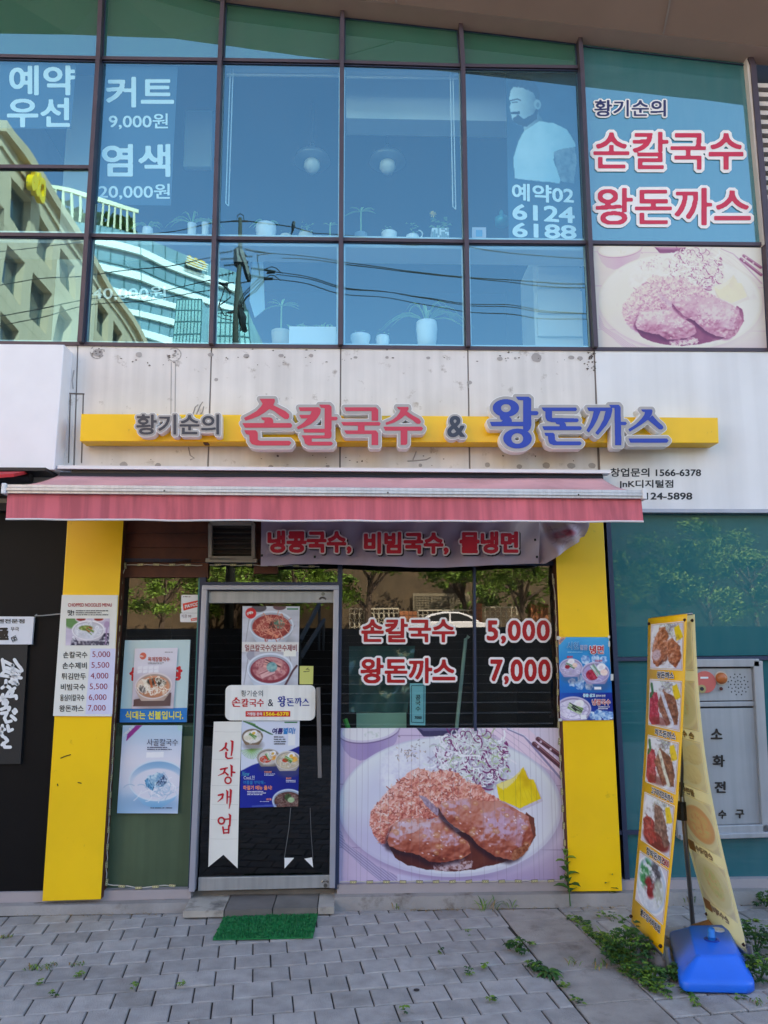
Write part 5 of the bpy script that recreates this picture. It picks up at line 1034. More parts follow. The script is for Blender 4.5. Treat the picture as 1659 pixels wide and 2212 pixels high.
for x, y, w, h in ((1313, 1373, 5, 6), (1314, 1385, 4, 12), (1319, 1456, 6, 14), (1203, 1374, 6, 8), (1207, 1552, 7, 6)): q = quadP(rectq(x, y, x+w, y+h), -.117); mb.poly([q[0], q[3], q[2], q[1]])
mb.build('tape', mat('clear_tape', rgb(206, 206, 200), .3), p5)
# ------------------------------------------------------------------ fire-department inlet cabinet
fc = thing('hydrant_cabinet', 'grey steel fire hydrant inlet cabinet with orange lamp set in the teal wall', 'cabinet', P(1550, 1800, -.02))
m_cab = mat('cabinet_steel', rgb(176, 176, 180), .45, .3, var=.12, vscale=3, streak=(.08, 20)); m_cabd = mat('cabinet_seam', rgb(50, 50, 54), .6)
mb = MB(); q = quadP([(1446, 1428), (1639, 1427), (1659.5, 1800), (1461, 1806)], -.01); cabw = q
fx = [bil(q, u, v) for u, v in ((0,0),(1,0),(1,1),(0,1))]; mb.slab([fx[0], fx[3], fx[2], fx[1]], (0, .05, 0)); mb.build('back_plate', m_cabd, fc)
mb = MB()
for (a, b), w in ((((0.03,.012),(.97,.012)), .05), (((.955,.0),(.955,1)), .06), (((.03,.97),(.97,.97)), .06), (((.03,.0),(.03,1)), .05)): mb.bar(bil(q, *a)+Vector((0, -.02, 0)), bil(q, *b)+Vector((0, -.02, 0)), w, .045)
mb.bar(bil(q, .0, .995)+Vector((0, -.03, 0)), bil(q, 1.03, .995)+Vector((0, -.03, 0)), .03, .07); mb.bar(bil(q, .06, .255)+Vector((0, -.012, 0)), bil(q, .92, .255)+Vector((0, -.012, 0)), .03, .02)
soften(mb.build('frame', m_cab, fc), .004)
def pn(u0, v0, u1, v1, nm):
    mb = MB(); k = [bil(q, u, v)+Vector((0, -.018, 0)) for u, v in ((u0,v0),(u1,v0),(u1,v1),(u0,v1))]; mb.slab([k[0], k[3], k[2], k[1]], (0, .02, 0)); return soften(mb.build(nm, m_cab, fc), .002)
pn(.07, .045, .90, .235, 'control_panel'); pn(.07, .28, .905, .94, 'door')
def disc(c, r, dep, m, nm, dome=0., seg=24):
    mb = MB(); n = 6 if dome else 1; vs = []; c = Vector(c)
    prof = [(r, 0), (r, -dep)] + ([(r*cos(k*pi/2/n), -dep-dome*sin(k*pi/2/n)) for k in range(1, n)] if dome else [])
    for rr, y in prof: vs += [c+Vector((rr*cos(t*2*pi/seg), y, rr*sin(t*2*pi/seg))) for t in range(seg)]
    fs = [(i*seg+t, i*seg+(t+1) % seg, (i+1)*seg+(t+1) % seg, (i+1)*seg+t) for i in range(len(prof)-1) for t in range(seg)]+[list(range((len(prof)-1)*seg, len(prof)*seg))]
    mb.add(vs, fs); return mb.build(nm, m, fc, smooth=bool(dome))
disc(P(1522, 1473, -.028), .068, .014, mat('bell_red', rgb(206, 104, 96), .5), 'alarm_bell'); disc(P(1516, 1488, -.042), .026, .004, mat('bell_ring', rgb(176, 160, 110), .5), 'bell_plate'); disc(P(1516, 1488, -.046), .012, .004, m_cabd, 'bell_plate')
mb = MB(); k = quadP([(1513, 1462), (1530, 1462), (1530, 1466), (1513, 1466)], -.0435); mb.poly([k[0], k[3], k[2], k[1]]); mb.build('bell_label', m_white, fc)
disc(P(1557.5, 1465, -.028), .044, .006, mat('lamp_ring', rgb(206, 190, 170), .4), 'lamp_ring'); disc(P(1557.5, 1465, -.034), .036, .008, mat('lamp_amber', rgb(190, 106, 56), .25), 'lamp', .03); disc(P(1557.5, 1487.5, -.028), .018, .004, m_cab, 'small_lamp_ring'); disc(P(1557.5, 1487.5, -.032), .011, .004, mat('lamp_maroon', rgb(90, 30, 28), .3), 'small_lamp', .008)
mb = MB(); c0 = P(1594.5, 1478.5, -.029)
for rr, n in ((0, 1), (.024, 8), (.048, 12), (.066, 12)):
    for k in range(n):
        a = k*2*pi/n+(.26 if n == 12 and rr > .05 else 0); c = c0+Vector((rr*cos(a), 0, rr*sin(a))); mb.poly([c+Vector((.005*cos(t*pi/3), 0, .005*sin(t*pi/3))) for t in range(6)][::-1])
mb.build('speaker_hole', m_cabd, fc)
mb = MB()
for ch, bx in (('소', (1536, 1574, 1561, 1597)), ('화', (1540, 1631, 1566, 1657)), ('전', (1544.5, 1688, 1568, 1713)), ('수', (1552, 1750, 1569.5, 1769)), ('구', (1589.5, 1749, 1608, 1768))): 
    a = text_shapes(ch, [.03])[0]; put_shape(mb, a, bbox(a), quadP(rectq(*bx), -.034), 0, (0,0,0), (0, .006, 0))
mb.build('lettering', mat('iron_letter', rgb(52, 44, 40), .6, .3), fc)

# ------------------------------------------------------------------ pavement: turned stretcher-bond pavers, a strip of square slabs
m_paver = mat('paver_concrete', rgb(168, 163, 161), .92, var=.2, vscale=11, bump=.8, bscale=150, island=.17, stain=(rgb(124,117,112), 2.6, .54, .78))
m_slab = mat('slab_concrete', rgb(160, 152, 146), .92, var=.26, vscale=6, bump=.7, bscale=110, island=.07, stain=(rgb(108,100,94), 5, .55, .75))
m_joint = mat('joint_soil', rgb(62, 56, 50), 1., var=.35, vscale=30, bump=.6, bscale=120)
ANG = math.atan(.131); ex = Vector((cos(ANG), sin(ANG), 0)); ey = Vector((-sin(ANG), cos(ANG), 0)); PW, PH = .1738, .1615
org = Vector((-.313, -1.078, 0)); rnd = random.Random(11)
sL = lambda y: .805-.098*y+.0; sR = lambda y: 1.165-.098*y
mb = MB()
def clip(poly, fn):                                            # keep the side where fn >= 0
    out = []
    for i in range(len(poly)):
        a, b = poly[i], poly[(i+1) % len(poly)]; fa, fb = fn(a), fn(b)
        if fa >= 0: out.append(a)
        if (fa >= 0) != (fb >= 0): out.append(a.lerp(b, fa/(fa-fb)))
    return out
def lay(poly, z, m=0, bev=.006):
    if len(poly) < 3: return
    area = sum(poly[i].x*poly[(i+1) % len(poly)].y-poly[(i+1) % len(poly)].x*poly[i].y for i in range(len(poly)))/2
    if abs(area) < .0008: return
    if area < 0: poly = poly[::-1]
    c = sum(poly, Vector())/len(poly); n = len(poly); up = [p+(c-p).normalized()*bev+Vector((0, 0, z)) for p in poly]; lo = [p+Vector((0, 0, z-bev*.7)) for p in poly]; bt = [p+Vector((0, 0, -.03)) for p in poly]
    mb.add(up+lo+bt, [list(range(n))]+[(n+i, n+(i+1) % n, (i+1) % n, i) for i in range(n)]+[(2*n+i, 2*n+(i+1) % n, n+(i+1) % n, n+i) for i in range(n)], m)
for j in range(-46, 10):
    for i in range(-34, 46):
        o = org+ey*(j*PH)+ex*((i+(.5 if j % 2 else 0))*PW); g = .0026+rnd.uniform(0, .0014); gy = .0048+rnd.uniform(0, .002)
        if o.x < -3.4 or o.x > 4.6 or o.y > 0 or o.y < -7.4: continue
        if o.y < -4.2 and (o.x < -2 or o.x > 2): pass
        p = [o+ex*g+ey*gy, o+ex*(PW-g)+ey*gy, o+ex*(PW-g)+ey*(PH-gy), o+ex*g+ey*(PH-gy)]; z = rnd.uniform(-.003, .002)
        p = clip(p, lambda a: -.158-a.y)
        for side in (lambda a: sL(a.y)-.008-a.x, lambda a: a.x-sR(a.y)-.008):
            lay(clip(list(p), side), z)
k = 0; y = -.16
cuts = [-.165, -.372, -.71, -1.05, -1.39, -1.73, -2.07, -2.41, -2.75, -3.1, -3.45, -3.8, -4.2, -4.6, -5., -5.4, -5.8, -6.2, -6.6, -7.0]
for a, b in zip(cuts[:-1], cuts[1:]):
    t = .14; q_ = [Vector((sL(b)+.004, b+.004, 0)), Vector((sR(b)-.004, b+.004+.05, 0)), Vector((sR(a)-.004, a-.004+(.05 if a < -.2 else 0), 0)), Vector((sL(a)+.004, a-.004, 0))]
    lay(q_, rnd.uniform(-.002, .001), 1, .005)
pv = mb.build('pavement', [m_paver, m_slab]); tag(pv, kind='structure')
mb = MB(); mb.box((-40, -8.6, -.4), (40, .2, -.010)); tag(mb.build('ground', m_joint), kind='structure')

# ------------------------------------------------------------------ green door mat
mt = MB(); c = [G(487, 1979), G(687, 1975.5), G(676, 2029), G(459.5, 2033)]; rnd = random.Random(4); mt.slab([p+Vector((0, 0, .004)) for p in c], (0, 0, .006), 0)
for _ in range(5200):
    u, v = rnd.random(), rnd.random(); p = bil(c, u, v)+Vector((0, 0, .010)); a = rnd.uniform(0, pi); w = .0032; d = Vector((cos(a)*w, sin(a)*w, 0)); tip = Vector((rnd.uniform(-.004, .004), rnd.uniform(-.004, .004), rnd.uniform(.005, .011)))
    mt.add([p-d, p+d, p+d*.6+tip, p-d*.6+tip], [(0, 1, 2, 3)], 0)
tag(mt.build('door_mat', mat('turf_green', rgb(14, 122, 66), .6, var=.25, vscale=30, island=.25), origin=sum(c, Vector())/4), 'green artificial turf mat on the pavement before the door step', 'mat')

# ------------------------------------------------------------------ A-shaped banner stand and its blue water weight
def thin(name, col=None, attr=None):                       # printed cloth that lets light through
    m = bpy.data.materials.new(name); m.use_nodes = True; n = m.node_tree.nodes; L = m.node_tree.links; n.clear(); o = n.new('ShaderNodeOutputMaterial'); mx = n.new('ShaderNodeMixShader'); mx.inputs[0].default_value = .72
    d, t = n.new('ShaderNodeBsdfDiffuse'), n.new('ShaderNodeBsdfTranslucent')
    for b in (d, t):
        if attr: a = n.new('ShaderNodeAttribute'); a.attribute_name = attr; L.new(a.outputs['Color'], b.inputs['Color'])
        else: b.inputs['Color'].default_value = col
    L.new(d.outputs[0], mx.inputs[1]); L.new(t.outputs[0], mx.inputs[2]); L.new(mx.outputs[0], o.inputs[0]); MAT[name] = m; return m
m_thin = thin('print_through', attr='ink')
m_ban = mat('banner_yellow', rgb(244, 186, 14), .45, var=.04); m_banb = thin('banner_back', rgb(255, 244, 206)); m_pole = mat('stand_pole', rgb(140, 138, 138), .3, .8, var=.1); m_rub = mat('stand_plastic', rgb(26, 26, 28), .5)
st = thing('banner_stand', 'yellow two-sided banner stand with food photographs beside the blue water weight', 'banner stand', (1.66, -.83, 0))
BL, BR_ = G(1363.5, 1991, .09), G(1432, 2061, .09); TL_, TR_ = P(1400, 1336, BL.y+.01), P(1484, 1326, BR_.y-.03)
CL, CR = G(1527, 1986, .09), G(1612, 2057, .09); UL, UR = P(1412, 1336, CL.y+.01), P(1500, 1327, CR.y-.03)
def sheetpt(q, u, v, bow):
    p = bil(q, u, v); return p+Vector((bow*sin(pi*min(1, v*1.05)), 0, 0))
def dishart(kind, sd, w=50, h=64):
    A = Art(w, h, 7, 10, 95, 116, (214, 208, 220)); r = np.random.RandomState(sd); A.mix(A.ell(50, 62, 50, 58), (236,236,240)); A.mix(A.ell(50, 62, 44, 52), (226,226,232)); nf = A.noise(6, sd, 3)
    if kind in 'abcd':
        A.mix(A.ell(35, 20, 22, 18, 0, 5), (230,232,236)); 
        for _ in range(50): A.curl(60+r.randn()*10, 18+r.randn()*8, 14, 1.6, [(206,210,214),(130,120,140),(170,180,150)][r.randint(3)], r, 1.5)
        A.mix(A.poly([(72,20),(84,14),(96,44),(78,52)], 2, 10), (242,206,30))
    if kind == 'a':
        for pts in ([(10,88),(16,48),(32,18),(46,16),(58,40),(50,60),(56,94),(30,112),(16,104)], [(44,52),(66,44),(88,62),(92,92),(78,112),(60,100)]): mk = A.poly(pts, 3, 8, sd); A.mix(mk, A.ramp(A.relief(mk, 7, 6, nf)*.8+.4*(nf-.5), [(84,36,22),(150,76,40),(196,120,80),(236,196,190)]))
        A.mix(A.ell(24, 84, 12, 14, .4, 5), (214,196,214), .8)
    if kind in 'bc':
        A.mix(A.poly([(4,100),(8,40),(30,40),(36,76),(40,110),(20,118)], 3, 10), A.ramp(nf, [(140,20,40),(190,50,70),(214,120,130)])); A.strand([(12,20),(16,40),(10,50)], 7, (40,110,60))
        for pts in ([(30,66),(46,28),(62,40),(78,100),(60,112)],): mk = A.poly(pts, 3, 8, sd); A.mix(mk, A.ramp(nf, [(84,44,30),(150,90,64),(206,160,130)])); 
        mk = A.poly([(54,36),(78,44),(92,80),(90,104),(76,108)], 3, 8, sd+3); A.mix(mk, A.ramp(nf, [(74,40,26),(140,84,56),(196,140,110)])); A.strand([(44,40),(58,70),(76,104)], 9, (226,226,206) if kind == 'c' else (214,220,236)); A.mix(A.ell(40, 104, 26, 10, 0, 6), (120,30,20), .6)
    if kind == 'd':
        mk = A.poly([(8,70),(20,54),(44,62),(54,100),(40,114),(16,100)], 3, 8, sd); A.mix(A.ell(52, 96, 40, 22, 0, 5), (120,24,20)); A.mix(mk, A.ramp(nf, [(110,16,20),(166,36,36),(206,90,80)])); mk = A.poly([(40,24),(58,22),(76,48),(92,92),(80,104),(62,80),(46,84)], 3, 6, sd); A.mix(mk, A.ramp(nf, [(66,40,36),(130,90,76),(190,150,130)]))
    if kind in 'abcd': A.mix(np.clip(A.noise(4, sd+50, 3)*3-1.4, 0, 1)*A.ell(50, 66, 40, 44, 0, 8), (250,236,224), .28); A.mix(np.clip(A.noise(5, sd+60, 3)*3-1.5, 0, 1)*A.ell(50, 66, 42, 46, 0, 8), (60,24,18), .35)
    if kind == 'e':
        A.mix(A.ell(50, 62, 46, 54), (190,206,226)); A.mix(A.ell(50, 64, 40, 47), (226,230,236)); A.mix(A.ell(46, 92, 34, 20, 0, 6), A.ramp(nf, [(190,196,210),(240,242,246)])); ed = np.clip(A.noise(9, 71, 3)*4-1.1, 0, 1); A.mix(A.ell(32, 46, 19, 31, .1, 7)*ed, A.ramp(nf, [(16,84,50),(40,140,80),(90,180,110)])); A.mix(A.ell(62, 40, 17, 31, -.1, 7)*ed, A.ramp(nf, [(20,24,40),(60,60,70),(120,120,130)])); A.mix(A.ell(48, 68, 17, 21, 0, 7)*np.clip(A.noise(8, 75, 3)*4-1, 0, 1), A.ramp(nf, [(110,10,16),(176,30,40)])); A.mix(A.ell(74, 66, 15, 27, 0, 7)*ed, A.ramp(nf, [(150,160,140),(214,220,214)]))
    if kind == 'f': 
        A.a[:] = A.a*.4+.52
        for c in ((28,40),(66,44),(40,86),(76,90)): mk = A.ell(*c, 25, 21, .5, 2); A.mix(mk, A.ramp(A.relief(mk, 10, 4, nf), [(176,160,140),(216,206,190),(232,226,214)]))
    if kind == 'g': A.mix(A.ell(50, 66, 40, 40, .4, 3), (214,140,110)); A.mix(A.ell(50, 66, 30, 30, .4, 9), A.ramp(nf, [(196,104,80),(226,170,130),(190,190,150)]))
    if kind == 'h': A.mix(A.ell(50, 66, 40, 44, .4, 3), (214,216,214)); A.mix(A.ell(50, 60, 22, 32, .4, 6), A.ramp(nf, [(150,170,120),(200,206,180),(206,120,110)]))
    return A
def faces(q, bow, dishes, labels, body_m, name, mirror, wash, sgn):
    mb = MB(); n = 60; V = [[sheetpt(q, u, j/n, bow) for u in (0, .5, 1)] for j in range(n+1)]
    mb.add([p for row in V for p in row], [(j*3+i, (j+1)*3+i, (j+1)*3+i+1, j*3+i+1) for j in range(n) for i in range(2)])
    o = mb.build(name, body_m, st, smooth=True); s = o.modifiers.new('thick', 'SOLIDIFY'); s.thickness = .0015
    nrm = Vector((sgn, 0, 0)); lt = MB()
    for k, (kd, lab) in enumerate(zip(dishes, labels)):
        v0 = .026+k*.187; v1 = v0+.146; A = dishart(kd, 20+k)
        if mirror: A.a = A.a[:, ::-1]
        if wash: A.a = A.a*.54+np.array([.46, .45, .43])
        def bulge(u, v, v0=v0, v1=v1):
            vv = v0+(v1-v0)*v; b = bow*np.sin(pi*np.minimum(1, vv*1.05)); z = np.zeros((v.shape[0], u.shape[1], 3)); z[..., 0] = (b+0*u)[..., 0]; return z
        qq = [bil(q, .12, v0)+nrm*.004, bil(q, .93, v0)+nrm*.004, bil(q, .93, v1)+nrm*.004, bil(q, .12, v1)+nrm*.004]
        fr_ = [bil(q, .105, v0-.003)+nrm*.003, bil(q, .945, v0-.003)+nrm*.003, bil(q, .945, v1+.003)+nrm*.003, bil(q, .105, v1+.003)+nrm*.003]
        dp = print_mesh('dish_photo', A, qq, st, bulge=bulge, gain=1. if wash else None)
        if wash: dp.data.materials[0] = m_thin
        bm = bow*sin(pi*min(1, (v0+v1)/2*1.05)); bt = lambda v: Vector((bow*sin(pi*min(1, v*1.05)), 0, 0))
        m4 = 4
        for e in range(4):
            a, b = fr_[e], fr_[(e+1) % 4]; va = (v0, v0, v1, v1)[e]; vb = (v0, v1, v1, v0)[e]; 
            lt.bar(a+bt(va), b+bt(vb), .004, .001, 1, (1, 0, 0))
        va, vb = v1+.009, v1+.034
        def lq(u0, u1): k4 = [bil(q, u0, va)+nrm*.004+bt(va), bil(q, u1, va)+nrm*.004+bt(va), bil(q, u1, vb)+nrm*.004+bt(vb), bil(q, u0, vb)+nrm*.004+bt(vb)]; return [k4[1], k4[0], k4[3], k4[2]] if mirror else k4
        wlen = min(.62, .115*len(lab.split('|')[0])); core, outer = text_shapes(lab.split('|')[0], [.03, .10]); k4 = lq(.30, .30+wlen) if not mirror else lq(.25, .25+wlen)
        put_shape(lt, outer, bbox(outer), k4, 1, nrm*.001); put_shape(lt, core, bbox(outer), k4, 0, nrm*.002)
        if '|' in lab: core, outer = text_shapes(lab.split('|')[1], [.03, .10]); k5 = lq(.76, 1.02-.06); put_shape(lt, outer, bbox(outer), k5, 1, nrm*.001); put_shape(lt, core, bbox(outer), k5, 2, nrm*.002)
        if wash and k: 
            k5 = [bil(q, u, v_)+nrm*.003+bt(v_) for u, v_ in ((.05, va-.004), (.24, va-.004), (.24, vb+.004), (.05, vb+.004))]; lt.poly(k5, 3)
    ink = [m_dark, m_pw, m_pr, m_ban] if not wash else [mat('washed_ink', rgb(150, 136, 116), .6), mat('washed_white', rgb(232, 226, 206), .6), m_pr, mat('brown_tape', rgb(176, 130, 70), .6)]
    lt.build('lettering', ink, st)
faces([TL_, TR_, BR_, BL], .02, 'abcde', ['왕돈까스', '치즈돈까스', '고구마치즈돈까스', '함박돈까스|7,000', '불오징어비빔밥'], m_ban, 'banner_sheet', False, False, -1)
faces([UL, UR, CR, CL], -.055, 'hhfgh', ['손칼국수', '손 수제비', '물만두', '손칼국수', '손수제비'], m_banb, 'banner_back_sheet', True, True, -1)
mb = MB(); cp = Vector((1.675, -.62, 0)); tp = P(1478, 1332, -.90)
pb_ = G(1497, 2000, .02); mb.tube([pb_, P(1472, 1710, -.80)], .0125, 10); mb.tube([P(1472, 1720, -.80), P(1484, 1334, -1.02)], .008, 8); mb.tube([TL_+Vector((.02, 0, .0)), TR_+Vector((.02, -.01, 0))], .006, 8); mb.build('pole', m_pole, st, smooth=True)
mb = MB(); pm = P(1471, 1745, -.80); mb.tube([P(1472, 1732, -.80), P(1473, 1771, -.80)], [.022, .026], 12); mb.tube([P(1472, 1690, -.80), P(1472, 1700, -.80)], .014, 8); mb.build('clamp', m_rub, st)
mb = MB()
for a, b in ((BL, BR_), (CL, CR)): mb = MB(); mb.bar(a+Vector((.012, 0, -.015)), b+Vector((.012, 0, -.015)), .025, .02, 0, (0, 0, 1)); mb.tube([b+Vector((.02, .0, .03)), b+Vector((.025, -.005, -.08))], .012, 8); mb.build('foot_bar', m_steel, st)
mb = MB(); c = G(1420, 2085, 0); prof = [(.01, .075), (.07, .07), (.085, .03), (.085, 0)]
mb.tube([G(1372, 2012, .035), G(1436, 2088, .03)], [.035, .045], 12); mb.build('foot_weight', mat('grey_weight', rgb(104, 100, 102), .6, var=.15), st, smooth=True)
for p in (TL_+Vector((-.004, -.02, -.03)), TR_+Vector((-.004, .02, -.03)), BL+Vector((-.004, -.01, .03)), BR_+Vector((-.004, .015, .03)), UR+Vector((-.004, .02, -.03)), CR+Vector((-.004, .01, .03)), CL+Vector((-.004, -.01, .03))): mb = MB(); mb.lathe(p-Vector((0, 0, .008)), [(.004, 0), (.011, .008), (.004, .016)], 8); mb.build('eyelet', mat('eyelet_brown', rgb(60, 36, 24), .5, .5), st)
# the water weight
wt = thing('water_weight', 'blue plastic water-filled weight with a bung at the foot of the banner stand', 'weight', (1.704, -1.012, 0))
exw, eyw = Vector((.168, -.016, 0)), Vector((.103, .318, 0)); c0 = Vector((1.704, -1.012, 0)); ZP = .128
pc = [G(x, y, ZP) for x, y in ((1508, 2064), (1588.7, 2062), (1573.8, 1997), (1483.6, 1999))]; c1 = sum(pc, Vector())/4; c1.z = 0
px_ = ((pc[1]-pc[0])+(pc[2]-pc[3]))/4; py_ = ((pc[3]-pc[0])+(pc[2]-pc[1]))/4; px_.z = py_.z = 0
def rrect(cc, ax, ay, sc, r, z, n=6):                          # rounded corners measured in metres
    lx, ly = ax.length, ay.length; ux, uy = ax/lx, ay/ly; lx, ly = lx*sc, ly*sc; out = []
    for sx, sy, a0 in ((1, 1, 0), (-1, 1, pi/2), (-1, -1, pi), (1, -1, 1.5*pi)):
        for k in range(n+1): a = a0+k*pi/2/n; out.append(cc+ux*(sx*(lx-r)+r*cos(a))+uy*(sy*(ly-r)+r*sin(a))+Vector((0, 0, z)))
    return out
R = [rrect(c0, exw, eyw, sc, r, z) for sc, r, z in ((.93, .045, 0), (.98, .05, .012), (.985, .05, .042), (.965, .048, .052), (.91, .045, .060))]+[rrect(c1, px_, py_, sc, r, z) for sc, r, z in ((1.06, .026, ZP-.008), (1.0, .022, ZP-.001), (.93, .02, ZP))]; n = len(R[0])
mb = MB(); mb.add([p for ring_ in R for p in ring_], [(i*n+k, i*n+(k+1) % n, (i+1)*n+(k+1) % n, (i+1)*n+k) for i in range(len(R)-1) for k in range(n)]+[list(range((len(R)-1)*n, len(R)*n)), list(range(n))[::-1]])
m_bl = mat('blue_plastic', rgb(14, 106, 226), .38, var=.1, vscale=5, stain=(rgb(40,84,150), 8, .62, .8)); o = mb.build('body', m_bl, wt, smooth=True); o.modifiers.new('edge', 'EDGE_SPLIT').split_angle = radians(50)
hole = G(1537.5, 2030, ZP+.001); mb = MB(); mb.lathe(hole+Vector((0, 0, .0005)), [(.036, 0), (.036, .002), (.024, .0025), (.022, .001)], 20); mb.build('collar', mat('blue_shade', rgb(8, 60, 160), .4), wt, smooth=True)
mb = MB(); mb.lathe(hole, [(.017, 0), (.017, .012), (.021, .013), (.021, .018), (.017, .019), (.017, .05), (.0125, .052), (.0125, .03)], 16, cap=False); mb.build('spout', mat('bung_blue', rgb(20, 120, 206), .35), wt, smooth=True)
mb = MB(); mb.lathe(hole+Vector((0, 0, .04)), [(.0124, 0), (.001, .001)], 12); mb.build('spout_hole', m_dark, wt)
cp_ = G(1551.5, 2010, ZP+.001); mb = MB(); mb.lathe(cp_, [(.029, 0), (.029, .006), (.025, .0065), (.024, .003), (.008, .003), (.008, .007), (.0, .007)], 20); mb.build('cap', mat('cap_grey', rgb(196, 204, 214), .4), wt, smooth=True)
# cardboard piece, cigarette butt
mb = MB(); g4 = [G(1493, 1999, .06), G(1536, 1986, .10), G(1550, 2000, .09), G(1505, 2004, .05)]; mb.slab(g4, (0, 0, .004)); tag(mb.build('cardboard', mat('cardboard', rgb(176, 134, 90), .9, var=.1), origin=sum(g4, Vector())/4), 'brown cardboard scrap behind the blue water weight', 'cardboard')
mb = MB(); a, b = G(1438, 2117, .006), G(1447, 2111, .006); mb.tube([a, b], .0042, 8); tag(mb.build('cigarette_butt', mat('butt_white', rgb(232, 228, 224), .8), origin=a), 'white cigarette butt on the pavement left of the blue weight', 'cigarette butt')
mb = MB(); c = G(987.5+1230*.0, 0) if False else G(493.7+1228*.3307, 1920.1+657*.3307, .003); mb.lathe(c-Vector((0, 0, .002)), [(.014, 0), (.013, .0015)], 12); tag(mb.build('gum_spot', mat('gum_dark', rgb(36, 36, 40), .7), origin=c), 'round black gum spot on a paver near the bottom centre', 'gum')

# ------------------------------------------------------------------ weeds
m_leaf = [mat('weed_green', rgb(62, 104, 34), .6, var=.25, island=.35), mat('weed_lime', rgb(112, 146, 46), .6, var=.25, island=.35), mat('weed_dark', rgb(44, 84, 40), .6, var=.25, island=.35), mat('weed_straw', rgb(150, 120, 70), .8, var=.25, island=.3)]
def leaf(mb, p, d, L, w, droop, m=0, seg=3, fold=.25):
    d = d.normalized(); s = d.cross(Vector((0, 0, 1)));
    s = s.normalized() if s.length > 1e-3 else Vector((1, 0, 0)); pts = []
    for i in range(seg+1):
        t = i/seg; c = p+d*L*t+Vector((0, 0, -droop*L*t*t)); ww = w*sin(pi*min(1, .12+.88*t))**.8 if t < 1 else .0005; pts += [c-s*ww/2+Vector((0, 0, ww*fold)), c, c+s*ww/2+Vector((0, 0, ww*fold))]
    mb.add(pts, [(i*3+k, i*3+k+1, i*3+k+4, i*3+k+3) for i in range(seg) for k in (0, 1)], m)
def weed(name, px, py, h, kind, seed, label, group='weeds in the pavement joints', z=0., spread=.06, num=None):
    r = random.Random(seed); o = G(px, py, z); mb = MB()
    if kind == 'stem':
        n = num or 8; top = o+Vector((r.uniform(-.02, .02), r.uniform(-.02, .02), h)); mb.tube([o, o.lerp(top, .5)+Vector((.004, 0, 0)), top], [.004, .003, .0015], 5, 0)
        for k in range(n):
            t = .25+.75*k/n; p = o.lerp(top, t); a = k*2.4+r.random(); L = h*.36*(1.1-.5*t); leaf(mb, p, Vector((cos(a), sin(a)*.8, .45)), L, L*.5, .35, 1 if t > .7 else 0)
        for k in range(5): a = k*1.26; leaf(mb, top, Vector((cos(a), sin(a), .9)), h*.11, h*.045, .2, 1)
    elif kind == 'bush':
        for k in range(num or 60):
            a = r.uniform(0, 2*pi); rr = spread*math.sqrt(r.random()); hh = h*(1-.6*(rr/spread)**2)*r.uniform(.35, 1); p = o+Vector((rr*cos(a), rr*sin(a), hh)); b = r.uniform(0, 2*pi); L = r.uniform(.022, .046)
            mm = r.choice((0, 0, 1, 2)) if hh > h*.5 else r.choice((0, 2, 2)); 
            for dd in (-.7, 0, .7): leaf(mb, p, Vector((cos(b+dd), sin(b+dd), .35)), L*(1 if dd == 0 else .75), L*.45, .4, mm, 2)
        for k in range(8): a = r.uniform(0, 2*pi); mb.tube([o, o+Vector((cos(a)*spread*.6, sin(a)*spread*.6, h*.7))], .002, 4, 0)
    elif kind == 'grass':
        for k in range(num or 14):
            a = r.uniform(0, 2*pi); p = o+Vector((r.uniform(-1, 1)*spread*.3, r.uniform(-1, 1)*spread*.2, 0)); leaf(mb, p, Vector((cos(a)*.6, sin(a)*.6, r.uniform(.6, 1.5))), h*r.uniform(.5, 1.1), .006, .5, r.choice((0, 1, 1, 3)), 4)
    elif kind == 'rosette':
        for k in range(num or 18):
            a = k*2.4; leaf(mb, o+Vector((0, 0, .004)), Vector((cos(a), sin(a), r.uniform(.15, .9))), spread*r.uniform(.6, 1.1), spread*.22, .5, r.choice((0, 2, 0)), 4)
    ob = mb.build(name, m_leaf, origin=o); return tag(ob, label, 'plant', group)
weed('weed_plant', 1232, 1957, .30, 'stem', 1, 'tall leafy weed growing at the left foot of the right pilaster', num=12)
weed('weed_plant', 1316, 1951, .19, 'stem', 2, 'shorter leafy weed growing under the right pilaster', num=9)
weed('grass_tuft', 856, 1965, .08, 'grass', 3, 'thin grass tuft at the wall under the dish panel', num=7)
weed('grass_tuft', 1056, 1966, .15, 'grass', 4, 'straw-coloured grass tuft at the wall above the slab strip', num=18, spread=.16)
weed('grass_tuft', 1102, 1960, .13, 'grass', 5, 'green grass blades at the wall right of the straw-coloured tuft', num=8, spread=.1)
weed('weed_clump', 1117, 2058, .075, 'bush', 6, 'dark green leafy clump on the pavers left of the slab strip', spread=.05, num=34)
weed('weed_clump', 1184, 2104, .05, 'rosette', 7, 'spiky-leaved rosette weed at the edge of the slab strip', spread=.095, num=24)
weed('weed_clump', 1154, 2098, .05, 'bush', 8, 'small bushy weed beside the spiky rosette', spread=.05, num=22)
weed('weed_shrub', 1362, 2085, .20, 'bush', 9, 'round bushy weed in front of the banner stand foot', spread=.125, num=200)
weed('weed_clump', 1412, 2125, .10, 'bush', 10, 'leafy weed between the grey foot and the cigarette butt', spread=.055, num=40)
weed('weed_clump', 1455, 2118, .08, 'bush', 12, 'leafy weed at the left edge of the blue weight', spread=.045, num=34)
weed('weed_clump', 1484, 2146, .05, 'rosette', 13, 'broad-leaved weed under the front corner of the blue weight', spread=.06, num=12)
weed('weed_shrub', 1634, 2060, .16, 'bush', 14, 'leafy weed behind the blue weight at the right edge', spread=.12, num=150)
weed('weed_clump', 1640, 2120, .12, 'bush', 15, 'leafy weed right of the blue weight corner', spread=.08, num=80)
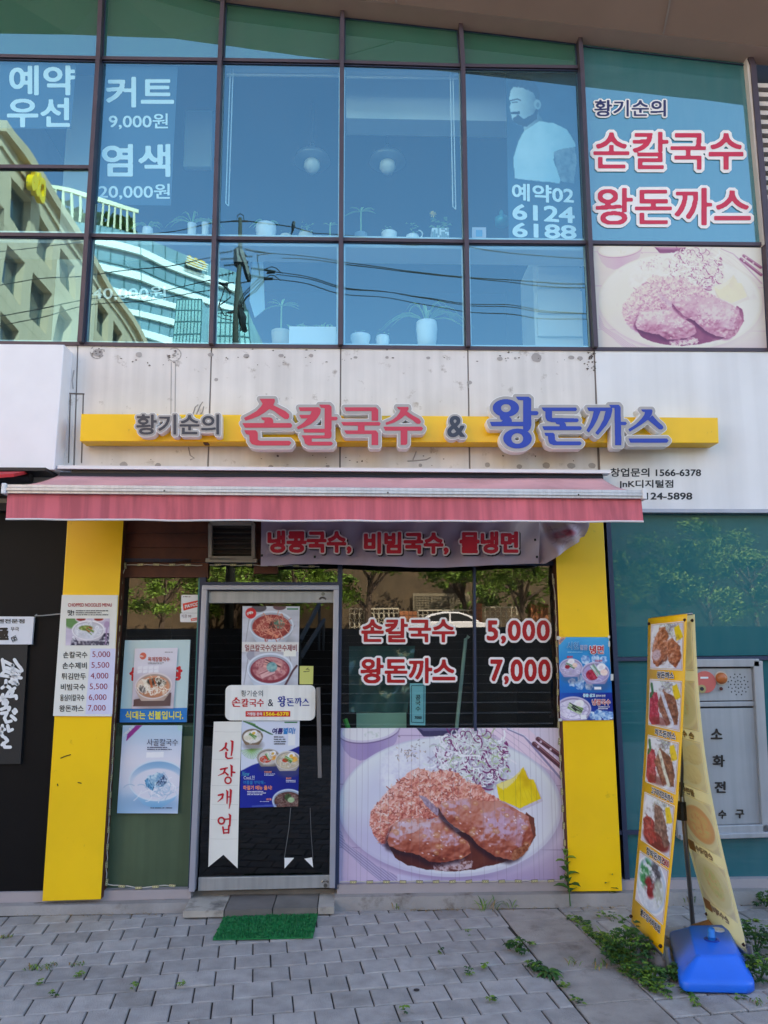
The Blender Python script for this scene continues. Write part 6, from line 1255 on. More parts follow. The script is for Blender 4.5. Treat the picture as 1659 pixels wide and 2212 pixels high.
weed('grass_tuft', 1648, 2168, .06, 'grass', 16, 'grass tuft in the joint at the lower right corner', num=18, spread=.16)
weed('grass_tuft', 1240, 2085, .09, 'grass', 17, 'thin grass blades on the slab joint before the banner stand', num=9, spread=.1)
weed('grass_tuft', 1300, 2090, .06, 'grass', 18, 'short grass in the slab joint beside the bushy weed', num=14, spread=.2)
weed('grass_tuft', 1330, 2055, .20, 'grass', 19, 'tall grass blades left of the banner stand', num=26, spread=.22)
weed('grass_tuft', 90, 2091, .035, 'grass', 20, 'low grass patch in the pavers at the lower left', num=60, spread=.22)
weed('grass_tuft', 165, 2084, .025, 'grass', 25, 'small grass patch right of the low patch', num=24, spread=.12)
weed('grass_tuft', 12, 2026, .03, 'grass', 21, 'grass patch in a joint at the left edge', num=26, spread=.1)
weed('grass_tuft', 1545, 1955, .06, 'grass', 22, 'grass tuft at the wall behind the banner stand', num=16, spread=.12)
weed('weed_plant', 1655, 1960, .09, 'bush', 23, 'leafy weed at the wall by the right edge', spread=.07, num=40)
weed('weed_plant', 1490, 1950, .14, 'grass', 24, 'tall grass at the wall between the banner sheets', num=12, spread=.12)
# low creeping growth in the joints along the strip: nobody could count it
r = random.Random(31); mb = MB()
def creep(px, py, rad, n, hmax=.03):
    c = G(px, py)
    for _ in range(n):
        a = r.uniform(0, 2*pi); rr = rad*math.sqrt(r.random()); p = c+Vector((rr*cos(a), rr*sin(a), r.uniform(.002, hmax))); b = r.uniform(0, 2*pi); L = r.uniform(.012, .026); m_ = r.choice((1, 1, 0, 2))
        for dd in (-.8, 0, .8): leaf(mb, p, Vector((cos(b+dd), sin(b+dd), .4)), L, L*.5, .4, m_, 2)
for i in range(30):
    y = -.35-i*.033; p = (sR(y)+.03+r.uniform(-.02, .04), y); d = Vector((p[0], p[1], 0))-CAMLOC
    px = W/2+F*d.dot(_r)/d.dot(_f); py = H/2-F*d.dot(_u)/d.dot(_f); creep(px, py, .045 if i > 8 else .025, 30 if i > 8 else 12, .05 if i > 10 else .02)
for px, py, rad, n in ((1310, 1985, .05, 16), (1340, 1990, .06, 20), (1395, 1985, .03, 8), (1146, 2044, .02, 8), (1215, 2132, .03, 12), (1247, 2168, .03, 12), (1065, 2168, .02, 8), (1010, 2020, .015, 6), (950, 2060, .012, 5), (1015, 2105, .02, 8), (1048, 2095, .02, 8), (875, 2190, .015, 5), (1644, 2080, .05, 24), (395, 2133, .015, 6), (292, 2139, .016, 6), (115, 2155, .015, 6), (88, 2128, .014, 5), (170, 2110, .016, 6), (1500, 2170, .02, 8), (1600, 2160, .02, 8)): creep(px, py, rad, n)
for i in range(260):                                           # dry litter along the wall foot
    x = r.choice((r.uniform(-2.4, -1.1), r.uniform(.3, .9), r.uniform(.9, 2.6))); p = Vector((x, -.155-abs(r.gauss(0, .02)), .004)); a = r.uniform(0, 2*pi); leaf(mb, p, Vector((cos(a), sin(a), .2)), r.uniform(.01, .035), .004, .3, 3, 2)
tag(mb.build('ground_cover', m_leaf), 'low creeping green growth and dry litter in the pavement joints', 'ground cover', kind='stuff')
# ------------------------------------------------------------------ across the street: what the glass mirrors
STZ = 1.5
mb = MB(); mb.box((-150, -260, STZ-.4), (150, -12.2, STZ)); tag(mb.build('street', mat('street_bounce_tone', rgb(168, 160, 148), .95, var=.15)), kind='structure')  # asphalt street, its colour lightened to bounce warm light onto the facade
mb = MB()
for k in range(11): y = -8.6-.31*k; mb.box((-40, y-.31-(3.2 if k == 10 else 0), -.2), (40, y, .155*(k+1)), 0); mb.box((-40, y-.05, .155*(k+1)+.0005), (40, y+.004, .155*(k+1)+.006), 1)
mb.box((-40, -12.4, .4), (40, -12.1, 1.87), 0)
tag(mb.build('steps', [mat('step_stone', rgb(100, 98, 98), .9, var=.15), mat('step_nosing', rgb(190, 190, 190), .8)]), kind='structure')
for a, b, lab in (((690, 1304), (648, 1385), 'upper steel handrail over the steps opposite'), ((699, 1340), (648, 1422), 'lower steel handrail over the steps opposite')):
    mb = MB(); p, q = M(*a, 11.4), M(*b, 9.2); mb.tube([p, q], .045, 8); mb.tube([p, Vector((p.x, p.y, 1.4))], .03, 6); mb.tube([q, Vector((q.x, q.y, .1))], .03, 6); tag(mb.build('handrail', mat('rail_grey', rgb(140, 150, 160), .5, .4), origin=q), lab, 'handrail', 'handrails over the steps')
# garden wall, pillars, iron fences, window grille
gw = MB(); a, b = M(250, 1200, 39), M(1250, 1200, 39); gw.box((a.x-8, -40, STZ), (b.x+.5, -39, 9.5)); tag(gw.build('garden_wall', mat('beige_render', rgb(104, 88, 66), .9, var=.35, vscale=1.2), origin=(0, -39.5, STZ)), 'tall beige wall behind the trees across the street', 'wall')
gi = MB(); gi.box((b.x+.52, -40, STZ), (b.x+34, -39, 11)); 
tag(gi.build('shade_wall', mat('wall_shade_green', rgb(34, 46, 26), .8, var=.3), origin=(b.x+1, -39.5, STZ)), 'plain wall coloured as dark green shade behind the sunlit trees in the teal panels', 'wall')  # bare wall; the dark green paints in shaded foliage behind the trees
pm = [mat('pillar_brick', rgb(176, 112, 72), .85, var=.2, vscale=3), mat('pillar_joint', rgb(110, 76, 56), .9)]
def pillar(x0, y0, x1, lab):
    p, q = M(x0, y0, 33.5), M(x1, y0, 33.5); mb = MB(); mb.box((p.x, -34.2, STZ), (q.x, -33.5, p.z), 0)
    for i in range(1, 4): mb.box((p.x+(q.x-p.x)*i/4-.012, -33.497, STZ), (p.x+(q.x-p.x)*i/4+.012, -33.49, p.z), 1); 
    z = STZ+.3
    while z < p.z: mb.box((p.x, -33.496, z), (q.x, -33.488, z+.024), 1); z += .22
    tag(mb.build('brick_pillar', pm, origin=(p.x, -34, STZ)), lab, 'pillar', 'brick pillars of the garden fence')
pillar(862, 1320, 900, 'brick pillar beside the white car, left of it'); pillar(1023, 1302, 1041, 'narrow taller brick pillar behind the window post'); pillar(1147, 1304, 1183, 'wide brick pillar near the right end of the fence')
m_iron = mat('pale_iron', rgb(206, 198, 176), .6, .3)
def fence(x0, y0, x1, lab):
    p, q = M(x0, y0, 33.8), M(x1, y0, 33.8); mb = MB(); t = p.z; mb.bar((p.x, -33.8, t), (q.x, -33.8, t), .07, .06); mb.bar((p.x, -33.8, STZ+.3), (q.x, -33.8, STZ+.3), .06, .05); n = max(6, int((q.x-p.x)/.24))
    for i in range(n+1):
        x = p.x+(q.x-p.x)*i/n; mb.bar((x, -33.8, STZ), (x, -33.8, t), .035, .03)
        if i < n: 
            for zz in (t-.35, t-.75): mb.tube([(x+(q.x-p.x)/n*(.5+.42*cos(k*pi/4)), -33.8, zz+.15*sin(k*pi/4)) for k in range(9)], .018, 5)
    tag(mb.build('iron_fence', m_iron, origin=(p.x, -33.8, STZ)), lab, 'fence', 'iron fences between the pillars')
fence(755, 1315, 860, 'pale scrolled iron fence panel left of the white car'); fence(902, 1318, 1022, 'pale scrolled iron fence panel behind the white car'); fence(1048, 1311, 1128, 'pale scrolled iron fence panel right of the narrow pillar')
mb = MB(); p, q = M(893, 1281, 38.8), M(1012, 1281, 38.8); zb = M(893, 1319, 38.8).z
for i in range(19): x = p.x+(q.x-p.x)*i/18; mb.bar((x, -38.8, zb), (x, -38.8, p.z), .03 if i % 6 else .09, .03)
for i in range(8): z = zb+(p.z-zb)*i/7; mb.bar((p.x, -38.8, z), (q.x, -38.8, z), .03, .03)
mb.box((p.x, -38.96, zb), (q.x, -38.93, p.z)); 
tag(mb.build('window_grille', mat('grille_paint', rgb(150, 140, 116), .7), origin=(p.x, -38.8, zb)), 'square-barred window grille on the beige garden wall', 'grille')
# the parked white car
cl, cr = M(893, 1340, 30.5), M(1075, 1340, 30.5); car = thing('parked_car', 'white saloon car parked along the street before the iron fence', 'car', ((cl.x+cr.x)/2, -31.2, STZ))
cx = (cl.x+cr.x)/2-.1; L_ = 4.4; prof = [(-2.2,.32),(-2.22,.62),(-2.1,.86),(-1.55,.95),(2.05,.72),(2.2,.55),(2.2,.3)]; prof = [(-2.2,.30),(-2.22,.80),(-1.75,.96),(-.95,1.02),(.95,.98),(1.9,.84),(2.2,.66),(2.2,.3)]
roof = [(-1.75,.96),(-1.1,1.34),(-.5,1.46),(.2,1.45),(.75,1.28),(1.25,.96)]
def car_x(v): return cx+v
mb = MB(); ys = (-32.0, -30.35)
mb.slab([Vector((car_x(x), -30.35, STZ+z)) for x, z in prof], (0, -1.7, 0)); mb.slab([Vector((car_x(x), -30.5, STZ+z)) for x, z in roof], (0, -1.4, 0)); m_carp = mat('car_white', rgb(236, 236, 238), .2, spec=.7); soften(mb.build('body', m_carp, car), .06, 3)
for pts in ([(-1.35,1.0),(-1.0,1.27),(-.5,1.37),(-.2,1.38),(-.2,1.0)], [(-.12,1.0),(-.12,1.38),(.2,1.37),(.62,1.24),(.98,1.0)]):
    mb = MB(); mb.slab([Vector((car_x(x), -30.49, STZ+z)) for x, z in pts], (0, -.03, 0)); mb.build('side_window', m_dark, car)
for x in (-1.35, 1.35):
    mb = MB(); mb.tube([(car_x(x), -30.3, STZ+.32), (car_x(x), -30.55, STZ+.32)], .32, 20); w = mb.build('wheel', m_dark, car); mb = MB(); mb.tube([(car_x(x), -30.29, STZ+.32), (car_x(x), -30.32, STZ+.32)], .2, 16); mb.build('rim', m_steel, w)
# street trees: trunk, limbs and a crown of leaf-sized faces
m_fol = mat('tree_leaf', rgb(112, 146, 46), .6, var=.3, vscale=1.5, island=.4); m_bark = mat('bark', rgb(92, 76, 62), .9, var=.3, bump=.5, bscale=20)
def make_tree(seed, hh=8., rad=3.2, nleaf=5200):
    r = random.Random(seed); t = thing('street_tree', None, 'tree', (0, 0, 0), 'street trees opposite the shop'); mb = MB(); mb.tube([(0, 0, 0), (.1, 0, hh*.25), (.25, .1, hh*.5)], [.2, .15, .1], 8); ends = []
    for k in range(9):
        a = k*2.4+r.random(); b = Vector((.15, .05, hh*r.uniform(.26, .5))); e = b+Vector((cos(a)*rad*r.uniform(.5, .95), sin(a)*rad*r.uniform(.5, .95), hh*r.uniform(.1, .45))); mb.tube([b, b.lerp(e, .5)+Vector((0, 0, .3)), e], [.08, .05, .02], 5); ends += [e, b.lerp(e, .65)]
    mb.build('trunk', m_bark, t); lf = MB()
    cl = [(e+Vector((r.uniform(-.5, .5), r.uniform(-.5, .5), r.uniform(-.3, .5))), r.uniform(.35, .9)) for e in ends for _ in range(2)]
    for _ in range(nleaf):
        c, rr = r.choice(cl); d = Vector((r.gauss(0, 1), r.gauss(0, 1), r.gauss(0, .55))); p = c+d*rr*.5; u = Vector((r.gauss(0, 1), r.gauss(0, 1), r.gauss(0, .7))).normalized(); w = u.orthogonal().normalized(); L = r.uniform(.09, .17); lf.add([p-u*L, p+w*L*.42, p+u*L, p-w*L*.42], [(0, 1, 2, 3)])
    lf.build('crown', m_fol, t); return t
t0 = make_tree(3); t1 = make_tree(8, 7., 3.0)
spots = [(790, 33.6, 1.0, 'leafy tree with a leaning trunk over the left iron fence', 0), (1130, 33.2, 1.0, 'leafy tree with a forked trunk beside the wide brick pillar', 1), (1010, 35.5, .9, 'leafy tree standing against the garden wall above the grille', 0), (640, 34, .95, 'bushy tree mirrored in the glass above the shop door', 1), (345, 33, .8, 'bright green tree mirrored in the pane left of the door', 0), (1345, 31, .78, 'sunlit tree at the left end of the teal panel reflection', 1), (1440, 32, .82, 'sunlit tree with drooping sprays in the middle of the teal panel reflection', 0), (1540, 30, .76, 'lime green tree mirrored in the teal panel above the steel cabinet', 1), (1640, 31, .9, 'sunlit tree at the right end of the teal panel reflection', 0), (500, 37, 1.1, 'tall tree at the wall mirrored left of the shop door', 1)]
used = set()
for k, (px, Yv, sc, lab, which) in enumerate(spots):
    src = (t0, t1)[which]; o = src if which not in used else copy_tree(src); used.add(which); p = M(px, 1389, Yv); o.location = (p.x, -Yv, STZ-.6); o.rotation_euler = (0, 0, k*1.3); o.scale = (sc, sc, sc); o['label'] = lab
# beige office building at the left of the reflection
A0 = M(24, 281, 26.); dv = ray(713, 1389); dx = dv.x/dv.y; dirw = Vector((dx, -1, 0)).normalized(); nrm = Vector((-dirw.y, dirw.x, 0)); nrm = nrm if nrm.x > 0 else -nrm
ob = thing('office_building', 'beige stone office building with square windows and a yellow sign, mirrored at upper left', 'building', (A0.x, A0.y, STZ))
TOP = A0.z; fl = 3.1; wl = 3.1
def wp(s, z, o=0.): return Vector((A0.x, A0.y, 0))+dirw*s+nrm*o+Vector((0, 0, z))
m_st = mat('beige_stone', rgb(210, 180, 150), .8, var=.1, vscale=.6); m_stj = mat('stone_joint', rgb(150, 132, 106), .9); m_owin = mat('office_glass', rgb(40, 66, 72), .08, .0, spec=.9, var=.3, vscale=.4); m_ofr = mat('office_frame', rgb(96, 100, 92), .5)
NB, NF = 16, 7; mb = MB(); z0 = TOP-1.9; S1 = NB*wl
def blk(s0, s1, za, zb, o0, o1, m=0): mb.add([wp(s0, za, o0), wp(s1, za, o0), wp(s1, zb, o0), wp(s0, zb, o0), wp(s0, za, o1), wp(s1, za, o1), wp(s1, zb, o1), wp(s0, zb, o1)], [(0,1,2,3),(4,7,6,5),(0,4,5,1),(1,5,6,2),(2,6,7,3),(3,7,4,0)], m)
blk(-.4, S1, z0, TOP-.5, -.5, 0); blk(-.6, S1, TOP-.5, TOP, -.6, .3); blk(-.5, S1, TOP-1.15, TOP-.95, -.5, .1)
for f in range(NF):
    zt, zb = z0-f*fl, z0-f*fl-1.95; zn = z0-(f+1)*fl
    blk(0, S1, zn, zb, -.5, 0)
    for b in range(NB+1): blk(b*wl-.5, b*wl+.5, zb, zt, -.5, 0)
    for b in range(NB):
        for fr in (.33, .66): blk(b*wl+fr*wl-.01, b*wl+fr*wl+.01, zn, zb, -.1, .004, 1)
    blk(0, S1, (zn+zb)/2-.01, (zn+zb)/2+.01, -.1, .004, 1)
for s in range(0, NB*2): blk(s*wl/2-.01, s*wl/2+.01, z0, TOP-1.2, -.1, .004, 1)
bx = wp(0, 0); mb.add([wp(0, STZ-1, -.52), wp(S1, STZ-1, -.52), wp(S1, z0, -.52), wp(0, z0, -.52)], [(0, 1, 2, 3)]); e = -nrm
fp = [wp(0, 0), wp(0, 0, -14)]; 
mb.add([wp(0, STZ-1, 0), wp(0, STZ-1, -14), wp(0, TOP, -14), wp(0, TOP, 0)], [(0, 1, 2, 3)]); mb.add([wp(0, TOP, .3), wp(S1, TOP, .3), wp(S1, TOP, -14), wp(0, TOP, -14)], [(0, 1, 2, 3)]); mb.add([wp(S1, STZ-1, 0), wp(S1, STZ-1, -14), wp(S1, TOP, -14), wp(S1, TOP, 0)], [(0, 1, 2, 3)])
mb.build('wall', [m_st, m_stj], ob)
wproto = None
for f in range(NF):
    for b in range(NB):
        if wproto is None:
            w = MB(); O = ORG[ob.name]; c = [O+dirw*.5-nrm*.42, O+dirw*(wl-.5)-nrm*.42]; w.poly([c[0], c[1], c[1]+Vector((0, 0, 1.95)), c[0]+Vector((0, 0, 1.95))], 0)
            for k in (0, .28, 1): p = c[0].lerp(c[1], k)+nrm*.03; w.bar(p, p+Vector((0, 0, 1.95)), .09, .09, 1)
            for z in (.04, 1.9): w.bar(c[0]+nrm*.03+Vector((0, 0, z)), c[1]+nrm*.03+Vector((0, 0, z)), .09, .09, 1, (0, 0, 1))
            o = w.build('window', [m_owin, m_ofr], ob); wproto = o
        else: o = wproto.copy(); COL.objects.link(o); o.parent = ob
        o.location = dirw*(b*wl)+Vector((0, 0, z0-f*fl-1.95-STZ))
def s_at(px):                                                 # how far along the wall a sight line meets it
    d = ray(px, 400); nv = Vector((nrm.x, -nrm.y, 0)); a = Vector((A0.x, -A0.y, 0))+nv*.5; t = nv.dot(a-CAMLOC)/nv.dot(d); p = CAMLOC+d*t; return (Vector((p.x, -p.y, 0))-Vector((A0.x, A0.y, 0))).dot(dirw)
mb = MB(); s0, s1 = s_at(66), s_at(101); za, zb = TOP-1.9, TOP-.55
core = text_shapes('C06', [.06])[0]; qq = [wp(s1, zb, .5), wp(s0, zb, .5), wp(s0, za, .5), wp(s1, za, .5)]; put_shape(mb, core, bbox(core), qq, 0, (0, 0, 0), tuple(-nrm*.25))
for z in (za+.3, zb-.4): mb.bar(wp(s0, z, .3), wp(s1, z, .3), .06, .06, 1, (0, 0, 1))
for s in (s0+.6, s1-.6): mb.bar(wp(s, za+.3, 0), wp(s, za+.3, .4), .06, .06, 1)
mb.build('rooftop_sign', [mat('sign_amber', rgb(250, 200, 10), .4), m_ofr], ob)
# glass tower with white bands
KY = 85.; kx = P(297, 600, KY).x; a1, a2 = radians(46), radians(65); dR = Vector((sin(a1), -cos(a1), 0)); dL = Vector((-sin(a2), cos(a2), 0)); K0 = Vector((kx, -KY, 0))
nR = Vector((cos(a1), sin(a1), 0)); nL = Vector((cos(a2), sin(a2), 0))
tw = thing('glass_tower', 'teal glass tower with bright white floor bands and a roof sign, mirrored at upper left', 'building', (kx, -KY, STZ))
zs = [P(297, y, KY).z for y in (516, 540, 589, 628, 672)]; pitch = (zs[2]-zs[4])/2; lev = [zs[1], zs[2]]+[zs[2]-pitch*k for k in range(1, 12)]
LR, LL = 15., 60.
m_tg = mat('tower_glass', rgb(122, 152, 162), .12, 0, spec=.8, var=.35, vscale=.12); m_tm = mat('tower_mullion', rgb(70, 110, 116), .5); m_tb = mat('tower_band', rgb(240, 240, 236), .5)
mb = MB(); mm = MB(); bb = MB(); H0 = zs[0]+.5
for d, L, nn in ((dR, LR, nR), (dL, LL, nL)):
    mb.add([K0+Vector((0, 0, STZ)), K0+d*L+Vector((0, 0, STZ)), K0+d*L+Vector((0, 0, H0)), K0+Vector((0, 0, H0))], [(0, 1, 2, 3)])
    n = int(L/1.6)
    for i in range(n+1): p = K0+d*(L*i/n)+nn*.03; mm.bar(p+Vector((0, 0, STZ)), p+Vector((0, 0, H0)), .12, .1)
    for k, z in enumerate(lev):
        bb.add([K0+nn*o+d*s+Vector((0, 0, zz)) for o in (0, .4) for s, zz in ((0, z-.75), (L, z-.75), (L, z+.1), (0, z+.1))], [(0,1,2,3),(4,5,6,7),(0,4,5,1),(3,2,6,7),(1,5,6,2),(0,3,7,4)])
        mm.bar(K0+nn*.05+Vector((0, 0, z-2.4)), K0+d*L+nn*.05+Vector((0, 0, z-2.4)), .1, .1, 0, (0, 0, 1))
    back = Vector((0, -22, 0)); mb.add([K0+Vector((0, 0, H0)), K0+d*L+Vector((0, 0, H0)), K0+d*L+back+Vector((0, 0, H0)), K0+back+Vector((0, 0, H0))], [(0, 1, 2, 3)])
mb.build('glazing', m_tg, tw); mm.build('mullion', m_tm, tw); bb.build('floor_band', m_tb, tw)
mb = MB(); ctop = P(289, 494, KY).z
for i in range(64): p = K0+dL*(i*.85+.5); mb.bar(p+Vector((0, 0, H0)), p+Vector((0, 0, H0+3.6)), .22, .25)
mb.bar(K0+Vector((0, 0, H0+3.6)), K0+dL*56+Vector((0, 0, H0+3.6)), .3, .5, 0, (0, 0, 1)); mb.build('roof_fence', mat('roof_fins', rgb(232, 220, 190), .6), tw)
mb = MB(); r = random.Random(9)
for _ in range(1600): p = K0+dL*r.uniform(1, 54)+Vector((0, -r.uniform(.6, 3), H0+r.uniform(0, 2.8))); u = Vector((r.gauss(0, 1), r.gauss(0, 1), r.gauss(0, 1))).normalized()*.45; w = u.orthogonal()*.8; mb.add([p-u, p+w, p+u, p-w], [(0, 1, 2, 3)])
mb.build('roof_hedge', mat('roof_green', rgb(110, 130, 50), .8, island=.4), tw)
mb = MB(); q_ = []
def onR(px, py):                                                # point of the right face plane behind a pixel
    d = ray(px, py); o = CAMLOC; nv = Vector((nR.x, -nR.y, 0)); k = Vector((kx, KY, 0)); t = nv.dot(k+nv*1.0-o)/nv.dot(d); p = o+d*t; return Vector((p.x, -p.y, p.z))
core = text_shapes('C06', [.05])[0]; put_shape(mb, core, bbox(core), [onR(449, 565), onR(403, 545), onR(402, 563), onR(449, 583)], 0, (0, 0, 0), tuple(-nR*.5))
for k in range(4): mb.bar(onR(400, 549+k*5), onR(452, 571+k*5), .1, .1, 1, (0, 0, 1))
mb.build('roof_sign', [mat('tower_sign', rgb(236, 180, 60), .5), m_tb], tw)
an = thing('glass_annex', 'pale teal glass block standing before the white-banded tower, mirrored behind the pole', 'building', (M(420, 700, 70).x, -70, STZ)); mb = MB(); mm = MB()
for x0, y0, x1, Yv in ((383, 645, 443, 74), (463, 672, 544, 66)):
    a, b = M(x0, y0, Yv), M(x1, y0+8, Yv); z = a.z; mb.box((a.x, -Yv-8, STZ), (b.x, -Yv, z))
    for i in range(9): x = a.x+(b.x-a.x)*i/8; mm.box((x-.04, -Yv-.05, STZ), (x+.04, -Yv+.06, z))
    zz = z
    while zz > STZ+4: mm.box((a.x, -Yv-.05, zz-.06), (b.x, -Yv+.05, zz+.06)); zz -= 1.5
mb.build('glazing', mat('annex_glass', rgb(166, 204, 204), .2, spec=.7, var=.3, vscale=.25), an); mm.build('mullion', m_tm, an)
# low beige blocks in the gap beneath the tower's foot are left to the street; utility pole and its wires
PY_ = 15.; up_ = thing('utility_pole', 'concrete utility pole with insulators and tangled cables, mirrored in the upper window', 'utility pole', (M(512, 1389, PY_).x, -PY_, STZ))
m_con = mat('pole_concrete', rgb(58, 60, 54), .9, var=.15); m_cab2 = mat('black_cable', rgb(16, 18, 22), .5); m_ins = mat('insulator', rgb(40, 52, 54), .4)
zc = lambda x, y: M(460.8+x*.17196, 493.7+y*.17196, PY_)
mb = MB(); pt, pbm = M(520, 470, PY_), M(512, 744, PY_); low = pbm+(pbm-pt)*((pbm.z-STZ)/(pt.z-pbm.z)); mb.tube([low, pbm, pt], [.125, .085, .055], 12); mb.build('pole', m_con, up_, smooth=True)
mb = MB()
for a, b in (((110, -24), (230, -24)),): pass
p, q = M(500, 475, PY_), M(538, 475, PY_); mb.bar(p, q, .03, .03); mb.tube([M(511, 474, PY_), M(514, 465, PY_), M(520, 461, PY_), M(527, 465, PY_), M(529, 474, PY_)], .012, 5)
mb.bar(zc(290, 250), zc(350, 250), .12, .1); mb.tube([zc(335, 260), zc(345, 330), zc(380, 430), zc(440, 620), zc(462, 690)], [.10, .12, .10, .09, .05], 6); mb.tube([zc(290, 250), zc(310, 450), zc(300, 500)], [.1, .14, .06], 6)
r = random.Random(6)
for _ in range(50): t = r.random(); c = zc(345+t*105+r.uniform(-18, 22), 300+t*370); mb.tube([c, c+Vector((r.uniform(-.1, .1), .05, r.uniform(-.08, .08)))], .025, 4)
mb.tube([zc(340, 950), zc(370, 1040), zc(400, 1140), zc(395, 1230), zc(405, 1330)], [.04, .08, .12, .10, .05], 7); mb.tube([zc(280, 1050), zc(300, 1100), zc(300, 1200)], [.03, .06, .05], 6)
for _ in range(60): t = r.random(); c = zc(370+t*40+r.uniform(-36, 34), 980+t*340); mb.tube([c, c+Vector((r.uniform(-.08, .08), .06, r.uniform(-.12, .12)))], .022, 4)
mb.build('cross_gear', m_cab2, up_)
def insul(a, b, n, nm='insulator', dead=None):
    mb = MB(); p, q = zc(*a), zc(*b); mb.tube([p, q], .012, 5); d = (q-p)/n
    for k in range(n): c = p+d*(k+.5); mb.tube([c-d*.12, c+d*.12], .042, 8)
    if dead: mb.tube([zc(*dead[0]), zc(*dead[1])], [.035, .03], 6)
    mb.build(nm, m_ins, up_)
insul((390, 240), (540, 275), 9, dead=((540, 275), (650, 290))); insul((480, 525), (660, 560), 8, dead=((660, 560), (790, 585))); insul((470, 620), (620, 655), 7, dead=((620, 655), (760, 685))); insul((280, 265), (60, 305), 5); insul((275, 380), (90, 385), 10); insul((275, 468), (130, 470), 7); insul((265, 575), (60, 605), 5); insul((380, 352), (490, 348), 4)
mb = MB(); e5 = lambda x, y: M(932.6+x*.23148, 438.9+y*.23148, PY_)
for pts in ([zc(650, 290), zc(870, 325), zc(1590, 428), e5(340, 685), e5(900, 722), e5(1475, 748), M(1500, 622, PY_), M(1800, 630, PY_)], [zc(780, 588), zc(950, 615), zc(1590, 718), e5(345, 942), e5(900, 1000), e5(1480, 1025), M(1800, 690, PY_)], [zc(760, 685), zc(970, 715), zc(1590, 800), e5(345, 1005), e5(960, 1075), e5(1480, 1080), M(1800, 690, PY_)],
  [zc(870, 385), zc(1590, 450), e5(340, 690), e5(900, 752), e5(1475, 778), M(1800, 640, PY_)], [zc(800, 625), zc(1590, 733), e5(345, 925), e5(960, 985), e5(1480, 1022)], [zc(40, 312), M(457, 550, PY_), M(461, 555, PY_), M(187, 594, PY_), M(0, 620, PY_), M(-200, 640, PY_)], [zc(35, 480), M(460, 605, PY_), M(180, 647, PY_), M(0, 678, PY_), M(-200, 705, PY_)], [zc(30, 610), M(458, 626, PY_), M(184, 660, PY_), M(0, 699, PY_), M(-200, 735, PY_)],
  [M(-200, 560, PY_), M(200, 520, PY_), M(374, 495, PY_), M(458, 479, PY_), M(501, 475, PY_)], [M(538.6, 475, PY_), M(595, 483, PY_), M(633, 489, PY_), M(683, 503.6, PY_), M(733, 508, PY_), M(806, 518, PY_), M(900, 530, PY_), M(1300, 560, PY_), M(1800, 580, PY_)]): mb.tube(pts, .0135, 5)
for pts in ([(600, 650), (480, 760), (400, 830), (350, 930)], [(620, 680), (500, 780), (420, 840), (370, 950)], [(650, 690), (540, 800), (440, 870), (385, 960)], [(655, 705), (560, 820), (470, 860), (410, 930), (420, 1040)], [(100, 690), (210, 790), (230, 860), (90, 970), (40, 1080), (120, 1150), (260, 1180)], [(150, 750), (120, 860), (90, 960), (150, 1100), (260, 1130)], [(35, 690), (30, 810)], [(550, 320), (555, 420), (600, 660)], [(550, 340), (600, 320), (740, 305)], [(650, 550), (740, 515), (800, 540), (860, 600)], [(680, 660), (720, 630), (780, 640), (860, 710)], [(10, 1080), (270, 1065)], [(30, 690), (270, 690)], [(340, 700), (470, 690)]): mb.tube([zc(*p) for p in pts], .016, 5)
for a, b in (((40, 670), (190, 720)), ((140, 710), (230, 800)), ((200, 1070), (280, 1060)), ((680, 600), (785, 590)), ((640, 680), (760, 680))): mb.tube([zc(*a), zc(*b)], [.03, .045], 6)
mb.build('wire', m_cab2, up_)
c = P(633, 489, PY_); mb = MB(); b0 = M(632, 478, PY_); mb.tube([M(629, 500, PY_), M(631, 486, PY_), M(633, 479, PY_)], [.02, .06, .04], 6); mb.tube([M(626, 507, PY_), M(630, 492, PY_)], [.012, .03], 5); tag(mb.build('bird', m_cab2, origin=b0), 'small dark bird perched on the thin wire right of the pole top', 'bird')
# ------------------------------------------------------------------ inside the hair salon upstairs, behind the blue glass
m_pot = mat('pot_white', rgb(240, 242, 240), .35); m_potb = mat('pot_beige', rgb(206, 196, 176), .5); m_lfp = mat('plant_pale', rgb(150, 190, 120), .6, var=.2); m_met = mat('lamp_metal', rgb(120, 128, 134), .35, .6); m_cer = mat('pale_cabinet', rgb(232, 232, 226), .6)
YI = .13
def mount(nm, lab, cat, px0, py1, group=None): return thing(nm, lab, cat, P(px0, py1, YI), group)
mb = MB(); p = P(737, 517, .07).z; mb.box((-3.3, .07, p-.06), (1.68, .30, p-.01)); mb.build('window_shelf', m_cer, bld); SHZ = p-.01
mb = MB(); LGZ = P(736, 747, .07).z; mb.box((-1.0, .07, LGZ-.06), (1.68, .42, LGZ)); mb.build('low_ledge', m_cer, bld)
for k, (x, y, lab) in enumerate(((674, 356, 'pendant lamp with a round bulb in the left of two lamp windows'), (837, 358, 'pendant lamp with a round bulb in the right of two lamp windows'))):
    c = P(x, y, .75); t = thing('pendant_lamp', lab, 'lamp', tuple(c), 'pendant lamps in the salon'); mb = MB(); mb.tube([c+Vector((0, 0, .18)), (c.x, c.y, 5.98)], .006, 6); mb.build('cord', m_met, t); mb = MB(); mb.lathe(c, [(.15, .03), (.13, .075), (.03, .11), (.022, .17), (.012, .19)], 24); mb.build('lamp_shade', m_met, t, smooth=True); mb = MB(); mb.lathe(c, [(.001, -.075), (.04, -.062), (.066, -.02), (.062, .02), (.03, .06)], 20); mb.build('bulb', mat('bulb_opal', rgb(240, 240, 230), .3), t, smooth=True)
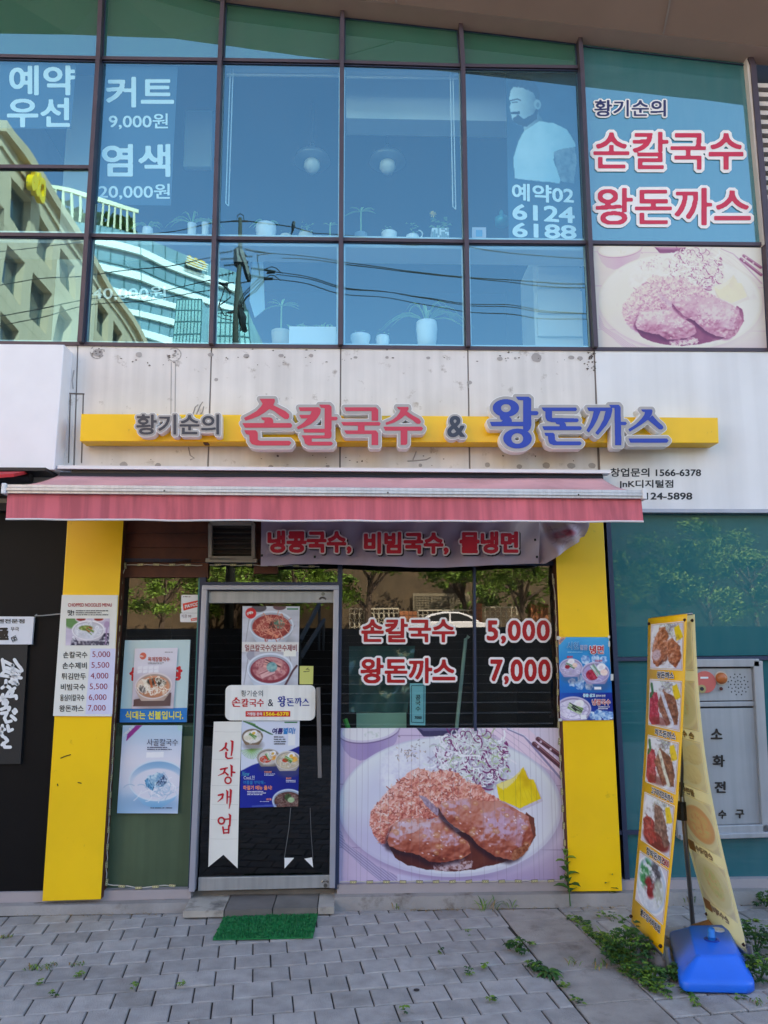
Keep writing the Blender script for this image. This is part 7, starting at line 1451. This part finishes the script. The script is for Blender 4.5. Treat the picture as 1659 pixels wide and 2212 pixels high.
def plantpot(nm, lab, x0, y0, x1, y1, m=m_pot, plant=None, sh=(.72, 1., .94), leaves=7, hgt=.2, seed=1, base=None, cat='potted plant'):
    base = SHZ if base is None else base
    a, b = P(x0, y1, YI), P(x1, y1, YI); r_ = (b.x-a.x)/2; cx_ = (a.x+b.x)/2; z0 = base; h = P(x0, y0, YI).z-P(x0, y1, YI).z; t = thing(nm, lab, cat, (cx_, YI, z0), 'potted plants on the salon shelves' if cat == 'potted plant' else None); c = Vector((cx_, YI, z0))
    mb = MB(); mb.lathe(c, [(r_*sh[0], 0), (r_*(sh[0]+sh[1])/2*1.03, h*.35), (r_*sh[1], h*.75), (r_*sh[2], h), (r_*sh[2]*.86, h), (r_*sh[2]*.8, h*.8)], 22); mb.build('pot', m, t, smooth=True)
    r = random.Random(seed); mb = MB(); top_ = c+Vector((0, 0, h*.95))
    if plant == 'blade':
        for k in range(leaves): al = r.uniform(0, 2*pi); leaf(mb, top_, Vector((cos(al), sin(al)*.12, r.uniform(.6, 1.6))), hgt*r.uniform(.7, 1.1), min(.022, hgt*.13), .8, 0, 5)
    elif plant == 'tree':
        mb.tube([top_-Vector((0, 0, .03)), top_+Vector((0, 0, hgt*.7))], .006, 5)
        for k in range(leaves): al = k*2.4; leaf(mb, top_+Vector((0, 0, hgt*.7)), Vector((cos(al), abs(sin(al))*.2, r.uniform(.1, .9))), hgt*.5, min(.022, hgt*.12), .4, 0, 4)
    else:
        for k in range(leaves*4): al = r.uniform(0, 2*pi); p = top_+Vector((r.uniform(-r_, r_)*.8, r.uniform(-r_, r_)*.5, r.uniform(0, hgt))); leaf(mb, p, Vector((cos(al), sin(al)*.3, .6)), hgt*.3, hgt*.2, .4, 0, 2)
    mb.build('foliage', m_lfp, t); return t
s6 = lambda a, b, c, d: (466.3+a*.31415, 329.2+b*.31415, 466.3+c*.31415, 329.2+d*.31415)
plantpot('potted_plant', 'large round white pot with arching leaves behind the mirrored pole top', *s6(272, 460, 415, 585), plant='blade', leaves=7, hgt=.19, seed=2, sh=(.7, 1, .94))
plantpot('potted_plant', 'small beige pot right of the large white pot', *s6(440, 530, 525, 588), m=m_potb, leaves=2, hgt=.03, seed=3)
plantpot('potted_plant', 'cream pot with frilly foliage right of the small beige pot', *s6(565, 522, 670, 590), m=m_potb, leaves=6, hgt=.09, seed=4)
plantpot('potted_plant', 'tiny bowl with one thin sprig at the middle mullion', *s6(745, 545, 825, 590), plant='tree', leaves=4, hgt=.14, seed=5)
plantpot('potted_plant', 'dull pot with a little palm right of the middle mullion', *s6(955, 520, 1040, 598), m=mat('pot_grey', rgb(120, 140, 150), .6), plant='tree', leaves=7, hgt=.25, seed=6, sh=(.8, 1, 1))
plantpot('potted_plant', 'white embossed pot left of the handled cup', *s6(1138, 515, 1246, 600), leaves=4, hgt=.06, seed=7, sh=(.75, .95, 1))
cup = plantpot('potted_plant', 'white handled cup planted with a small sprig', *s6(1305, 530, 1400, 598), leaves=4, hgt=.09, seed=8, sh=(.8, 1, .9)); mb = MB(); a = P(466.3+1398*.31415, 329.2+562*.31415, YI); mb.tube([a+Vector((.028*sin(k*pi/6)-.004, 0, .03*cos(k*pi/6))) for k in range(7)], .005, 5); mb.build('handle', m_pot, cup)
a, b = P(466.3+1480*.31415, 329.2+498*.31415, YI), P(466.3+1597*.31415, 329.2+600*.31415, YI); t = thing('potted_plant', 'square mosaic planter with a yellow flower beside the right lamp window edge', 'potted plant', ((a.x+b.x)/2, YI, SHZ), 'potted plants on the salon shelves'); mb = MB(); h = a.z-b.z; mb.box((a.x, YI-.05, SHZ), (b.x, YI+.05, SHZ+h)); r = random.Random(4)
for i in range(9):
    for j in range(8):
        if r.random() < .55: x = a.x+(b.x-a.x)*i/9; z = SHZ+h*j/8; mb.box((x, YI-.054, z), (x+(b.x-a.x)/10, YI-.05, z+h/9), 1)
mb.build('pot', [m_pot, mat('mosaic_grey', rgb(140, 160, 160), .5)], t); mb = MB()
for k in range(22): al = r.uniform(0, 2*pi); p = Vector(((a.x+b.x)/2+r.uniform(-.05, .06), YI, SHZ+h+r.uniform(0, .09))); leaf(mb, p, Vector((cos(al), sin(al), .5)), .05, .03, .3, 0, 2)
for k in range(9): al = k*.7; leaf(mb, Vector((a.x+.01, YI-.03, SHZ+h+.115)), Vector((cos(al), -.3, sin(al))), .03, .022, .1, 1, 2)
mb.build('foliage', [m_lfp, mat('flower_yellow', rgb(244, 214, 110), .6)], t)
plantpot('potted_plant', 'spiky pale plant in a tall white pot in the price-list window', 404, 470, 424, 510, plant='blade', leaves=9, hgt=.30, seed=9, sh=(.8, .9, 1)); plantpot('potted_plant', 'clear vase with feathery grass beside the spiky pale plant', 434, 468, 452, 510, plant='blade', leaves=10, hgt=.16, seed=10, sh=(.7, .8, 1)); plantpot('potted_plant', 'low feathery plant behind the sill in the price-list window', 307, 480, 330, 510, plant='blade', leaves=12, hgt=.2, seed=11)
plantpot('potted_plant', 'ribbed pot with broad pale leaves in the lower window beside the mirrored pole', 586, 708, 627, 744, m=m_potb, plant='tree', leaves=9, hgt=.28, seed=12, sh=(.8, 1, 1.04), base=LGZ)
plantpot('potted_plant', 'white pot with blue pattern and tall pale plant in the lower middle window', 899, 677, 945, 736, plant='blade', leaves=22, hgt=.5, seed=13, sh=(.75, 1, .95), base=LGZ)
plantpot('potted_plant', 'white scalloped bowl low in the middle window', 757, 715, 800, 744, plant=None, leaves=5, hgt=.05, seed=14, sh=(.6, 1, 1), base=LGZ); plantpot('potted_plant', 'small round pot right of the scalloped bowl', 812, 716, 841, 744, leaves=4, hgt=.05, seed=15, base=LGZ)
a, b = P(627, 706, YI), P(726, 745, YI); mb = MB(); mb.box((a.x, YI-.08, LGZ), (b.x, YI+.1, LGZ+a.z-b.z)); tr_ = thing('planter_box', 'long white planter box with low plants in the lower window', 'planter', ((a.x+b.x)/2, YI, LGZ)); mb.build('box', m_pot, tr_); mb = MB(); r = random.Random(8)
for k in range(70): al = r.uniform(0, 2*pi); leaf(mb, Vector((r.uniform(a.x, b.x), YI, LGZ+a.z-b.z)), Vector((cos(al)*.6, sin(al)*.4, 1)), r.uniform(.03, .11), .02, .4, 0, 2)
mb.build('foliage', m_lfp, tr_)
# white cabinet, hanging towel, picture card, bottle
t = thing('cabinet', 'white stacked storage cabinet behind the lower right salon window', 'cabinet', (P(1205, 747, .5).x, .5, 3.42)); a, b = P(1156, 552, .5), P(1262, 748, .5)
mb = MB(); mb.box((a.x-.02, .52, 3.42), (b.x, .95, a.z)); mb.build('carcass', m_cer, t)
for y0, y1 in ((560, 574), (578, 622), (628, 678), (685, 728)): p, q = P(1160, y0, .5), P(1259, y1, .5); mb = MB(); mb.box((p.x, .49, q.z), (q.x, .52, p.z)); soften(mb.build('drawer', m_cer, t), .006)
mb = MB(); q = quadP([(545, 560), (568, 557), (572, 668), (550, 686), (539, 650)], .35); mb.slab(q[::-1], (0, .01, 0)); tag(mb.build('towel', mat('towel_blue', rgb(190, 220, 232), .9), origin=q[0]), 'pale blue towel hanging in the window with the mirrored pole', 'towel')
mb = MB(); q = quadP([(1020, 491), (1050, 491), (1050, 518), (1020, 518)], .12); mb.slab([q[0], q[3], q[2], q[1]], (0, .01, 0), 0); k = quadP([(1028, 497), (1042, 497), (1042, 511), (1028, 511)], .118); mb.poly([k[0], k[3], k[2], k[1]], 1); tag(mb.build('picture_card', [mat('card_pink', rgb(226, 206, 214), .5), mat('card_blue', rgb(120, 170, 206), .5)], origin=q[3]), 'small pink picture card standing on the shelf left of the portrait', 'card')
mb = MB(); c = P(1084, 486, .3); c.z = P(1084, 486, .3).z; mb.lathe(c, [(.05, -.0), (.052, .055), (.02, .07), (.018, .1), (.012, .12)], 14); tag(mb.build('pump_bottle', mat('bottle_teal', rgb(70, 170, 170), .25, .4), smooth=True, origin=c), 'teal pump bottle left of the portrait poster', 'bottle')
# roller blinds, bright bulkhead, pale columns
for i, (x0, x1, y) in enumerate(((490, 731, 149), (748, 989, 154))):
    a, b = P(x0, y, .12), P(x1, y+2, .12); t = thing('roller_blind', ('rolled-up white blind at the top of the left lamp window', 'rolled-up white blind at the top of the right lamp window')[i], 'blind', tuple((a+b)/2), 'rolled-up blinds in the salon'); mb = MB(); mb.tube([a, b], .028, 10); mb.build('roll', m_cer, t, smooth=True); mb = MB(); mb.bar(a-Vector((0, 0, .05)), b-Vector((0, 0, .05)), .016, .012); mb.build('bottom_bar', m_pot, t)
    mb = MB(); x = a.x+.03 if i == 0 else b.x-.06; mb.tube([(x, .1, a.z), (x, .1, a.z-1.1), (x+.02, .1, a.z-1.12), (x+.02, .1, a.z)], .004, 5); mb.build('pull_cord', m_pot, t)
mb = MB(); a, b = P(748, 166, .4), P(1108, 262, .4); mb.box((a.x, .4, b.z), (b.x, .6, 5.99)); mb.build('bulkhead', mat('bulkhead_paint', rgb(214, 226, 230), .8), bld)
mb = MB(); a, b = P(147, 240, .5), P(212, 370, .5); mb.box((a.x, .5, 3.43), (b.x, .62, 5.99)); a = P(402, 225, .9); b = P(455, 360, .9); mb.box((a.x, .9, b.z), (b.x, .95, a.z)); mb.build('pale_column', mat('column_paint', rgb(196, 210, 206), .8), bld)
# lettering sheets stuck inside the glass
m_let = mat('sheet_letter', rgb(250, 252, 250), .5); m_sh = mat('sheet_blue', rgb(48, 84, 108), .6)
def sheet(nm, lab, quad, lines, Y=.03, back=True):
    t = thing(nm, lab, 'window lettering', P(quad[0][0], quad[2][1], Y)); 
    if back: mb = MB(); q = quadP(quad, Y); mb.slab([q[0], q[3], q[2], q[1]], (0, .002, 0)); mb.build('sheet', m_sh, t)
    mb = MB()
    for body, bx, bold in lines: text(mb, body, bx, Y-.003, bold, 0)
    mb.build('lettering', m_let, t)
sheet('window_sheet', 'pale two-line lettering sheet in the leftmost upper window', [(0, 136), (165, 138), (153, 278), (0, 277)], [('예약', (20, 141, 162, 206), .035), ('우선', (15, 211, 151, 275), .035)])
sheet('window_sheet', 'pale price lettering sheet with four lines in the second upper window', [(225, 142), (384, 143), (369, 444), (206, 441)], [('커트', (229, 166, 376, 232), .035), ('9,000원', (235, 245, 363, 279), .02), ('염색', (220, 311, 368, 382), .035), ('20,000원', (213, 397, 367, 431), .02)])
sheet('window_sheet', 'faint 40,000 price lettering in the lower window behind the mirrored tower', [(195, 560), (365, 560), (360, 700), (190, 700)], [('40,000원', (199, 618, 359, 649), .015)], back=False)
# printed portrait of a man with phone lettering
A = Art(100, 240, 525, 315, 838, 1045, (38, 84, 120)); A.a[:] = A.ramp(A.noise(160, 2)*.6+np.clip((A.Y-300)/800, 0, 1)*.3, [(14,34,44),(30,62,80),(48,84,104)]); A.mix(np.clip((A.Y-690)/100, 0, 1)*np.clip((620-A.X)/60, 0, 1), (44,84,108))
skin = A.poly([(548,395),(560,372),(600,365),(650,385),(668,430),(662,470),(665,500),(690,540),(640,580),(602,580),(596,552),(570,545),(552,525),(548,505),(540,470),(548,450),(540,432)], 2, 20); A.mix(skin, A.ramp(np.clip((A.X-540)/140, 0, 1)*.9+.2*(A.noise(30, 5)-.5), [(214,222,220),(150,164,166),(52,68,76)]))
A.mix(A.poly([(536,372),(545,345),(575,330),(620,332),(650,356),(672,400),(668,440),(655,430),(640,400),(600,380),(560,378),(548,392)], 6, 14, 3), A.ramp(A.noise(12, 4), [(4,8,12),(16,26,30),(60,76,74)])); A.mix(A.poly([(552,520),(575,500),(600,520),(640,500),(655,470),(662,480),(655,520),(610,556),(575,546),(556,532)], 3, 12), (12,20,26), .9); A.mix(A.poly([(545,492),(585,486),(584,500),(548,500)], 2, 10), (6,12,16)); A.strand([(546,440),(575,432),(588,438)], 5, (8,14,18)); A.strand([(552,448),(574,446)], 4, (6,12,16)); A.mix(A.ell(660, 455, 15, 22), (150,164,164)); A.mix(A.ell(662, 458, 7, 12), (90,110,116))
A.mix(A.poly([(600,575),(665,530),(720,535),(780,565),(812,620),(815,640),(760,650),(725,665),(720,700),(745,785),(740,800),(556,780),(553,690),(575,620)], 3, 30), A.ramp(.75-np.clip((A.X-600)/260, 0, 1)*.45+.3*A.noise(70, 6), [(84,124,138),(150,190,200),(216,232,234)])); A.mix(A.poly([(725,665),(760,650),(812,642),(818,700),(800,800),(748,790),(722,700)], 2, 20), A.ramp(A.noise(18, 7), [(50,70,80),(110,126,130),(140,150,150)]))
t = print_mesh('portrait_poster', A, quadP([(1092, 158), (1247, 160), (1264, 521), (1099, 519)], .04)); tag(t, 'tall printed poster of a bearded man in a white t-shirt above phone digits', 'poster')
mb = MB()
for body, q in (('예약02', ((1106, 395), (1239, 403), (1240, 441), (1106, 433))), ('6124', ((1107, 440), (1241, 447), (1242, 483), (1107, 474))), ('6188', ((1107, 480), (1245, 487), (1246, 517), (1107, 512)))): text(mb, body, None, 0, .035, q=quadP(q, .037))
mb.build('lettering', m_let, t)
# ------------------------------------------------------------------ just inside the noodle shop window
mb = MB(); a, b = P(1006, 1380, .2), P(986, 1575, .2); mb.tube([b, a, a+Vector((.012, 0, .015)), a+Vector((.022, 0, .005))], .012, 8); tag(mb.build('pole_hook', mat('pale_pole', rgb(190, 214, 206), .4), origin=b), 'pale hooked pole leaning inside the shop window', 'pole')
r = random.Random(5); mb = MB(); q = quadP([(754, 1396), (896, 1395), (880, 1540), (754, 1538)], .15); vs = []; nx, ny = 22, 22
for j in range(ny+1):
    for i in range(nx+1): u, v = i/nx, j/ny; vs.append(bil(q, u, v)+Vector((0, .02*sin(u*11+v*4)+.015*sin(v*9-u*3), 0)))
mb.add(vs, [(j*(nx+1)+i, (j+1)*(nx+1)+i, (j+1)*(nx+1)+i+1, j*(nx+1)+i+1) for j in range(ny) for i in range(nx)]); tag(mb.build('plastic_sheet', mat('smoky_sheet', rgb(70, 112, 112), .12, spec=.8, var=.15), smooth=True, origin=q[0]), 'smoky plastic sheet hanging inside the shop window', 'sheet')
mb = MB(); a, b = P(770, 1541, .12), P(878, 1580, .12); mb.box((a.x, .12, b.z), (b.x, .4, a.z)); tag(mb.build('storage_box', mat('pale_green_box', rgb(170, 206, 186), .5), origin=b), 'pale green storage box behind the shop window', 'box')
mb = MB(); mb.tube([P(745, 1553, .1), P(753, 1576, .1)], .016, 8); tag(mb.build('green_handle', mat('green_plastic', rgb(80, 200, 70), .4), origin=P(750, 1576, .1)), 'bright green handle in the lower left corner of the shop window', 'handle')
nc = thing('price_notice', 'pale blue vertical paper notice with price 7000 inside the shop window', 'notice', P(903, 1567, .01)); mb = MB(); q = quadP([(885.5, 1476), (919.5, 1476), (918.5, 1567), (885.5, 1566)], .006); mb.poly([q[0], q[3], q[2], q[1]], 0); mb.build('paper', mat('paper_blue', rgb(160, 226, 240), .6), nc)
mb = MB()
for i, ch in enumerate('콩국수'): text(mb, ch, (897.5, 1501+i*12.4, 908.5, 1511.5+i*12.4), .0035, .02, 1)
text(mb, '7000', (895.5, 1547, 911, 1553.5), .0035, .03, 1)
for a, b in (((889, 1481), (916, 1481)), ((916, 1481), (915.5, 1561)), ((915.5, 1561), (889, 1560)), ((889, 1560), (889, 1481))): mb.bar(P(*a, .004), P(*b, .004), .004, .001, 0)
mb.build('lettering', [mat('ink_petrol', rgb(30, 100, 120), .5), m_dark], nc)
mb = MB(); a, b = P(752, 1395, .14), P(896, 1400, .14)
bpy.data.objects.remove(_fo); bpy.data.curves.remove(_fc)
